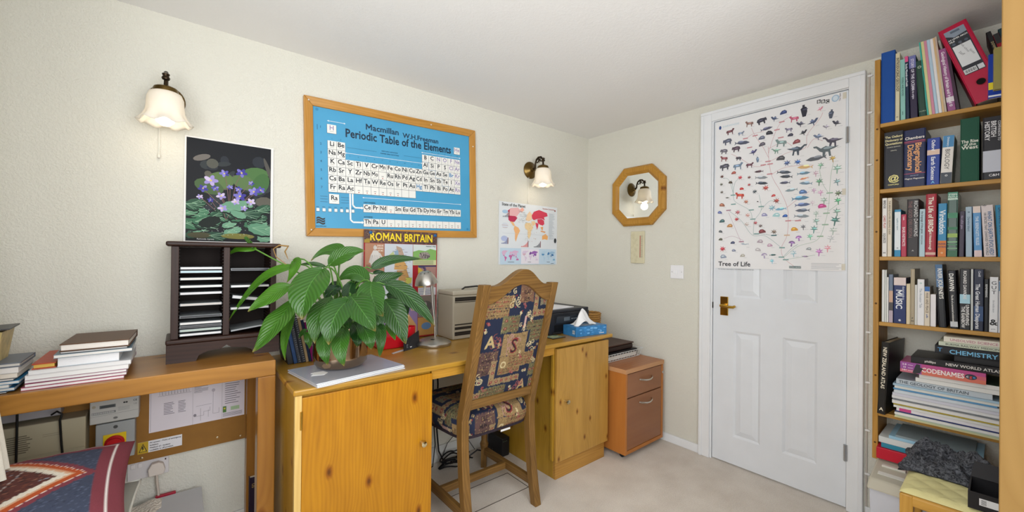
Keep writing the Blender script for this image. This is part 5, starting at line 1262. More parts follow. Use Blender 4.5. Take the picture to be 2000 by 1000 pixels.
for k, c in enumerate(('#e8e6ea', '#d8423a', '#3f8ad0')): p.text('cge'[k], .178 + .008 * k, .016, .014, c, 1)
for k, s_ in enumerate(('2-8', '15', '14+')): p.lay = 2; p.text(s_, .012, .028 - k * .011, .009, '#f0e4ee', 1); p.rect(.022, .029 - k * .011, .036, .031 - k * .011, '#e0c4dc')
p.build('box_print', gb)
gb.location = (-.238, -1.808, z); z += .0405
o = book('black spined world atlas lying on the pink game box', .026, .29, .19, '#1d1b1e', texts=(('phillips', .87, .011, '#d8d4d0', .5), ('NEW WORLD ATLAS', .68, .014, '#d4d0cc', .5)), pages=mat('#cbb79a', .8)); lay(o, -.236, -1.838, .29, z); z += .0265
z2 = z
for lb, th, c, yl, L_, tx, ps in (('thin black book on the world atlas', .022, '#1a1a1e', -1.952, .2, (), None), ('black chemistry textbook with blue lettering', .03, '#14161e', -1.902, .25, (('T', .97, .02, '#3f86b8'), ('CHEMISTRY', .85, .022, '#6fb4dc', .38), ('R.N. Keendon', .3, .01, '#d8d8dc', .75)), None), ('pale green railway medicine book', .0155, '#cdd4c0', -1.912, .22, (('BURMA RAILWAY MEDICINE', .92, .0105, '#6a7060'),), None), ('cream science book on top of the fifth shelf stack', .0195, '#e4dfd0', -1.925, .2, (('UNSOLVED SCIENCE', .92, .0125, '#c08a94'),), None)):
    o = book(lb, th, L_, .16, c, soft=th < .02, texts=tx, group='books on the fifth shelf'); lay(o, -.225, yl, L_, z2); z2 += th + .0004
# lowest shelf
rd_ = thing('red_box_file', 'bright red box on the lowest bookcase shelf', 'box', (-.15, -1.86, SZ[6]))
obj('box', MB().box(-.242, -.03, -1.99, -1.7385, SZ[6] + .0005, SZ[6] + .046), mat('#c1122e', .35), rd_, bevel=.002)
z = SZ[6] + .0468
for lb, th, c, yl, L_, d in (('teal blue folder lying on the red box', .0185, '#2f88a4', -1.752, .26, .19), ('white grey ring binder lying on the teal folder', .024, '#d3d6d6', -1.7445, .28, .2), ('blue and white brochure lying on the grey binder', .012, '#9cc6de', -1.775, .25, .19), ('grey slate brochure on top of the lowest shelf pile', .008, '#8a99a0', -1.795, .21, .18)):
    o = book(lb, th, L_, d, c, soft=True, cat='folder', name='folder', group='folders on the lowest shelf'); lay(o, -.232, yl, L_, z); z += th + .0004

# ------------------------------------------------------------------ things below the bookcase
sd = thing('paper_shredder', 'beige topped white paper shredder on the floor under the bookcase', 'shredder', (-.3, -1.83, 0))
m = MB().hexa([(-.36, -1.745, 0), (-.36, -1.945, 0), (-.225, -1.945, 0), (-.225, -1.745, 0), (-.375, -1.738, .30), (-.375, -1.952, .30), (-.215, -1.952, .31), (-.215, -1.738, .31)])
obj('bin', m, mat('#cfd2dc', .4), sd, bevel=.006)
m = MB().hexa([(-.388, -1.732, .298), (-.388, -1.958, .298), (-.208, -1.958, .312), (-.208, -1.732, .312), (-.37, -1.738, .337), (-.37, -1.952, .337), (-.212, -1.952, .366), (-.212, -1.738, .366)])
obj('head', m, mat('#c2bdac', .45), sd, bevel=.006)
m = MB().hexa([(-.335, -1.757, .3445), (-.335, -1.92, .3445), (-.315, -1.92, .348), (-.315, -1.757, .348), (-.335, -1.757, .3465), (-.335, -1.92, .3465), (-.315, -1.92, .3502), (-.315, -1.757, .3502)])
obj('feed_slot', m, mat('#e2e2da', .4), sd)
obj('switch', MB().box(-.275, -.255, -1.76, -1.83, .354, .362), mat('#dcdad0', .4), sd, bevel=.002)
obj('mains_lead', MB().tube([(-.23, -1.728, .14), (-.25, -1.726, .08), (-.26, -1.726, .02), (-.3, -1.722, .005)], .003, 8), mat('#26282c', .5), sd, smooth=60)
st = thing('wooden_stool', 'pine stool with quilted yellow seat pad below the bookcase', 'stool', (-.53, -2.0, 0))
PS = wood('#b0802e', '#cc9c48', 'y', 18, .4, 0)
PSZ = wood('#b0802e', '#cc9c48', 'z', 18, .4, 0)
for x in (-.645, -.445):
    for y in (-1.875, -2.125): obj('leg', MB().box(x - .016, x + .016, y - .016, y + .016, 0, .435), PSZ, st, bevel=.004)
obj('seat_rail', MB().box(-.66, -.64, -1.858, -2.14, .40, .436), PS, st, bevel=.008, seg=3)
obj('seat_rail', MB().box(-.45, -.43, -1.858, -2.14, .40, .436), PS, st, bevel=.006)
obj('seat_rail', MB().box(-.6395, -.4505, -1.858, -1.878, .40, .436), wood('#b0802e', '#cc9c48', 'x', 18, .4, 0), st, bevel=.006)
obj('rung', MB().box(-.652, -.638, -1.892, -2.108, .28, .30), PS, st, bevel=.003)
def quilt(u, v):
    x = -.655 + .22 * u; y = -1.858 - .285 * v
    e = min(u, 1 - u, v, 1 - v); b = min(1, e / .08)
    dia = abs(math.sin((u * 3 + v * 4) * math.pi)) * abs(math.sin((u * 3 - v * 4) * math.pi))
    return (x, y, .437 + .012 * b ** .5 + .005 * dia ** .4 * b)
m = MB().grid(50, 60, quilt); k = len(m.v)
obj('seat_pad', m, mat('#e4dca0', .8, bump=.2, bscale=300), st, smooth=60, fix=False)
def blanket():
    R = random.Random(2); m = MB(); nu, nv = 90, 110
    from mathutils import noise
    def fn(u, v):
        a = 2 * u - 1; b = 2 * v - 1
        r = (abs(a) ** 3 + abs(b) ** 3) ** (1 / 3)
        n1 = noise.noise((u * 4, v * 5, 1.7)); n2 = noise.noise((u * 11, v * 13, 4.2)); n3 = noise.noise((u * 34, v * 40, 9.1))
        x = -.40 + .055 * v + .125 * a * (1 + .12 * n1) + .015 * math.sin(6 * v); y = -1.955 - .118 * b * (1 + .1 * n1) 
        h = max(0, 1 - r ** 4)
        z = .457 + .055 * h * (.8 + .9 * n1) + .018 * h * n2 + .005 * n3 * min(1, h * 3)
        z += .02 * h * math.sin(9 * u + 5 * v + 2 * n1)
        return (x, y, max(z, .4555))
    m.grid(nu, nv, fn); k = len(m.v)
    m.v += [(a, b, .4548) for a, b, c in m.v]
    q = list(m.f); m.f += [tuple(i + k for i in f)[::-1] for f in q]
    return m
def fleece():
    mt, nt, b = new_mat('dark_fleece'); L = nt.links.new; N = nt.nodes.new
    tc = N('ShaderNodeTexCoord'); n = N('ShaderNodeTexNoise'); n.inputs['Scale'].default_value = 90; n.inputs['Detail'].default_value = 6; n.inputs['Distortion'].default_value = 1.5
    L(tc.outputs['Object'], n.inputs['Vector']); cr = N('ShaderNodeValToRGB')
    cr.color_ramp.elements[0].position = .35; cr.color_ramp.elements[0].color = (*srgb('#23252c'), 1); cr.color_ramp.elements[1].position = .7; cr.color_ramp.elements[1].color = (*srgb('#7d8088'), 1)
    L(n.outputs['Fac'], cr.inputs['Fac']); L(cr.outputs['Color'], b.inputs['Base Color']); b.inputs['Roughness'].default_value = 1
    bp = N('ShaderNodeBump'); bp.inputs['Strength'].default_value = 1; bp.inputs['Distance'].default_value = .012
    L(n.outputs['Fac'], bp.inputs['Height']); L(bp.outputs['Normal'], b.inputs['Normal']); return mt
tag(obj('fleece_throw', blanket(), fleece(), smooth=80, fix=False), 'crumpled dark grey fleecy throw heaped on the stool', 'throw')
bxk = thing('black_carton', 'open black carton with white label at the right end of the stool', 'box', (-.57, -2.09, .455))
m = MB().box(-.655, -.651, -2.005, -2.17, .456, .505).box(-.53, -.526, -2.005, -2.17, .456, .505).box(-.651, -.53, -2.005, -2.009, .456, .505).box(-.651, -.53, -2.166, -2.17, .456, .505).box(-.651, -.53, -2.009, -2.166, .456, .460)
obj('body', m, mat('#1d1c1f', .45), bxk)
obj('lid', MB().hexa([(-.526, -2.006, .505), (-.526, -2.17, .505), (-.522, -2.17, .505), (-.522, -2.006, .505), (-.50, -2.012, .545), (-.50, -2.17, .545), (-.496, -2.17, .545), (-.496, -2.012, .545)]), mat('#232124', .45), bxk)
p = Print((-.655, -2.005, .456), (0, -1, 0), (0, 0, 1)); p.rect(.022, .016, .12, .036, '#e0e2e4'); p.lay = 1
for k in range(5): p.rect(.026, .019 + k * .003, .036, .0205 + k * .003, '#555')if 0 else p.rect(.026, .019 + k * .003, .036, .0205 + k * .003, '#555555')
p.build('label_print', bxk)

# ------------------------------------------------------------------ book piles on the console table
def flat(label, x0, x1, y0, z, th, d, cover, pages='#e6e4e2', cat='book', group=None, yaw=0, hard=False, name='notebook', color_label=None):
    """closed book lying flat with its page edges towards the room"""
    t_ = .003 if hard else .0012; g = .003 if hard else .0006
    cx = (x0 + x1) / 2; t = thing(name, label, cat, (cx, y0 + d / 2, z), group)
    M = Matrix.Translation((cx, y0 + d / 2, 0)) @ Matrix.Rotation(math.radians(yaw), 4, 'Z') @ Matrix.Translation((-cx, -y0 - d / 2, 0))
    obj('cover', MB().box(x0, x1, y0, y0 + d, z, z + t_).box(x0, x1, y0, y0 + d, z + th - t_, z + th).box(x0, x1, y0 + d - t_, y0 + d, z + t_, z + th - t_).xf(M), mat(cover, .45), t)
    obj('pages', MB().box(x0 + g, x1 - g, y0 + g, y0 + d - t_ - .0004, z + t_ + .0002, z + th - t_ - .0002).xf(M), mat(pages, .8, bump=.25, bscale=600), t)
    return t
PA = 'books piled beside the disc rack'
z = ZT + .0006
for lb, th, c, x0, x1, d, pg, yw in (('white notebook with pink cover, lowest in the right pile', .0085, '#c86a86', -2.797, -2.588, .29, '#f0eeee', 0), ('burgundy edged white notebook, second from bottom', .0095, '#8a3350', -2.792, -2.585, .29, '#efedec', 1), ('white exercise book with plum cover, third from bottom', .009, '#9a5a78', -2.788, -2.58, .29, '#ecebea', -1), ('thick white writing pad in the middle of the right pile', .013, '#e6e4e4', -2.79, -2.578, .285, '#efefee', 0), ('white spiral pad under the red and brown book', .0125, '#dcdcde', -2.786, -2.575, .28, '#eaeaea', 1)):
    flat(lb, x0, x1, -.335, z, th, d, c, pg, 'notebook', PA, yw); z += th + .0004
flat('terracotta and brown hardback at the left of the right pile', -2.779, -2.733, -.325, z, .016, .21, '#b4492e', '#d8b45a', 'book', PA, 0, True, 'hardback')
zz = z
flat('thick white paged book under the brown leather notebook', -2.730, -2.60, -.325, z, .027, .2, '#c8d4dc', '#f2f2f4', 'book', PA, 0, False, 'paperback'); z += .0274
flat('thin blue grey folder beneath the brown leather notebook', -2.738, -2.572, -.335, z, .010, .22, '#7e93a0', '#e8e6e2', 'folder', PA, 1, False, 'folder'); z += .0104
flat('grey booklet just under the brown leather notebook', -2.722, -2.58, -.33, z, .006, .2, '#5a5f62', '#e0dedc', 'notebook', PA, -1); z += .0064
flat('brown leather notebook on top of the right pile', -2.722, -2.573, -.335, z, .022, .205, '#5c3e28', '#efe9e2', 'notebook', PA, -2, True)
PB = 'books piled at the left end of the table'
z = ZT + .0006
for lb, th, c, x0, x1, pg in (('black magazine lowest in the left pile', .005, '#202226', -2.945, -2.822, '#d8d8d8'), ('blue covered booklet low in the left pile', .009, '#2a74a4', -2.945, -2.808, '#d8d8d4'), ('white booklet low in the left pile', .008, '#dcdcd8', -2.945, -2.818, '#e6e6e2'), ('blue edged magazine in the left pile', .009, '#2f80b0', -2.945, -2.80, '#e0e0dc'), ('dark slate booklet in the left pile', .007, '#34363c', -2.945, -2.81, '#d4d2ce'), ('cream paged paperback in the left pile', .013, '#d0c8bc', -2.945, -2.803, '#e4dcd0'), ('white paged paperback high in the left pile', .0155, '#d8d6d4', -2.945, -2.801, '#e8e4e0')):
    flat(lb, x0, x1, -.335, z, th, .15, c, pg, 'booklet', PB, 0, False, 'booklet'); z += th + .0004
flat('slate grey hardback on top of the left pile', -2.945, -2.797, -.335, z, .013, .15, '#6d727c', '#ddd8d0', 'book', PB, 0, True, 'hardback'); z += .0134
for k, c in enumerate(('#c98a3a', '#e0b060', '#d8c8a0', '#b85a30', '#e0c888')):
    x = -2.95 + k * .0215
    m = MB().hexa([(x, -.32, z), (x + .02, -.32, z), (x + .02, -.22, z), (x, -.22, z), (x + .012, -.33, z + .085 - .004 * (k % 2)), (x + .032, -.33, z + .085 - .004 * (k % 2)), (x + .032, -.22, z + .085), (x + .012, -.22, z + .085)])
    tag(obj('magazine', m, mat(c, .4, var=.5, vscale=30)), ('ochre', 'golden', 'cream', 'rust red', 'pale straw')[k] + ' edged magazine standing at the far left end of the table', 'magazine', 'magazines at the far left')
tag(obj('magazine', MB().hexa([(-2.95, -.335, z + .0865), (-2.818, -.335, z + .091), (-2.822, -.22, z + .091), (-2.95, -.22, z + .0865), (-2.95, -.335, z + .0905), (-2.818, -.335, z + .095), (-2.822, -.22, z + .095), (-2.95, -.22, z + .0905)]), mat('#4a4a4c', .4)), 'dark grey magazine lying across the standing ones at the far left', 'magazine', 'magazines at the far left')
LEAVES = [
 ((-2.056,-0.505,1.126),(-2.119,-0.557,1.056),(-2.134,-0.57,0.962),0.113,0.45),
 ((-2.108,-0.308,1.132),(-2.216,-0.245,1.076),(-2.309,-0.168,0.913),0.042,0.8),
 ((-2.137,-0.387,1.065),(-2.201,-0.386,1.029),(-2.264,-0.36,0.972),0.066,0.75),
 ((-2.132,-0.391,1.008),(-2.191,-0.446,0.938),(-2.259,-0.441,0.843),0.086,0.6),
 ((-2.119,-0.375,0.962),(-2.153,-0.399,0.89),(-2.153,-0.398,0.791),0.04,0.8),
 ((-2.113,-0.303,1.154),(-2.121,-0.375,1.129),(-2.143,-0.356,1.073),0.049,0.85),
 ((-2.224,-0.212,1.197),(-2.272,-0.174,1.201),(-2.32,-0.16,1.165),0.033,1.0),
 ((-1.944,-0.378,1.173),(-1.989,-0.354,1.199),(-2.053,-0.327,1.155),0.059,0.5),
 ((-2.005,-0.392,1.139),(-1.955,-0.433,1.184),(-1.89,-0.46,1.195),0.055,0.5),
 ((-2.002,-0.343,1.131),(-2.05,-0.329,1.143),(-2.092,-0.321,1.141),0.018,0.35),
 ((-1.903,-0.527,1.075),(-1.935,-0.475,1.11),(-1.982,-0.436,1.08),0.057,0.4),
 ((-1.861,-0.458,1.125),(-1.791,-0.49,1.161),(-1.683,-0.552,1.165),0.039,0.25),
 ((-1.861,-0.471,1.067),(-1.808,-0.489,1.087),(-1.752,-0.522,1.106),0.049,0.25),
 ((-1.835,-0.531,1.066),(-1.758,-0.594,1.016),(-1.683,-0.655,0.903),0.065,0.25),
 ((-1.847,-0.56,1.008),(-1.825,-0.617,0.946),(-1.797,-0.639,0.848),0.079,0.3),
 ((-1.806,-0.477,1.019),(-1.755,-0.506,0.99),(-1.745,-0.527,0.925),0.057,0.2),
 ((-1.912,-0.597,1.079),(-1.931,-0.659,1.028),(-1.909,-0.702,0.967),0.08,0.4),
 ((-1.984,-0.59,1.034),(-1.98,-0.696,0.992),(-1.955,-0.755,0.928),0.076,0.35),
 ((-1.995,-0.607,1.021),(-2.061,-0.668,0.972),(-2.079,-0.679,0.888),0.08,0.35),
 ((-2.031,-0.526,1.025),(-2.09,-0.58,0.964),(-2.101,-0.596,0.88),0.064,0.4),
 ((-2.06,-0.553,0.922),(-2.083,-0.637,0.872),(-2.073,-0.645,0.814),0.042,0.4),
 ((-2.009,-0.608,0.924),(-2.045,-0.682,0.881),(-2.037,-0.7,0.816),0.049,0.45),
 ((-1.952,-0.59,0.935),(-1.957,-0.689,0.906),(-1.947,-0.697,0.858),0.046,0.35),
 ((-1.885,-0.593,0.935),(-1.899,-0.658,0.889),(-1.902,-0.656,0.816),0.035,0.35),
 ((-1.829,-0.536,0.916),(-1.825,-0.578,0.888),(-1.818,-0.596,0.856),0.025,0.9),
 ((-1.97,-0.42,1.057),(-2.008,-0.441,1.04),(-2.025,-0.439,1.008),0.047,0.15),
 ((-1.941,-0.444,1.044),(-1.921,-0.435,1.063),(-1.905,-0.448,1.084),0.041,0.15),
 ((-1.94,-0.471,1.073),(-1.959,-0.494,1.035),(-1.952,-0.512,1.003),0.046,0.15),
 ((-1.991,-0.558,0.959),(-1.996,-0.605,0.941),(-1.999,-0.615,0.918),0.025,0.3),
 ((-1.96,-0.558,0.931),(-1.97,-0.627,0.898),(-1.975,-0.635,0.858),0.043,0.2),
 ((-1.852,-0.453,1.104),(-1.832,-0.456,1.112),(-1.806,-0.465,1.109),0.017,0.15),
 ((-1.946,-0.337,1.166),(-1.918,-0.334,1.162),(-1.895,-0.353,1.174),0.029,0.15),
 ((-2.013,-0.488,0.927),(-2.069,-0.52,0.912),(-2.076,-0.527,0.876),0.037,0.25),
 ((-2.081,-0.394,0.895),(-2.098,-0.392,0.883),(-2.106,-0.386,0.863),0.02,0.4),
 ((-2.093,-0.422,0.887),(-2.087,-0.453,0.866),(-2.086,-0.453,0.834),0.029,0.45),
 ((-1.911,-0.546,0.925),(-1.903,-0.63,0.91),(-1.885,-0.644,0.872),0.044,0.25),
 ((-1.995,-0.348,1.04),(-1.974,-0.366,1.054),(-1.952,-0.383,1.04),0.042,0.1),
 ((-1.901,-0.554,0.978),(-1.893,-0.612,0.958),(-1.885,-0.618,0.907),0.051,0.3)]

# ------------------------------------------------------------------ peace lily in its metallic pot
def leaf_mat():
    mt, nt, b = new_mat('lily_leaf'); L = nt.links.new; N = nt.nodes.new
    a = N('ShaderNodeAttribute'); a.attribute_name = 'Col'
    uv = N('ShaderNodeUVMap'); uv.uv_map = 'UVMap'; sp_ = N('ShaderNodeSeparateXYZ'); L(uv.outputs[0], sp_.inputs[0])
    def M_(op, x, y=None, z=None):
        n = N('ShaderNodeMath'); n.operation = op
        for i, q in enumerate((x, y, z)):
            if q is None: continue
            if isinstance(q, (int, float)): n.inputs[i].default_value = q
            else: L(q, n.inputs[i])
        return n.outputs[0]
    av = M_('ABSOLUTE', M_('SUBTRACT', sp_.outputs[1], .5))
    ph = M_('SUBTRACT', M_('MULTIPLY', sp_.outputs[0], 70.), M_('MULTIPLY', av, 46.))
    wv = M_('MULTIPLY_ADD', M_('SINE', ph), .5, .5)
    rib = M_('LESS_THAN', av, .012)
    mx = N('ShaderNodeMix'); mx.data_type = 'RGBA'; mx.blend_type = 'MULTIPLY'; mx.inputs[0].default_value = .38
    cr = N('ShaderNodeValToRGB'); cr.color_ramp.elements[0].color = (.45, .5, .4, 1); cr.color_ramp.elements[1].color = (1.15, 1.15, 1.1, 1)
    L(wv, cr.inputs['Fac']); L(a.outputs['Color'], mx.inputs[6]); L(cr.outputs['Color'], mx.inputs[7])
    m2 = N('ShaderNodeMix'); m2.data_type = 'RGBA'; L(rib, m2.inputs[0]); L(mx.outputs[2], m2.inputs[6]); m2.inputs[7].default_value = (*srgb('#4f8438'), 1)
    L(m2.outputs[2], b.inputs['Base Color']); b.inputs['Roughness'].default_value = .24
    bp = N('ShaderNodeBump'); bp.inputs['Strength'].default_value = .35; bp.inputs['Distance'].default_value = .004
    L(wv, bp.inputs['Height']); L(bp.outputs['Normal'], b.inputs['Normal'])
    tr_ = N('ShaderNodeBsdfTranslucent'); L(m2.outputs[2], tr_.inputs[0]); mxs = N('ShaderNodeMixShader'); mxs.inputs[0].default_value = .18
    L(b.outputs[0], mxs.inputs[1]); L(tr_.outputs[0], mxs.inputs[2]); L(mxs.outputs[0], nt.nodes['Material Output'].inputs[0])
    return mt
M_LEAF = leaf_mat(); M_STEM = mat('#5f8f3c', .45)
POT = Vector((-1.965, -.42, .7465))
plant = thing('peace_lily', 'large glossy green peace lily growing from the metallic pot on the desk', 'plant', tuple(POT + Vector((0, 0, .14))))
def leaf_obj(b, mdl, t, w, tone, rnd):
    b, mdl, t = Vector(b), Vector(mdl), Vector(t)
    c = mdl * 2 - (b + t) / 2
    out = (mdl - Vector((POT.x, POT.y, mdl.z))); out = out.normalized() if out.length > .01 else Vector((0, -1, 0))
    hint = (-fw * .75 + Vector((0, 0, .45)) + out * .35).normalized()
    n, k = 16, 8; V = []; UV = []; Cc = []
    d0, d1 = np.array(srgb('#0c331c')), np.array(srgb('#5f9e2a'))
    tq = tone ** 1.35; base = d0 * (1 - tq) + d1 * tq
    ph = rnd.random() * 6
    for i in range(n + 1):
        s = i / n; pnt = b * (1 - s) ** 2 + c * 2 * s * (1 - s) + t * s * s
        tan = ((c - b) * (1 - s) + (t - c) * s).normalized()
        side = tan.cross(hint).normalized(); nrm = side.cross(tan).normalized()
        hw_ = w / 2 * (math.sin(math.pi * min(1, s ** .72 * .985 + .012)) ** .8) * (1.06 if s < .5 else 1.06 - .12 * (s - .5))
        for j in range(k + 1):
            q = 2 * j / k - 1
            lift = .16 * w * abs(q) ** 1.5 - .10 * w * abs(q) ** 3 + .03 * w * math.sin(ph + s * 9) * q * q
            V.append(pnt + side * hw_ * q + nrm * lift); UV.append((s, .5 + q / 2))
            e = max(0, (s - .93) / .07); br = np.array(srgb('#a8884a')); Cc.append(base * (1 - .75 * e) + br * .75 * e)
    f = [(i * (k + 1) + j, i * (k + 1) + j + 1, (i + 1) * (k + 1) + j + 1, (i + 1) * (k + 1) + j) for i in range(n) for j in range(k)]
    m = MB(); m.add(V, f); m.c = np.array(Cc)
    o = obj('leaf', m, M_LEAF, plant, smooth=80, fix=False)
    ul = o.data.uv_layers.new(name='UVMap')
    for lp in o.data.loops: ul.data[lp.index].uv = UV[lp.vertex_index]
    return o
R = random.Random(8)
for b, mdl, t, w, tone in LEAVES:
    leaf_obj(b, mdl, t, w * 1.12, tone, R)
    e = Vector(b); root = POT + Vector((R.uniform(-.035, .035), R.uniform(-.035, .035), .135))
    hi = Vector((root.x * .55 + e.x * .45, root.y * .55 + e.y * .45, max(e.z, root.z) + .02 + .25 * max(0, (e - root).length - .15)))
    if tone < 1.: 
        pts = [root * (1 - s) ** 2 + hi * 2 * s * (1 - s) + e * s * s for s in [i / 8 for i in range(9)]]
        obj('stem', MB().tube(pts, [.004 - .0015 * i / 8 for i in range(9)], 6), M_STEM, plant, smooth=60)
fl_ = MB().tube([POT + Vector((-.02, .02, .135)), (-2.06, -.34, 1.08), (-2.131, -.288, 1.134), (-2.177, -.252, 1.164), (-2.227, -.21, 1.198)], [.004, .0035, .003, .003, .003], 6)
obj('flower_stem', fl_, M_STEM, plant, smooth=60)
sx_ = MB(); a0, a1 = Vector((-2.232, -.206, 1.205)), Vector((-2.259, -.184, 1.244))
for i in range(60):
    s = i / 60; c = a0.lerp(a1, s); an = i * 2.4; r = .0075 * (1 - .5 * s ** 3)
    q = c + Vector((math.cos(an) * r * .8, math.cos(an) * r * .6, math.sin(an) * r)); sx_.lathe([(.0003, -.0035), (.0034, -.001), (.0034, .001), (.0003, .0035)], 5, tuple(q), caps=False)
obj('spadix', sx_, mat('#3f6a28', .6), plant, smooth=60)
obj('withered_flower', MB().tube([(-2.131, -.288, 1.137), (-2.166, -.26, 1.171), (-2.174, -.254, 1.201), (-2.156, -.269, 1.215), (-2.129, -.291, 1.212), (-2.139, -.283, 1.191), (-2.129, -.29, 1.161)], [.0015, .0018, .002, .003, .004, .003, .001], 6), mat('#a8844e', .7), plant, smooth=60)
pot = thing('plant_pot', 'round metallic bronze mirror finish plant pot on the magazines', 'plant pot', tuple(POT))
pr = [(.0005, .0), (.065, .0), (.085, .006), (.097, .02), (.1, .045), (.1, .14), (.098, .158), (.094, .160), (.092, .155), (.092, .13)]
obj('body', MB().lathe(pr, 48, tuple(POT), caps=False), mat('#a68f78', .12, 1), pot, smooth=50)
obj('soil', MB().lathe([(.0919, .128), (.06, .132), (.0005, .133)], 24, tuple(POT), caps=False), mat('#2b1f16', .95, bump=1, bscale=120), pot)

# magazines under the pot
z = .7304; MGC = Vector((-1.95, -.46, 0))
for k, (lb, c, dx, dy, a) in enumerate((('lowest of the silver grey magazines under the plant pot', '#b9bcc4', .004, 0, 8.5), ('second silver grey magazine under the plant pot', '#c9ccd4', 0, .002, 9.5), ('third silver grey magazine under the plant pot', '#bfc3cb', .003, .001, 8.8), ('topmost pale grey magazine directly under the plant pot', '#b4b9c6', -.001, .002, 9.2))):
    o = tag(obj('magazine', MB().box(-.17, .17, -.125, .125, 0, .0036), mat(c, .2, coat=.5), None, origin=(0, 0, 0)), lb, 'magazine', 'magazines under the pot')
    obj('pages', MB().box(-.169, .1695, -.1255, -.1251, .0006, .003), mat('#eceef0', .7), o)
    o.location = (MGC.x + dx, MGC.y + dy, z); o.rotation_euler = (0, 0, math.radians(a)); z += .0038
m = MB().prism([(-2.09, -.50, z), (-2.048, -.512, z), (-2.03, -.49, z), (-2.04, -.462, z), (-2.07, -.46, z), (-2.085, -.47, z), (-2.078, -.482, z)], (0, 0, .0008))
tag(obj('paper_scrap', m, mat('#f4f4f4', .6)), 'torn white paper scrap on the magazines beside the pot', 'paper')

# standing notebooks behind the plant
def place_desk(o, x, y, z, lean=0, yaw=90):
    o.rotation_euler = (math.radians(lean), 0, math.radians(yaw)); o.location = (x, y, z); return o
NB = 'notebooks leaning behind the plant'
xs = -2.112
for lb, w, h, d, c, sp_ in (('black hardback notebook leaning leftmost behind the plant', .021, .185, .15, '#232325', 0), ('navy notebook leaning behind the plant', .013, .19, .15, '#24406a', 0), ('grey spiral bound notebook nearest the navy notebook', .014, .205, .15, '#3a3c44', 1), ('second spiral bound notebook behind the plant', .014, .20, .15, '#33363e', 1), ('tan covered pad leaning behind the plant', .010, .19, .15, '#a08a68', 0), ('dark blue thin book leaning behind the plant', .010, .18, .14, '#1f2c48', 0), ('magenta folder leaning behind the plant pot', .012, .17, .14, '#8a1a6a', 0)):
    o = book(lb, w, h, d, c, cat='notebook', group=NB, soft=True, name='notebook')
    if sp_:
        cm = MB()
        for k in range(22): cm.lathe([(.0062, -.0009), (.0072, 0), (.0062, .0009), (.0052, 0), (.0062, -.0009)], 10, (-.002, -w / 2, .008 + k * (h - .016) / 21), caps=False)
        obj('wire_binding', cm, mat('#c8ccd2', .2, 1), o, smooth=60)
    place_desk(o, xs, -.222, .7305, -11); xs += w / math.cos(math.radians(11)) + .0012

# ------------------------------------------------------------------ desk lamp
M_ST = mat('#b9b6b0', .33, 1)
dl = thing('desk_lamp', 'brushed steel desk lamp with small dome shade in front of the history poster', 'lamp', (-1.46, -.235, .7305))
LX, LY = -1.46, -.235
obj('base', MB().lathe([(.0005, 0), (.088, 0), (.09, .004), (.09, .014), (.086, .018), (.06, .03), (.03, .038), (.012, .04), (.0005, .04)], 48, (LX, LY, .7306)), M_ST, dl, smooth=35)
obj('switch', MB().lathe([(.0005, 0), (.012, 0), (.011, .006), (.0005, .007)], 16, (LX - .02, LY - .03, .7606)), mat('#222222', .4), dl, smooth=40)
obj('stem', MB().tube([(LX + .01, LY, .765), (LX + .008, LY, .83), (LX + .0, LY + .01, .93), (LX - .008, LY + .01, 1.03)], .0055, 10).tube([(LX + .022, LY + .006, .775), (LX + .012, LY + .012, .93), (LX + .002, LY + .012, 1.03)], .003, 8), M_ST, dl, smooth=60)
hd_ = MB().lathe([(.008, .062), (.02, .06), (.036, .046), (.05, .022), (.056, .0), (.056, -.006), (.053, -.006), (.05, .006), (.02, .04)], 32, (0, 0, 0), caps=False)
hd_.xf(Matrix.Translation((LX - .042, LY, 1.045)) @ Matrix.Rotation(math.radians(-10), 4, 'Y'))
so = obj('shade', hd_, M_ST, dl, smooth=40)
vh = MB()
for k in range(9):
    a = k * 2 * math.pi / 9; vh.lathe([(.0032, 0), (.0002, .0004)], 8, (0, 0, 0), caps=False) if 0 else None
    q = MB().lathe([(.0003, .0006), (.003, .0)], 8, (.030 * math.cos(a), .030 * math.sin(a), .0535), caps=False); vh.add(q.v, q.f)
vh.xf(Matrix.Translation((LX - .042, LY, 1.0455)) @ Matrix.Rotation(math.radians(-10), 4, 'Y'))
obj('vent_holes', vh, mat('#1c1a18', .8), so)
obj('bulb', MB().tube([(LX - .05, LY, 1.055), (LX - .052, LY, 1.0), (LX - .053, LY, .985)], [.012, .003, .005], 10), mat('#d8d4cc', .3), dl, smooth=50)

# ------------------------------------------------------------------ heater, printer, tissues and small things on the desk
ht = thing('fan_heater', 'beige metal cabinet heater standing on the desk behind the chair', 'heater', (-1.15, -.11, .7305))
HX0, HX1, HY0, HY1 = -1.325, -.955, -.2, -.035
MH = mat('#b4ad9c', .5)
obj('body', MB().box(HX0, HX1, HY0, HY1, .7306, .968), MH, ht, bevel=.006, seg=3)
obj('lid', MB().box(HX0 - .001, HX1 + .001, HY0 - .002, HY1, .9685, .992), mat('#bdb6a5', .5), ht, bevel=.006, seg=3)
for z0, z1 in ((.937, .958), (.930, .933), (.808, .814), (.784, .798), (.752, .772)):
    obj('grille_slot', MB().box(HX0 + .012, HX1 - .012, HY0 - .0012, HY0 - .0002, z0, z1), mat('#2a2622', .6), ht)
    if z1 - z0 > .01: obj('grille_bar', MB().box(HX0 + .014, HX1 - .014, HY0 - .0024, HY0 - .0014, (z0 + z1) / 2 - .001, (z0 + z1) / 2 + .001), mat('#4a4640', .5), ht)
obj('carry_handle', MB().tube([(-1.22, -.12, .992), (-1.2, -.12, 1.004), (-1.12, -.12, 1.008), (-1.04, -.12, 1.004), (-1.02, -.12, .992)], .005, 8), mat('#2c2c2c', .4), ht, smooth=60)
pn = thing('printer', 'black desktop printer with white paper on its lid', 'printer', (-.64, -.24, .7305))
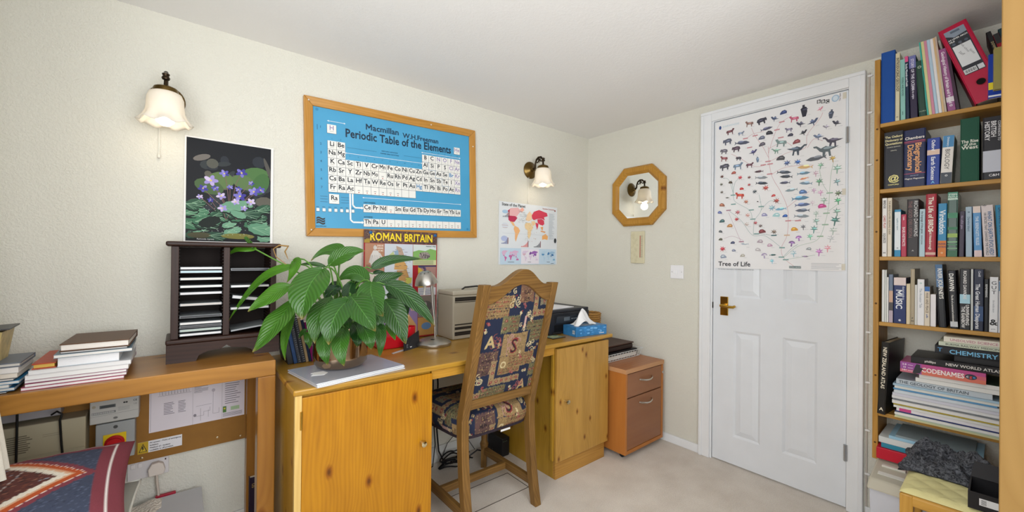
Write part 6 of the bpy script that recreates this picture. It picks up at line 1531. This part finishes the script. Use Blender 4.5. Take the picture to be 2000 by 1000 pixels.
PX0, PX1, PYF, PYB = -.815, -.467, -.415, -.1
MK = mat('#22242a', .35)
obj('body', MB().box(PX0, PX1, PYF, PYB, .7306, .855), MK, pn, bevel=.006, seg=3)
obj('scanner_lid', MB().box(PX0 + .002, PX1 - .002, PYF + .004, PYB, .8555, .872), mat('#2c2e34', .4), pn, bevel=.004)
obj('control_panel', MB().hexa([(PX0 + .05, PYF - .004, .795), (PX1 - .06, PYF - .004, .795), (PX1 - .06, PYF - .0003, .795), (PX0 + .05, PYF - .0003, .795), (PX0 + .05, PYF - .012, .836), (PX1 - .06, PYF - .012, .836), (PX1 - .06, PYF - .0003, .836), (PX0 + .05, PYF - .0003, .836)]), mat('#33373d', .25), pn)
obj('display', MB().box(PX0 + .11, PX0 + .16, PYF - .0105, PYF - .0085, .806, .828), mat('#5d666e', .15), pn)
for k in range(5): obj('button', MB().box(PX0 + .175 + k * .018, PX0 + .186 + k * .018, PYF - .0105, PYF - .0085, .812, .818), mat('#8a9096', .3), pn)
obj('output_slot', MB().box(PX0 + .04, PX1 - .05, PYF - .001, PYF - .0002, .745, .785), mat('#08080a', .6), pn)
m = MB().hexa([(-.79, -.39, .8725), (-.56, -.37, .8725), (-.58, -.13, .8725), (-.81, -.15, .8725), (-.79, -.39, .876), (-.56, -.37, .876), (-.58, -.13, .876), (-.81, -.15, .876)])
tag(obj('paper_stack', m, mat('#ececf0', .7)), 'few white paper sheets lying on the printer lid', 'paper')
tbx = thing('tissue_box', 'blue tissue box with a white tissue pulled up at the desk corner', 'tissue box')
obj('carton', MB().box(-.117, .117, -.058, .058, 0, .055), mat('#3f8ac8', .4, var=.35, vscale=30), tbx, bevel=.001)
p = Print((-.117, -.058, 0), (1, 0, 0), (0, 0, 1)); p.text('kleenex', .212, .008, .012, '#e8f0f8', 1, 'r')
for k in range(24): p.ell(R.uniform(.01, .225), R.uniform(.012, .048), R.uniform(.004, .014), R.uniform(.002, .006), R.choice(('#5fa4dc', '#2f74b4', '#78b8e8')), 8)
p.build('front_print', tbx)
p = Print((-.117, .058, 0), (0, -1, 0), (0, 0, 1)); p.rect(.085, .015, .105, .035, '#e8eef4'); p.lay = 1
for k in range(6): p.rect(.087 + k * .003, .018, .0885 + k * .003, .032, '#2a4a6a')
p.build('side_print', tbx)
p = Print((-.117, -.058, .055), (1, 0, 0), (0, 1, 0)); p.ell(.117, .058, .075, .03, '#dfe8f0', 20); p.build('opening', tbx)
def tissue(u, v):
    a, b = 2 * u - 1, 2 * v - 1
    h = .075 * math.exp(-((a + .35) ** 2 * 5 + b * b * 1.2)) + .035 * math.exp(-((a - .15) ** 2 * 3 + (b - .2) ** 2 * 2))
    return (a * .085 + .012 * math.sin(3 * b) + .0, b * .03 * (1 - .3 * a) , .056 + h * (1 - abs(a) ** 5) * (1 + .1 * math.sin(9 * b + 5 * a)) + .003 * math.sin(11 * a) * math.sin(8 * b) * math.exp(-a * a * 2))
obj('tissue', MB().grid(36, 20, tissue), mat('#f2f2f2', .8), tbx, smooth=80, fix=False)
tbx.location = (-.604, -.499, .7306); tbx.rotation_euler = (0, 0, math.radians(-8))
co = thing('coaster', 'small square coaster with green picture on the desk beside the tissue box', 'coaster', (-.82, -.46, .7305))
m = MB().box(-.875, -.775, -.505, -.425, .7306, .734)
obj('board', m, mat('#3a2a22', .4), co, bevel=.001)
p = Print((-.875, -.505, .734), (1, 0, 0), (0, 1, 0)); p.rect(.004, .004, .096, .076, '#7a8a78'); p.lay = 1; p.ell(.05, .04, .03, .02, '#b0b88a'); p.ell(.07, .055, .015, .01, '#4a6a5a'); p.build('picture', co)
tag(obj('spectacle_case', MB().tube([(-.79, -.415, .7395), (-.75, -.42, .7395), (-.735, -.43, .7385)], [.006, .0075, .004], 8), mat('#1d1c1c', .4), smooth=50), 'short dark pen case lying by the coaster', 'pen case')
# red gadget, tilted card and clutter behind the pot
rg = thing('red_desk_tidy', 'glossy red plastic desk tidy behind the plant on the desk', 'desk tidy', (-1.62, -.15, .7305))
obj('tray', MB().hexa([(-1.72, -.2, .7306), (-1.58, -.2, .7306), (-1.58, -.1, .7306), (-1.72, -.1, .7306), (-1.715, -.195, .79), (-1.585, -.195, .79), (-1.585, -.105, .81), (-1.715, -.105, .81)]), mat('#c21420', .25), rg, bevel=.006, seg=3)
obj('cup', MB().lathe([(.026, 0), (.03, .09), (.027, .09), (.024, .004), (.0005, .004)], 20, (-1.545, -.14, .7306), caps=False), mat('#cf1a26', .2), rg, smooth=40)
pcx = thing('photo_card', 'black and white photo card leaning by the lamp base', 'card', (-1.585, -.24, .7305))
m = MB().hexa([(-1.64, -.285, .7306), (-1.535, -.235, .7306), (-1.536, -.233, .7306), (-1.641, -.283, .7306), (-1.625, -.25, .77), (-1.525, -.205, .805), (-1.526, -.203, .806), (-1.626, -.248, .771)])
obj('card', m, mat('#1d1c20', .3), pcx)
o_, r_ = Vector((-1.64, -.285, .7306)), Vector((.105, .05, .0)); u_ = Vector((.012, .032, .055))
p = Print(o_, r_.normalized(), u_.normalized(), lift=.0015); p.ell(.05, .025, .012, .016, '#c9c9cc', 10); p.lay = 1; p.ell(.05, .032, .007, .008, '#8a8a90'); p.rect(.018, .012, .03, .03, '#55565c'); p.build('photo', pcx)
obj('flap', MB().hexa([(-1.70, -.30, .7306), (-1.56, -.235, .7306), (-1.57, -.215, .7306), (-1.70, -.285, .7306), (-1.70, -.30, .7318), (-1.56, -.235, .7318), (-1.57, -.215, .7318), (-1.70, -.285, .7318)]), mat('#c8c8cc', .5), pcx)
# tray and folder on the filing pedestal
wt = thing('wire_tray', 'white wire letter tray with papers on the filing pedestal', 'letter tray', (-.25, -.42, .532))
TX0, TX1, TY0, TY1 = -.42, -.075, -.52, -.30
M_WIRE = mat('#dfe3e4', .3, .3)
def rim_(z, e): return [(TX0 - e, TY0 - e, z), (TX1 + e, TY0 - e, z), (TX1 + e, TY1 + e, z), (TX0 - e, TY1 + e, z)]
wm = MB()
for z_, e in ((.5348, 0), (.582, .018)):
    q = rim_(z_, e)
    for i in range(4): wm.tube([q[i], q[(i + 1) % 4]], .0022, 6)
obj('rim_wire', wm, M_WIRE, wt, smooth=60)
for i in range(13):
    t = i / 12
    for y, s in ((TY0, -1), (TY1, 1)):
        x = TX0 + (TX1 - TX0) * t; obj('upright_wire', MB().tube([(x, y, .5348), (x * 1.0, y + s * .018, .582)], .0014, 5), M_WIRE, wt)
for i in range(1, 7):
    y = TY0 + (TY1 - TY0) * i / 7
    for x, s in ((TX0, -1), (TX1, 1)): obj('upright_wire', MB().tube([(x, y, .5348), (x + s * .018, y, .582)], .0014, 5), M_WIRE, wt)
tag(obj('paper_ream', MB().box(-.405, -.095, -.508, -.31, .5375, .562), mat('#e9e4dc', .8, bump=.3, bscale=500)), 'thick pad of cream paper lying in the wire tray', 'paper')
tag(obj('black_folder', MB().box(-.41, -.088, -.512, -.308, .5625, .582), mat('#1a1a1e', .5), bevel=.002), 'black folder under the leather case in the wire tray', 'folder')
lc = thing('leather_case', 'dark brown leather document case on top of the wire tray', 'case', (-.25, -.41, .5825))
obj('body', MB().box(-.42, -.115, -.50, -.30, .5825, .618), mat('#2a1a15', .5), lc, bevel=.012, seg=3)
obj('flap', MB().box(-.422, -.112, -.503, -.298, .6185, .626), mat('#472e24', .45, bump=.3, bscale=150), lc, bevel=.004, seg=3)
def wicker():
    m = MB(); cx, cy = -.21, -.2
    for k in range(17):
        z = .5325 + .0075 + k * .0155; pts = []
        for i in range(33):
            a = 2 * math.pi * i / 32; r = .062 + .012 * k / 16 + .004 * (1 if (i + k) % 2 else -1)
            pts.append((cx + r * math.cos(a), cy + r * math.sin(a), z))
        m.tube(pts, .0075, 6)
    return m
wk = thing('wicker_basket', 'small round wicker basket behind the printer in the corner', 'basket', (-.21, -.2, .532))
obj('weave', wicker(), mat('#b98a4a', .7, var=.3, vscale=60), wk, smooth=60)
obj('base', MB().lathe([(.0005, 0), (.06, 0), (.06, .006), (.0005, .006)], 24, (-.21, -.2, .5321)), mat('#9a7038', .7), wk)
for k in range(16):
    a = 2 * math.pi * k / 16; obj('stake', MB().tube([(-.21 + .062 * math.cos(a), -.2 + .062 * math.sin(a), .535), (-.21 + .074 * math.cos(a), -.2 + .074 * math.sin(a), .798)], .003, 5), mat('#a87c3e', .7), wk)

# ------------------------------------------------------------------ meter board under the console table
bd = thing('meter_board', 'brown hardboard panel on the wall under the console table', 'board', (-2.5, -.01, .38))
obj('panel', MB().box(-2.96, -2.222, -.018, -.0005, .395, .728), mat('#96692c', .6, var=.12, vscale=20), bd, bevel=.001)
for x, z in ((-2.25, .41), (-2.33, .425), (-2.56, .41)): obj('screw', MB().lathe([(.005, 0), (.004, .002), (.0003, .0025)], 10, (x, -.018, z), 'y'), mat('#d8ccb0', .25, 1), bd)
cp = thing('wiring_chart', 'laminated white wiring chart fixed to the brown board under the table', 'chart', (-2.39, -.02, .495))
obj('sheet', MB().box(-2.541, -2.238, -.0195, -.0182, .497, .70), mat('#e2dbe4', .3, coat=.3), cp)
p = Print((-2.541, -.0195, .497), (1, 0, 0), (0, 0, 1)); R = random.Random(6)
p.rect(.004, .004, .0048, .2, '#6a6470')
for k in range(10): p.line([(.03 + k * .009, .135), (.03 + k * .009, .155), (.035 + k * .009, .157), (.037 + k * .009, .135)], .0008, '#6a6470')
p.line([(.025, .133), (.125, .133)], .0008, '#6a6470'); p.line([(.13, .0), (.13, .2)], .0008, '#9a949c'); p.line([(.225, .0), (.225, .2)], .0008, '#9a949c')
for k in range(8): p.rect(.042, .06 + k * .006, .042 + R.uniform(.02, .035), .062 + k * .006, '#6a6470'); p.rect(.085, .06 + k * .006, .1 + R.uniform(0, .01), .062 + k * .006, '#6a6470')
for k in range(14): p.rect(.134, .125 + k * .0045, .134 + R.uniform(.02, .05), .1265 + k * .0045, '#77717c'); p.rect(.235, .06 + k * .009, .235 + R.uniform(.03, .06), .0625 + k * .009, '#77717c')
for q in ([(.14, .03), (.165, .03), (.165, .045), (.185, .045), (.185, .06)], [(.155, .01), (.155, .06)], [(.195, .13), (.195, .03), (.215, .03), (.215, .05)], [(.14, .07), (.19, .072)], [(.18, .02), (.18, .05)]): p.line(q, .0008, '#6a6470')
p.ell(.196, .125, .006, .007, '#b8b0bc'); p.ell(.137, .035, .005, .006, '#8a848e'); p.rect(.228, .025, .24, .05, '#4f7f38'); p.lay = 1; p.rect(.231, .038, .237, .044, '#d8c83a'); p.lay = 0; p.rect(.255, .03, .285, .045, '#a9c49c')
for k in range(4): p.rect(.228, .008 + k * .004, .295, .0095 + k * .004, '#77717c')
p.build('diagram', cp)
wl = thing('warning_label', 'white emergency warning label with yellow lightning triangle on the board', 'label', (-2.53, -.019, .41))
obj('strip', MB().box(-2.572, -2.443, -.0192, -.0182, .425, .468), mat('#ecebf0', .5), wl)
p = Print((-2.572, -.0192, .425), (1, 0, 0), (0, 0, 1)); p.rect(0, 0, .03, .043, '#c4a21c'); p.lay = 1; p.poly([(.003, .006), (.027, .006), (.015, .037)], '#1c1a14'); p.lay = 2; p.poly([(.006, .008), (.024, .008), (.015, .032)], '#d8b824'); p.lay = 3; p.poly([(.013, .027), (.018, .027), (.015, .02), (.019, .02), (.012, .009), (.014, .017), (.011, .017)], '#1c1a14')
for k, s_ in enumerate(('PV system - Point of emergency', 'Isolation', 'Method of - Isolator', 'Lockable in off position')): p.text(s_, .034, .033 - k * .0095, .0072, '#24222a', 1, 'l', fit=.092)
p.build('label_print', wl)
em = thing('electricity_meter', 'grey electricity meter with small display on the board under the table', 'meter', (-2.63, -.05, .59))
MM = mat('#bdbcb8', .45)
obj('case', MB().box(-2.69, -2.566, -.095, -.0185, .588, .668), MM, em, bevel=.003)
p = Print((-2.69, -.095, .588), (1, 0, 0), (0, 0, 1))
p.rect(.024, .051, .064, .062, '#55595a'); p.rect(.005, .032, .064, .040, '#6a6c6c'); p.line([(.002, .026), (.122, .03)], .0008, '#77777a'); p.ell(.01, .06, .005, .005, '#a49c88'); p.lay = 1; p.rect(.027, .053, .061, .060, '#3a4042')
for k in range(20): p.rect(.006 + k * .0028, .033, .0072 + k * .0028, .039, '#dcdcd8')
p.ell(.086, .062, .003, .003, '#2c2c2c'); p.ell(.092, .062, .003, .003, '#2c2c2c'); p.ell(.064, .013, .006, .004, '#6a6a68'); p.text('CE', .114, .062, .009, '#44464a', 1); p.text('1.0', .114, .05, .007, '#44464a')
for k in range(5): p.rect(.07, .036 + k * .003, .10, .0368 + k * .003, '#8a8a88')
p.build('faceplate', em)
iso = thing('isolator_switch', 'grey isolator box with red and yellow rotary switch under the meter', 'switch', (-2.625, -.05, .45))
obj('box', MB().box(-2.676, -2.576, -.09, -.0185, .452, .583), mat('#9fa3a4', .45), iso, bevel=.003)
obj('yellow_plate', MB().box(-2.657, -2.598, -.094, -.0902, .482, .545), mat('#e2c21c', .4), iso, bevel=.002)
obj('red_knob', MB().lathe([(.026, 0), (.026, .006), (.02, .01), (.02, .018), (.0005, .018)], 28, (-2.6275, -.094, .513), 'y'), mat('#b81a20', .35), iso, smooth=40)
obj('screw', MB().lathe([(.006, 0), (.005, .002), (.0004, .002)], 12, (-2.626, -.09, .567), 'y'), mat('#5a5c5c', .4, .5), iso)
cu = thing('consumer_unit', 'beige fuse box on the wall at the far left under the table', 'fuse box', (-2.8, -.06, .45))
obj('case', MB().box(-2.94, -2.698, -.1, -.0185, .45, .625), mat('#b3aa90', .5), cu, bevel=.004)
obj('cover_strip', MB().box(-2.94, -2.698, -.104, -.1002, .45, .525), mat('#aba38a', .5), cu, bevel=.002)
p = Print((-2.94, -.1, .45), (1, 0, 0), (0, 0, 1))
for k in range(9): p.rect(.07, .09 + k * .0065, .07 + R.uniform(.04, .055), .093 + k * .0065, '#6a6252')
for k in range(2): p.rect(.145, .13 + .006 * k, .19, .1312 + .006 * k, '#8a826c')
p.build('rating_text', cu)
tag(obj('junction_box', MB().box(-2.93, -2.76, -.07, -.0185, .634, .715), mat('#a9a6aa', .5), bevel=.003), 'pale grey junction box tucked under the table top above the fuse box', 'junction box')
lead = thing('black_lead', 'thin black lead hanging in a loop in front of the fuse box', 'cable', (-2.75, -.11, .5))
obj('lead', MB().tube([(-2.775, -.11, .65), (-2.762, -.115, .66), (-2.75, -.118, .65), (-2.755, -.116, .63), (-2.752, -.112, .56), (-2.748, -.11, .50), (-2.746, -.11, .455)], .003, 8), mat('#161616', .5), lead, smooth=60)
obj('lead', MB().tube([(-2.846, -.115, .728), (-2.846, -.115, .6), (-2.848, -.112, .46)], .003, 8), mat('#161616', .5), lead, smooth=60)
sk = thing('wall_socket', 'white double wall socket under the meter board', 'socket', (-2.53, -.005, .33))
obj('faceplate', MB().box(-2.60, -2.482, -.01, -.0005, .328, .394), mat('#d8d4d6', .4), sk, bevel=.002)
for x in (-2.585, -2.565): obj('rocker', MB().box(x - .006, x + .006, -.0135, -.0102, .372, .388), mat('#e2dee0', .4), sk, bevel=.001)
obj('red_indicator', MB().box(-2.494, -2.490, -.0115, -.0102, .38, .386), mat('#3a1a1a', .4), sk)
pg = thing('mains_plug', 'white mains plug with its lead in the wall socket', 'plug', (-2.515, -.02, .34))
obj('body', MB().prism([(-2.54, -.0104, .336), (-2.497, -.0104, .336), (-2.492, -.0104, .352), (-2.498, -.0104, .376), (-2.512, -.0104, .384), (-2.532, -.0104, .382), (-2.542, -.0104, .362)], (0, -.026, 0)), mat('#ddd3cb', .4), pg, bevel=.004, seg=3)
obj('lead', MB().tube([(-2.517, -.024, .336), (-2.516, -.024, .31), (-2.512, -.026, .27), (-2.508, -.03, .22), (-2.50, -.04, .1), (-2.50, -.05, .01)], .0042, 8), mat('#cbbfb4', .5), pg, smooth=60)
# storage tub and crochet cloth
tu = thing('plastic_tub', 'clear plastic storage tub on the floor under the console table', 'tub', (-2.44, -.15, 0))
clr = mat('#dcdde2', .3, trans=.35)
m = MB().box(-2.545, -2.541, -.30, -.04, 0, .24).box(-2.39, -2.386, -.30, -.04, 0, .24).box(-2.541, -2.39, -.30, -.296, 0, .24).box(-2.541, -2.39, -.044, -.04, 0, .24).box(-2.541, -2.39, -.296, -.044, 0, .004)
obj('body', m, clr, tu)
obj('lid', MB().box(-2.55, -2.38, -.305, -.035, .2405, .25), mat('#dddee2', .3, trans=.2), tu, bevel=.004)
obj('red_clip', MB().box(-2.52, -2.46, -.022, -.0345, .235, .256), mat('#a81c34', .4), tu, bevel=.002)
def cloth(u, v): return (-2.66 + .16 * u, -.06 - .24 * v, .252 + .006 * math.sin(9 * u) + .006 * math.cos(7 * v) + (.0 if u < .9 else -.004))
m = MB().grid(24, 24, cloth)
def crochet():
    mt, nt, b = new_mat('crochet_cotton'); L = nt.links.new; N = nt.nodes.new
    b.inputs['Base Color'].default_value = (*srgb('#e8e0d4'), 1); b.inputs['Roughness'].default_value = .9
    tc = N('ShaderNodeTexCoord'); vo = N('ShaderNodeTexVoronoi'); vo.inputs['Scale'].default_value = 130; L(tc.outputs['Object'], vo.inputs['Vector'])
    bp = N('ShaderNodeBump'); bp.inputs['Strength'].default_value = .8; bp.inputs['Distance'].default_value = .006; L(vo.outputs['Distance'], bp.inputs['Height']); L(bp.outputs['Normal'], b.inputs['Normal']); return mt
bxw = thing('linen_box', 'white box with crocheted cotton cloth beside the plastic tub', 'box', (-2.61, -.18, 0))
obj('box', MB().box(-2.65, -2.556, -.29, -.07, 0, .244), mat('#d8d2c8', .7), bxw)
obj('crochet_cloth', m, crochet(), bxw, smooth=60, fix=False)

# ------------------------------------------------------------------ cushions on the low chest, curtain
lch = thing('low_chest', 'low linen covered chest under the cushions by the window', 'chest', (-2.78, -.7, 0))
obj('body', MB().box(-2.98, -2.60, -.95, -.43, 0, .43), mat('#8a7a66', .8), lch, bevel=.01)
obj('lid', MB().box(-2.985, -2.595, -.955, -.425, .431, .452), mat('#93836d', .8), lch, bevel=.006)
def cushion(n, cx, cy, hx, hy, z, th, rot, img=None, tilt=(0, 0)):
    m = MB(); cols = []
    for side in (1, -1):
        k0 = len(m.v)
        for j in range(n):
            for i in range(n):
                a, b = -1 + 2 * i / (n - 1), -1 + 2 * j / (n - 1)
                h = ((1 - abs(a) ** 2.4) * (1 - abs(b) ** 2.4)); h = max(h, 0) ** .55
                pin = 1 - .05 * (1 - abs(a)) * abs(b) ** 3 * 0 
                px = hx * a * (1 - .055 * (1 - b * b)); py = hy * b * (1 - .055 * (1 - a * a))
                wr = .0015 * math.sin(23 * a + 7 * b) * (1 - h)
                m.v.append((px, py, side * th * (h + .02) + wr)); cols.append((.5 + a / 2, .5 + b / 2))
        q = [(k0 + j * n + i, k0 + j * n + i + 1, k0 + (j + 1) * n + i + 1, k0 + (j + 1) * n + i) for j in range(n - 1) for i in range(n - 1)]
        m.f += q if side == 1 else [f[::-1] for f in q]
    m.xf(Matrix.Translation((cx, cy, z)) @ Euler((tilt[0], tilt[1], rot)).to_matrix().to_4x4())
    if img is not None: c = np.array(cols); m.c = img.sample(c[:, 0], c[:, 1])
    return m
def cushion_print():
    I = Img(260, 260, '#7c3440'); R = random.Random(12)
    I.rect(.075, .075, .925, .925, '#efe8e4'); I.rect(.083, .083, .917, .917, '#7c3440'); I.rect(.13, .13, .87, .87, '#3a4258')
    for k in range(2600): x, y = R.uniform(.13, .865), R.uniform(.13, .865); I.rect(x, y, x + .006, y + .006, R.choice(('#2c3348', '#4c566e', '#353d54', '#566078')))
    def dia(r, c): I.poly([(.46 + r, .54), (.46, .54 + r), (.46 - r, .54), (.46, .54 - r)], c)
    for r, c in ((.42, '#7c3440'), (.375, '#efe6dc'), (.365, '#b8501e'), (.325, '#d8a884'), (.30, '#e6dece'), (.255, '#5a2c26')): dia(r, c)
    for k in range(2200):
        x, y = R.uniform(.21, .71), R.uniform(.29, .79)
        if abs(x - .46) + abs(y - .54) < .245: I.rect(x, y, x + R.uniform(.004, .02), y + .004, R.choice(('#3a1c1a', '#7c4230', '#4a2424', '#8a5a48', '#2a1a1c', '#9aa0ac' if R.random() < .3 else '#5a2c26')))
    for k in range(-3, 4): I.path([(.46 + .09 * k - .07, .54 - .16), (.46 + .09 * k + .02, .54 + .16)], .003, '#b0a8a4') if abs(k) < 2 else None
    return I
t = thing('patchwork_cushion', 'navy and burgundy patchwork cushion with diamond centre at the lower left', 'cushion', (-2.775, -.625, .56))
obj('cover', cushion(110, -2.775, -.62, .225, .235, .582, .05, math.radians(2), cushion_print(), (math.radians(5), 0)), vcol_mat('cushion_weave', .9, .4, 900, speck=.25), t, smooth=70, fix=False)
t = thing('grey_cushion', 'plain pale grey cushion with white piping under the patchwork one', 'cushion', (-2.78, -.62, .46))
obj('cover', cushion(50, -2.765, -.64, .222, .23, .4895, .0355, 0), mat('#9a9a92', .9, bump=.3, bscale=500), t, smooth=70, fix=False)
q = []
for i in range(81):
    s = i / 20; k = int(s) % 4; f_ = s - int(s); c4 = [(-1, -1), (1, -1), (1, 1), (-1, 1)]; a = Vector(c4[k]).lerp(Vector(c4[(k + 1) % 4]), f_)
    q.append((-2.765 + .222 * a.x * (1 - .055 * (1 - a.y ** 2)), -.64 + .23 * a.y * (1 - .055 * (1 - a.x ** 2)), .4895))
obj('piping', MB().tube(q, .004, 6), mat('#dcdcd4', .8), t, smooth=60)
tag(obj('black_pouch', cushion(24, -2.545, -.44, .03, .035, .50, .018, .4), mat('#1c1d22', .6), smooth=70, fix=False), 'small black pouch peeking out beside the grey cushion', 'pouch') if 0 else None
def curtain_img():
    I = Img(300, 500, '#e9e4d6'); R = random.Random(21)
    for k in range(26):
        x, y = R.random(), R.random(); a0 = R.random() * 6
        for j in range(9):
            a = a0 + j * .7; L_ = R.uniform(.06, .09); ex, ey = x + L_ * math.cos(a), y + L_ * .6 * math.sin(a)
            nx, ny = -math.sin(a) * .016, math.cos(a) * .0096
            mxp, myp = (x + ex) / 2, (y + ey) / 2
            I.poly([(x, y), (mxp + nx * 1.2, myp + ny * 1.2), (ex, ey), (mxp - nx * 1.2, myp - ny * 1.2)], '#b59a4e'); I.poly([(x, y), (mxp + nx * .8, myp + ny * .8), (x + (ex - x) * .9, y + (ey - y) * .9), (mxp - nx * .8, myp - ny * .8)], '#e2d9bc')
            I.poly([(x + (ex - x) * .4, y + (ey - y) * .4), (mxp + nx * .5 + (ex - x) * .15, myp + ny * .5 + (ey - y) * .15), (x + (ex - x) * .85, y + (ey - y) * .85), (mxp - nx * .5 + (ex - x) * .15, myp - ny * .5 + (ey - y) * .15)], '#a0444a')
        I.path([(x, y), (x + R.uniform(-.1, .1), y - .15)], .004, '#c08a4a')
    return I
def curtain():
    m = MB(); nu, nv = 130, 200; cols = []; I = curtain_img()
    for j in range(nv):
        for i in range(nu):
            u, v = i / (nu - 1), j / (nv - 1)
            z = .64 + 1.374 * v; fl = 1 - .35 * v
            y = -.50 - .28 * u; x = -2.83 + .052 * math.cos(u * 22) * fl + .02 * math.sin(u * 9) - min(.075, .11 * (z - .62))
            m.v.append((x, y, z)); cols.append((u, v))
    m.f = [(j * nu + i, j * nu + i + 1, (j + 1) * nu + i + 1, (j + 1) * nu + i) for j in range(nv - 1) for i in range(nu - 1)]
    c = np.array(cols); m.c = I.sample(c[:, 0], c[:, 1]); return m
cu_ = thing('window_curtain', 'cream floral curtain hanging at the left edge beside the window', 'curtain', (-2.86, -.64, .634))
obj('fabric', curtain(), vcol_mat('curtain_cotton', .85, .2, 700, speck=.1), cu_, smooth=70, fix=False)
obj('pole', MB().tube([(-2.88, -.45, 2.03), (-2.88, -2.05, 2.03)], .012, 12), mat('#8a6a3a', .4), cu_, smooth=60)

# ------------------------------------------------------------------ under the desk
pw = thing('power_strip', 'white extension socket strip on the carpet under the desk', 'power strip', (-1.11, -.2, 0))
obj('body', MB().box(-.14, .14, -.028, .028, .001, .036), mat('#d8d4c4', .4), pw, bevel=.004)
for k in range(4): obj('outlet', MB().box(-.12 + k * .065, -.075 + k * .065, -.02, .02, .0362, .0372), mat('#c4c0b0', .4), pw)
pw.location = (-1.07, -.18, 0); pw.rotation_euler = (0, 0, math.radians(4))
bp_ = thing('black_plug', 'black mains plug standing in the extension strip under the desk', 'plug', (-1.065, -.17, .038))
obj('body', MB().box(-1.09, -1.04, -.195, -.15, .0385, .075), mat('#17171a', .45), bp_, bevel=.008, seg=3)
obj('lead', MB().tube([(-1.09, -.17, .06), (-1.13, -.16, .075), (-1.18, -.15, .05), (-1.22, -.12, .012)], .004, 8), mat('#17171a', .5), bp_, smooth=60)
R = random.Random(31)
cbx = thing('cable_bundle', 'tangle of black cables on the carpet and wall below the desk', 'cables', (-1.27, -.08, 0))
MC = mat('#141416', .5)
obj('lead', MB().tube([(-1.325, -.016, .70), (-1.318, -.02, .6), (-1.31, -.02, .45), (-1.32, -.03, .2), (-1.315, -.045, .08), (-1.29, -.07, .012), (-1.25, -.09, .01)], .0045, 8), MC, cbx, smooth=60)
obj('lead', MB().tube([(-1.34, -.02, .5), (-1.345, -.03, .3), (-1.335, -.04, .12), (-1.36, -.06, .012), (-1.5, -.07, .01)], .003, 8), MC, cbx, smooth=60)
for k in range(7):
    cx, cy = -1.24 + R.uniform(-.05, .06), -.10 + R.uniform(-.02, .03); rx, ry = R.uniform(.04, .08), R.uniform(.02, .04); a0 = R.random()
    obj('coil', MB().tube([(cx + rx * math.cos(a0 + 2 * math.pi * i / 20), cy + ry * math.sin(a0 + 2 * math.pi * i / 20), .008 + .006 * k + .012 * (1 + math.sin(a0 + 3 * i / 5))) for i in range(18)], .004, 6), MC, cbx, smooth=60)
obj('lead', MB().tube([(-1.28, -.02, .02), (-1.25, -.03, .10), (-1.2, -.03, .14), (-1.15, -.06, .13), (-1.12, -.12, .06)], .002, 6), MC, cbx, smooth=60)
dk_ = thing('router_box', 'black router box standing on end against the wall beneath the desk', 'router', (-.955, -.12, 0))
obj('case', MB().box(-.985, -.925, -.2, -.06, .0, .11), mat('#18181b', .4), dk_, bevel=.006)
for k in range(3): obj('light', MB().lathe([(.002, 0), (.0003, .0008)], 8, (-.972 + k * .012, -.2, .09), 'y', caps=False), mat('#7a9a7a', .3), dk_)
db = book('dark purple book standing in the gap between table and desk', .03, .25, .18, '#2a1f33', texts=(('US', .9, .016, '#a88a4a'),), bands=((.15, .25, '#6a2f38'),)); db.rotation_euler = (0, 0, math.radians(90))
db.location = (-2.225, -.09, .001)
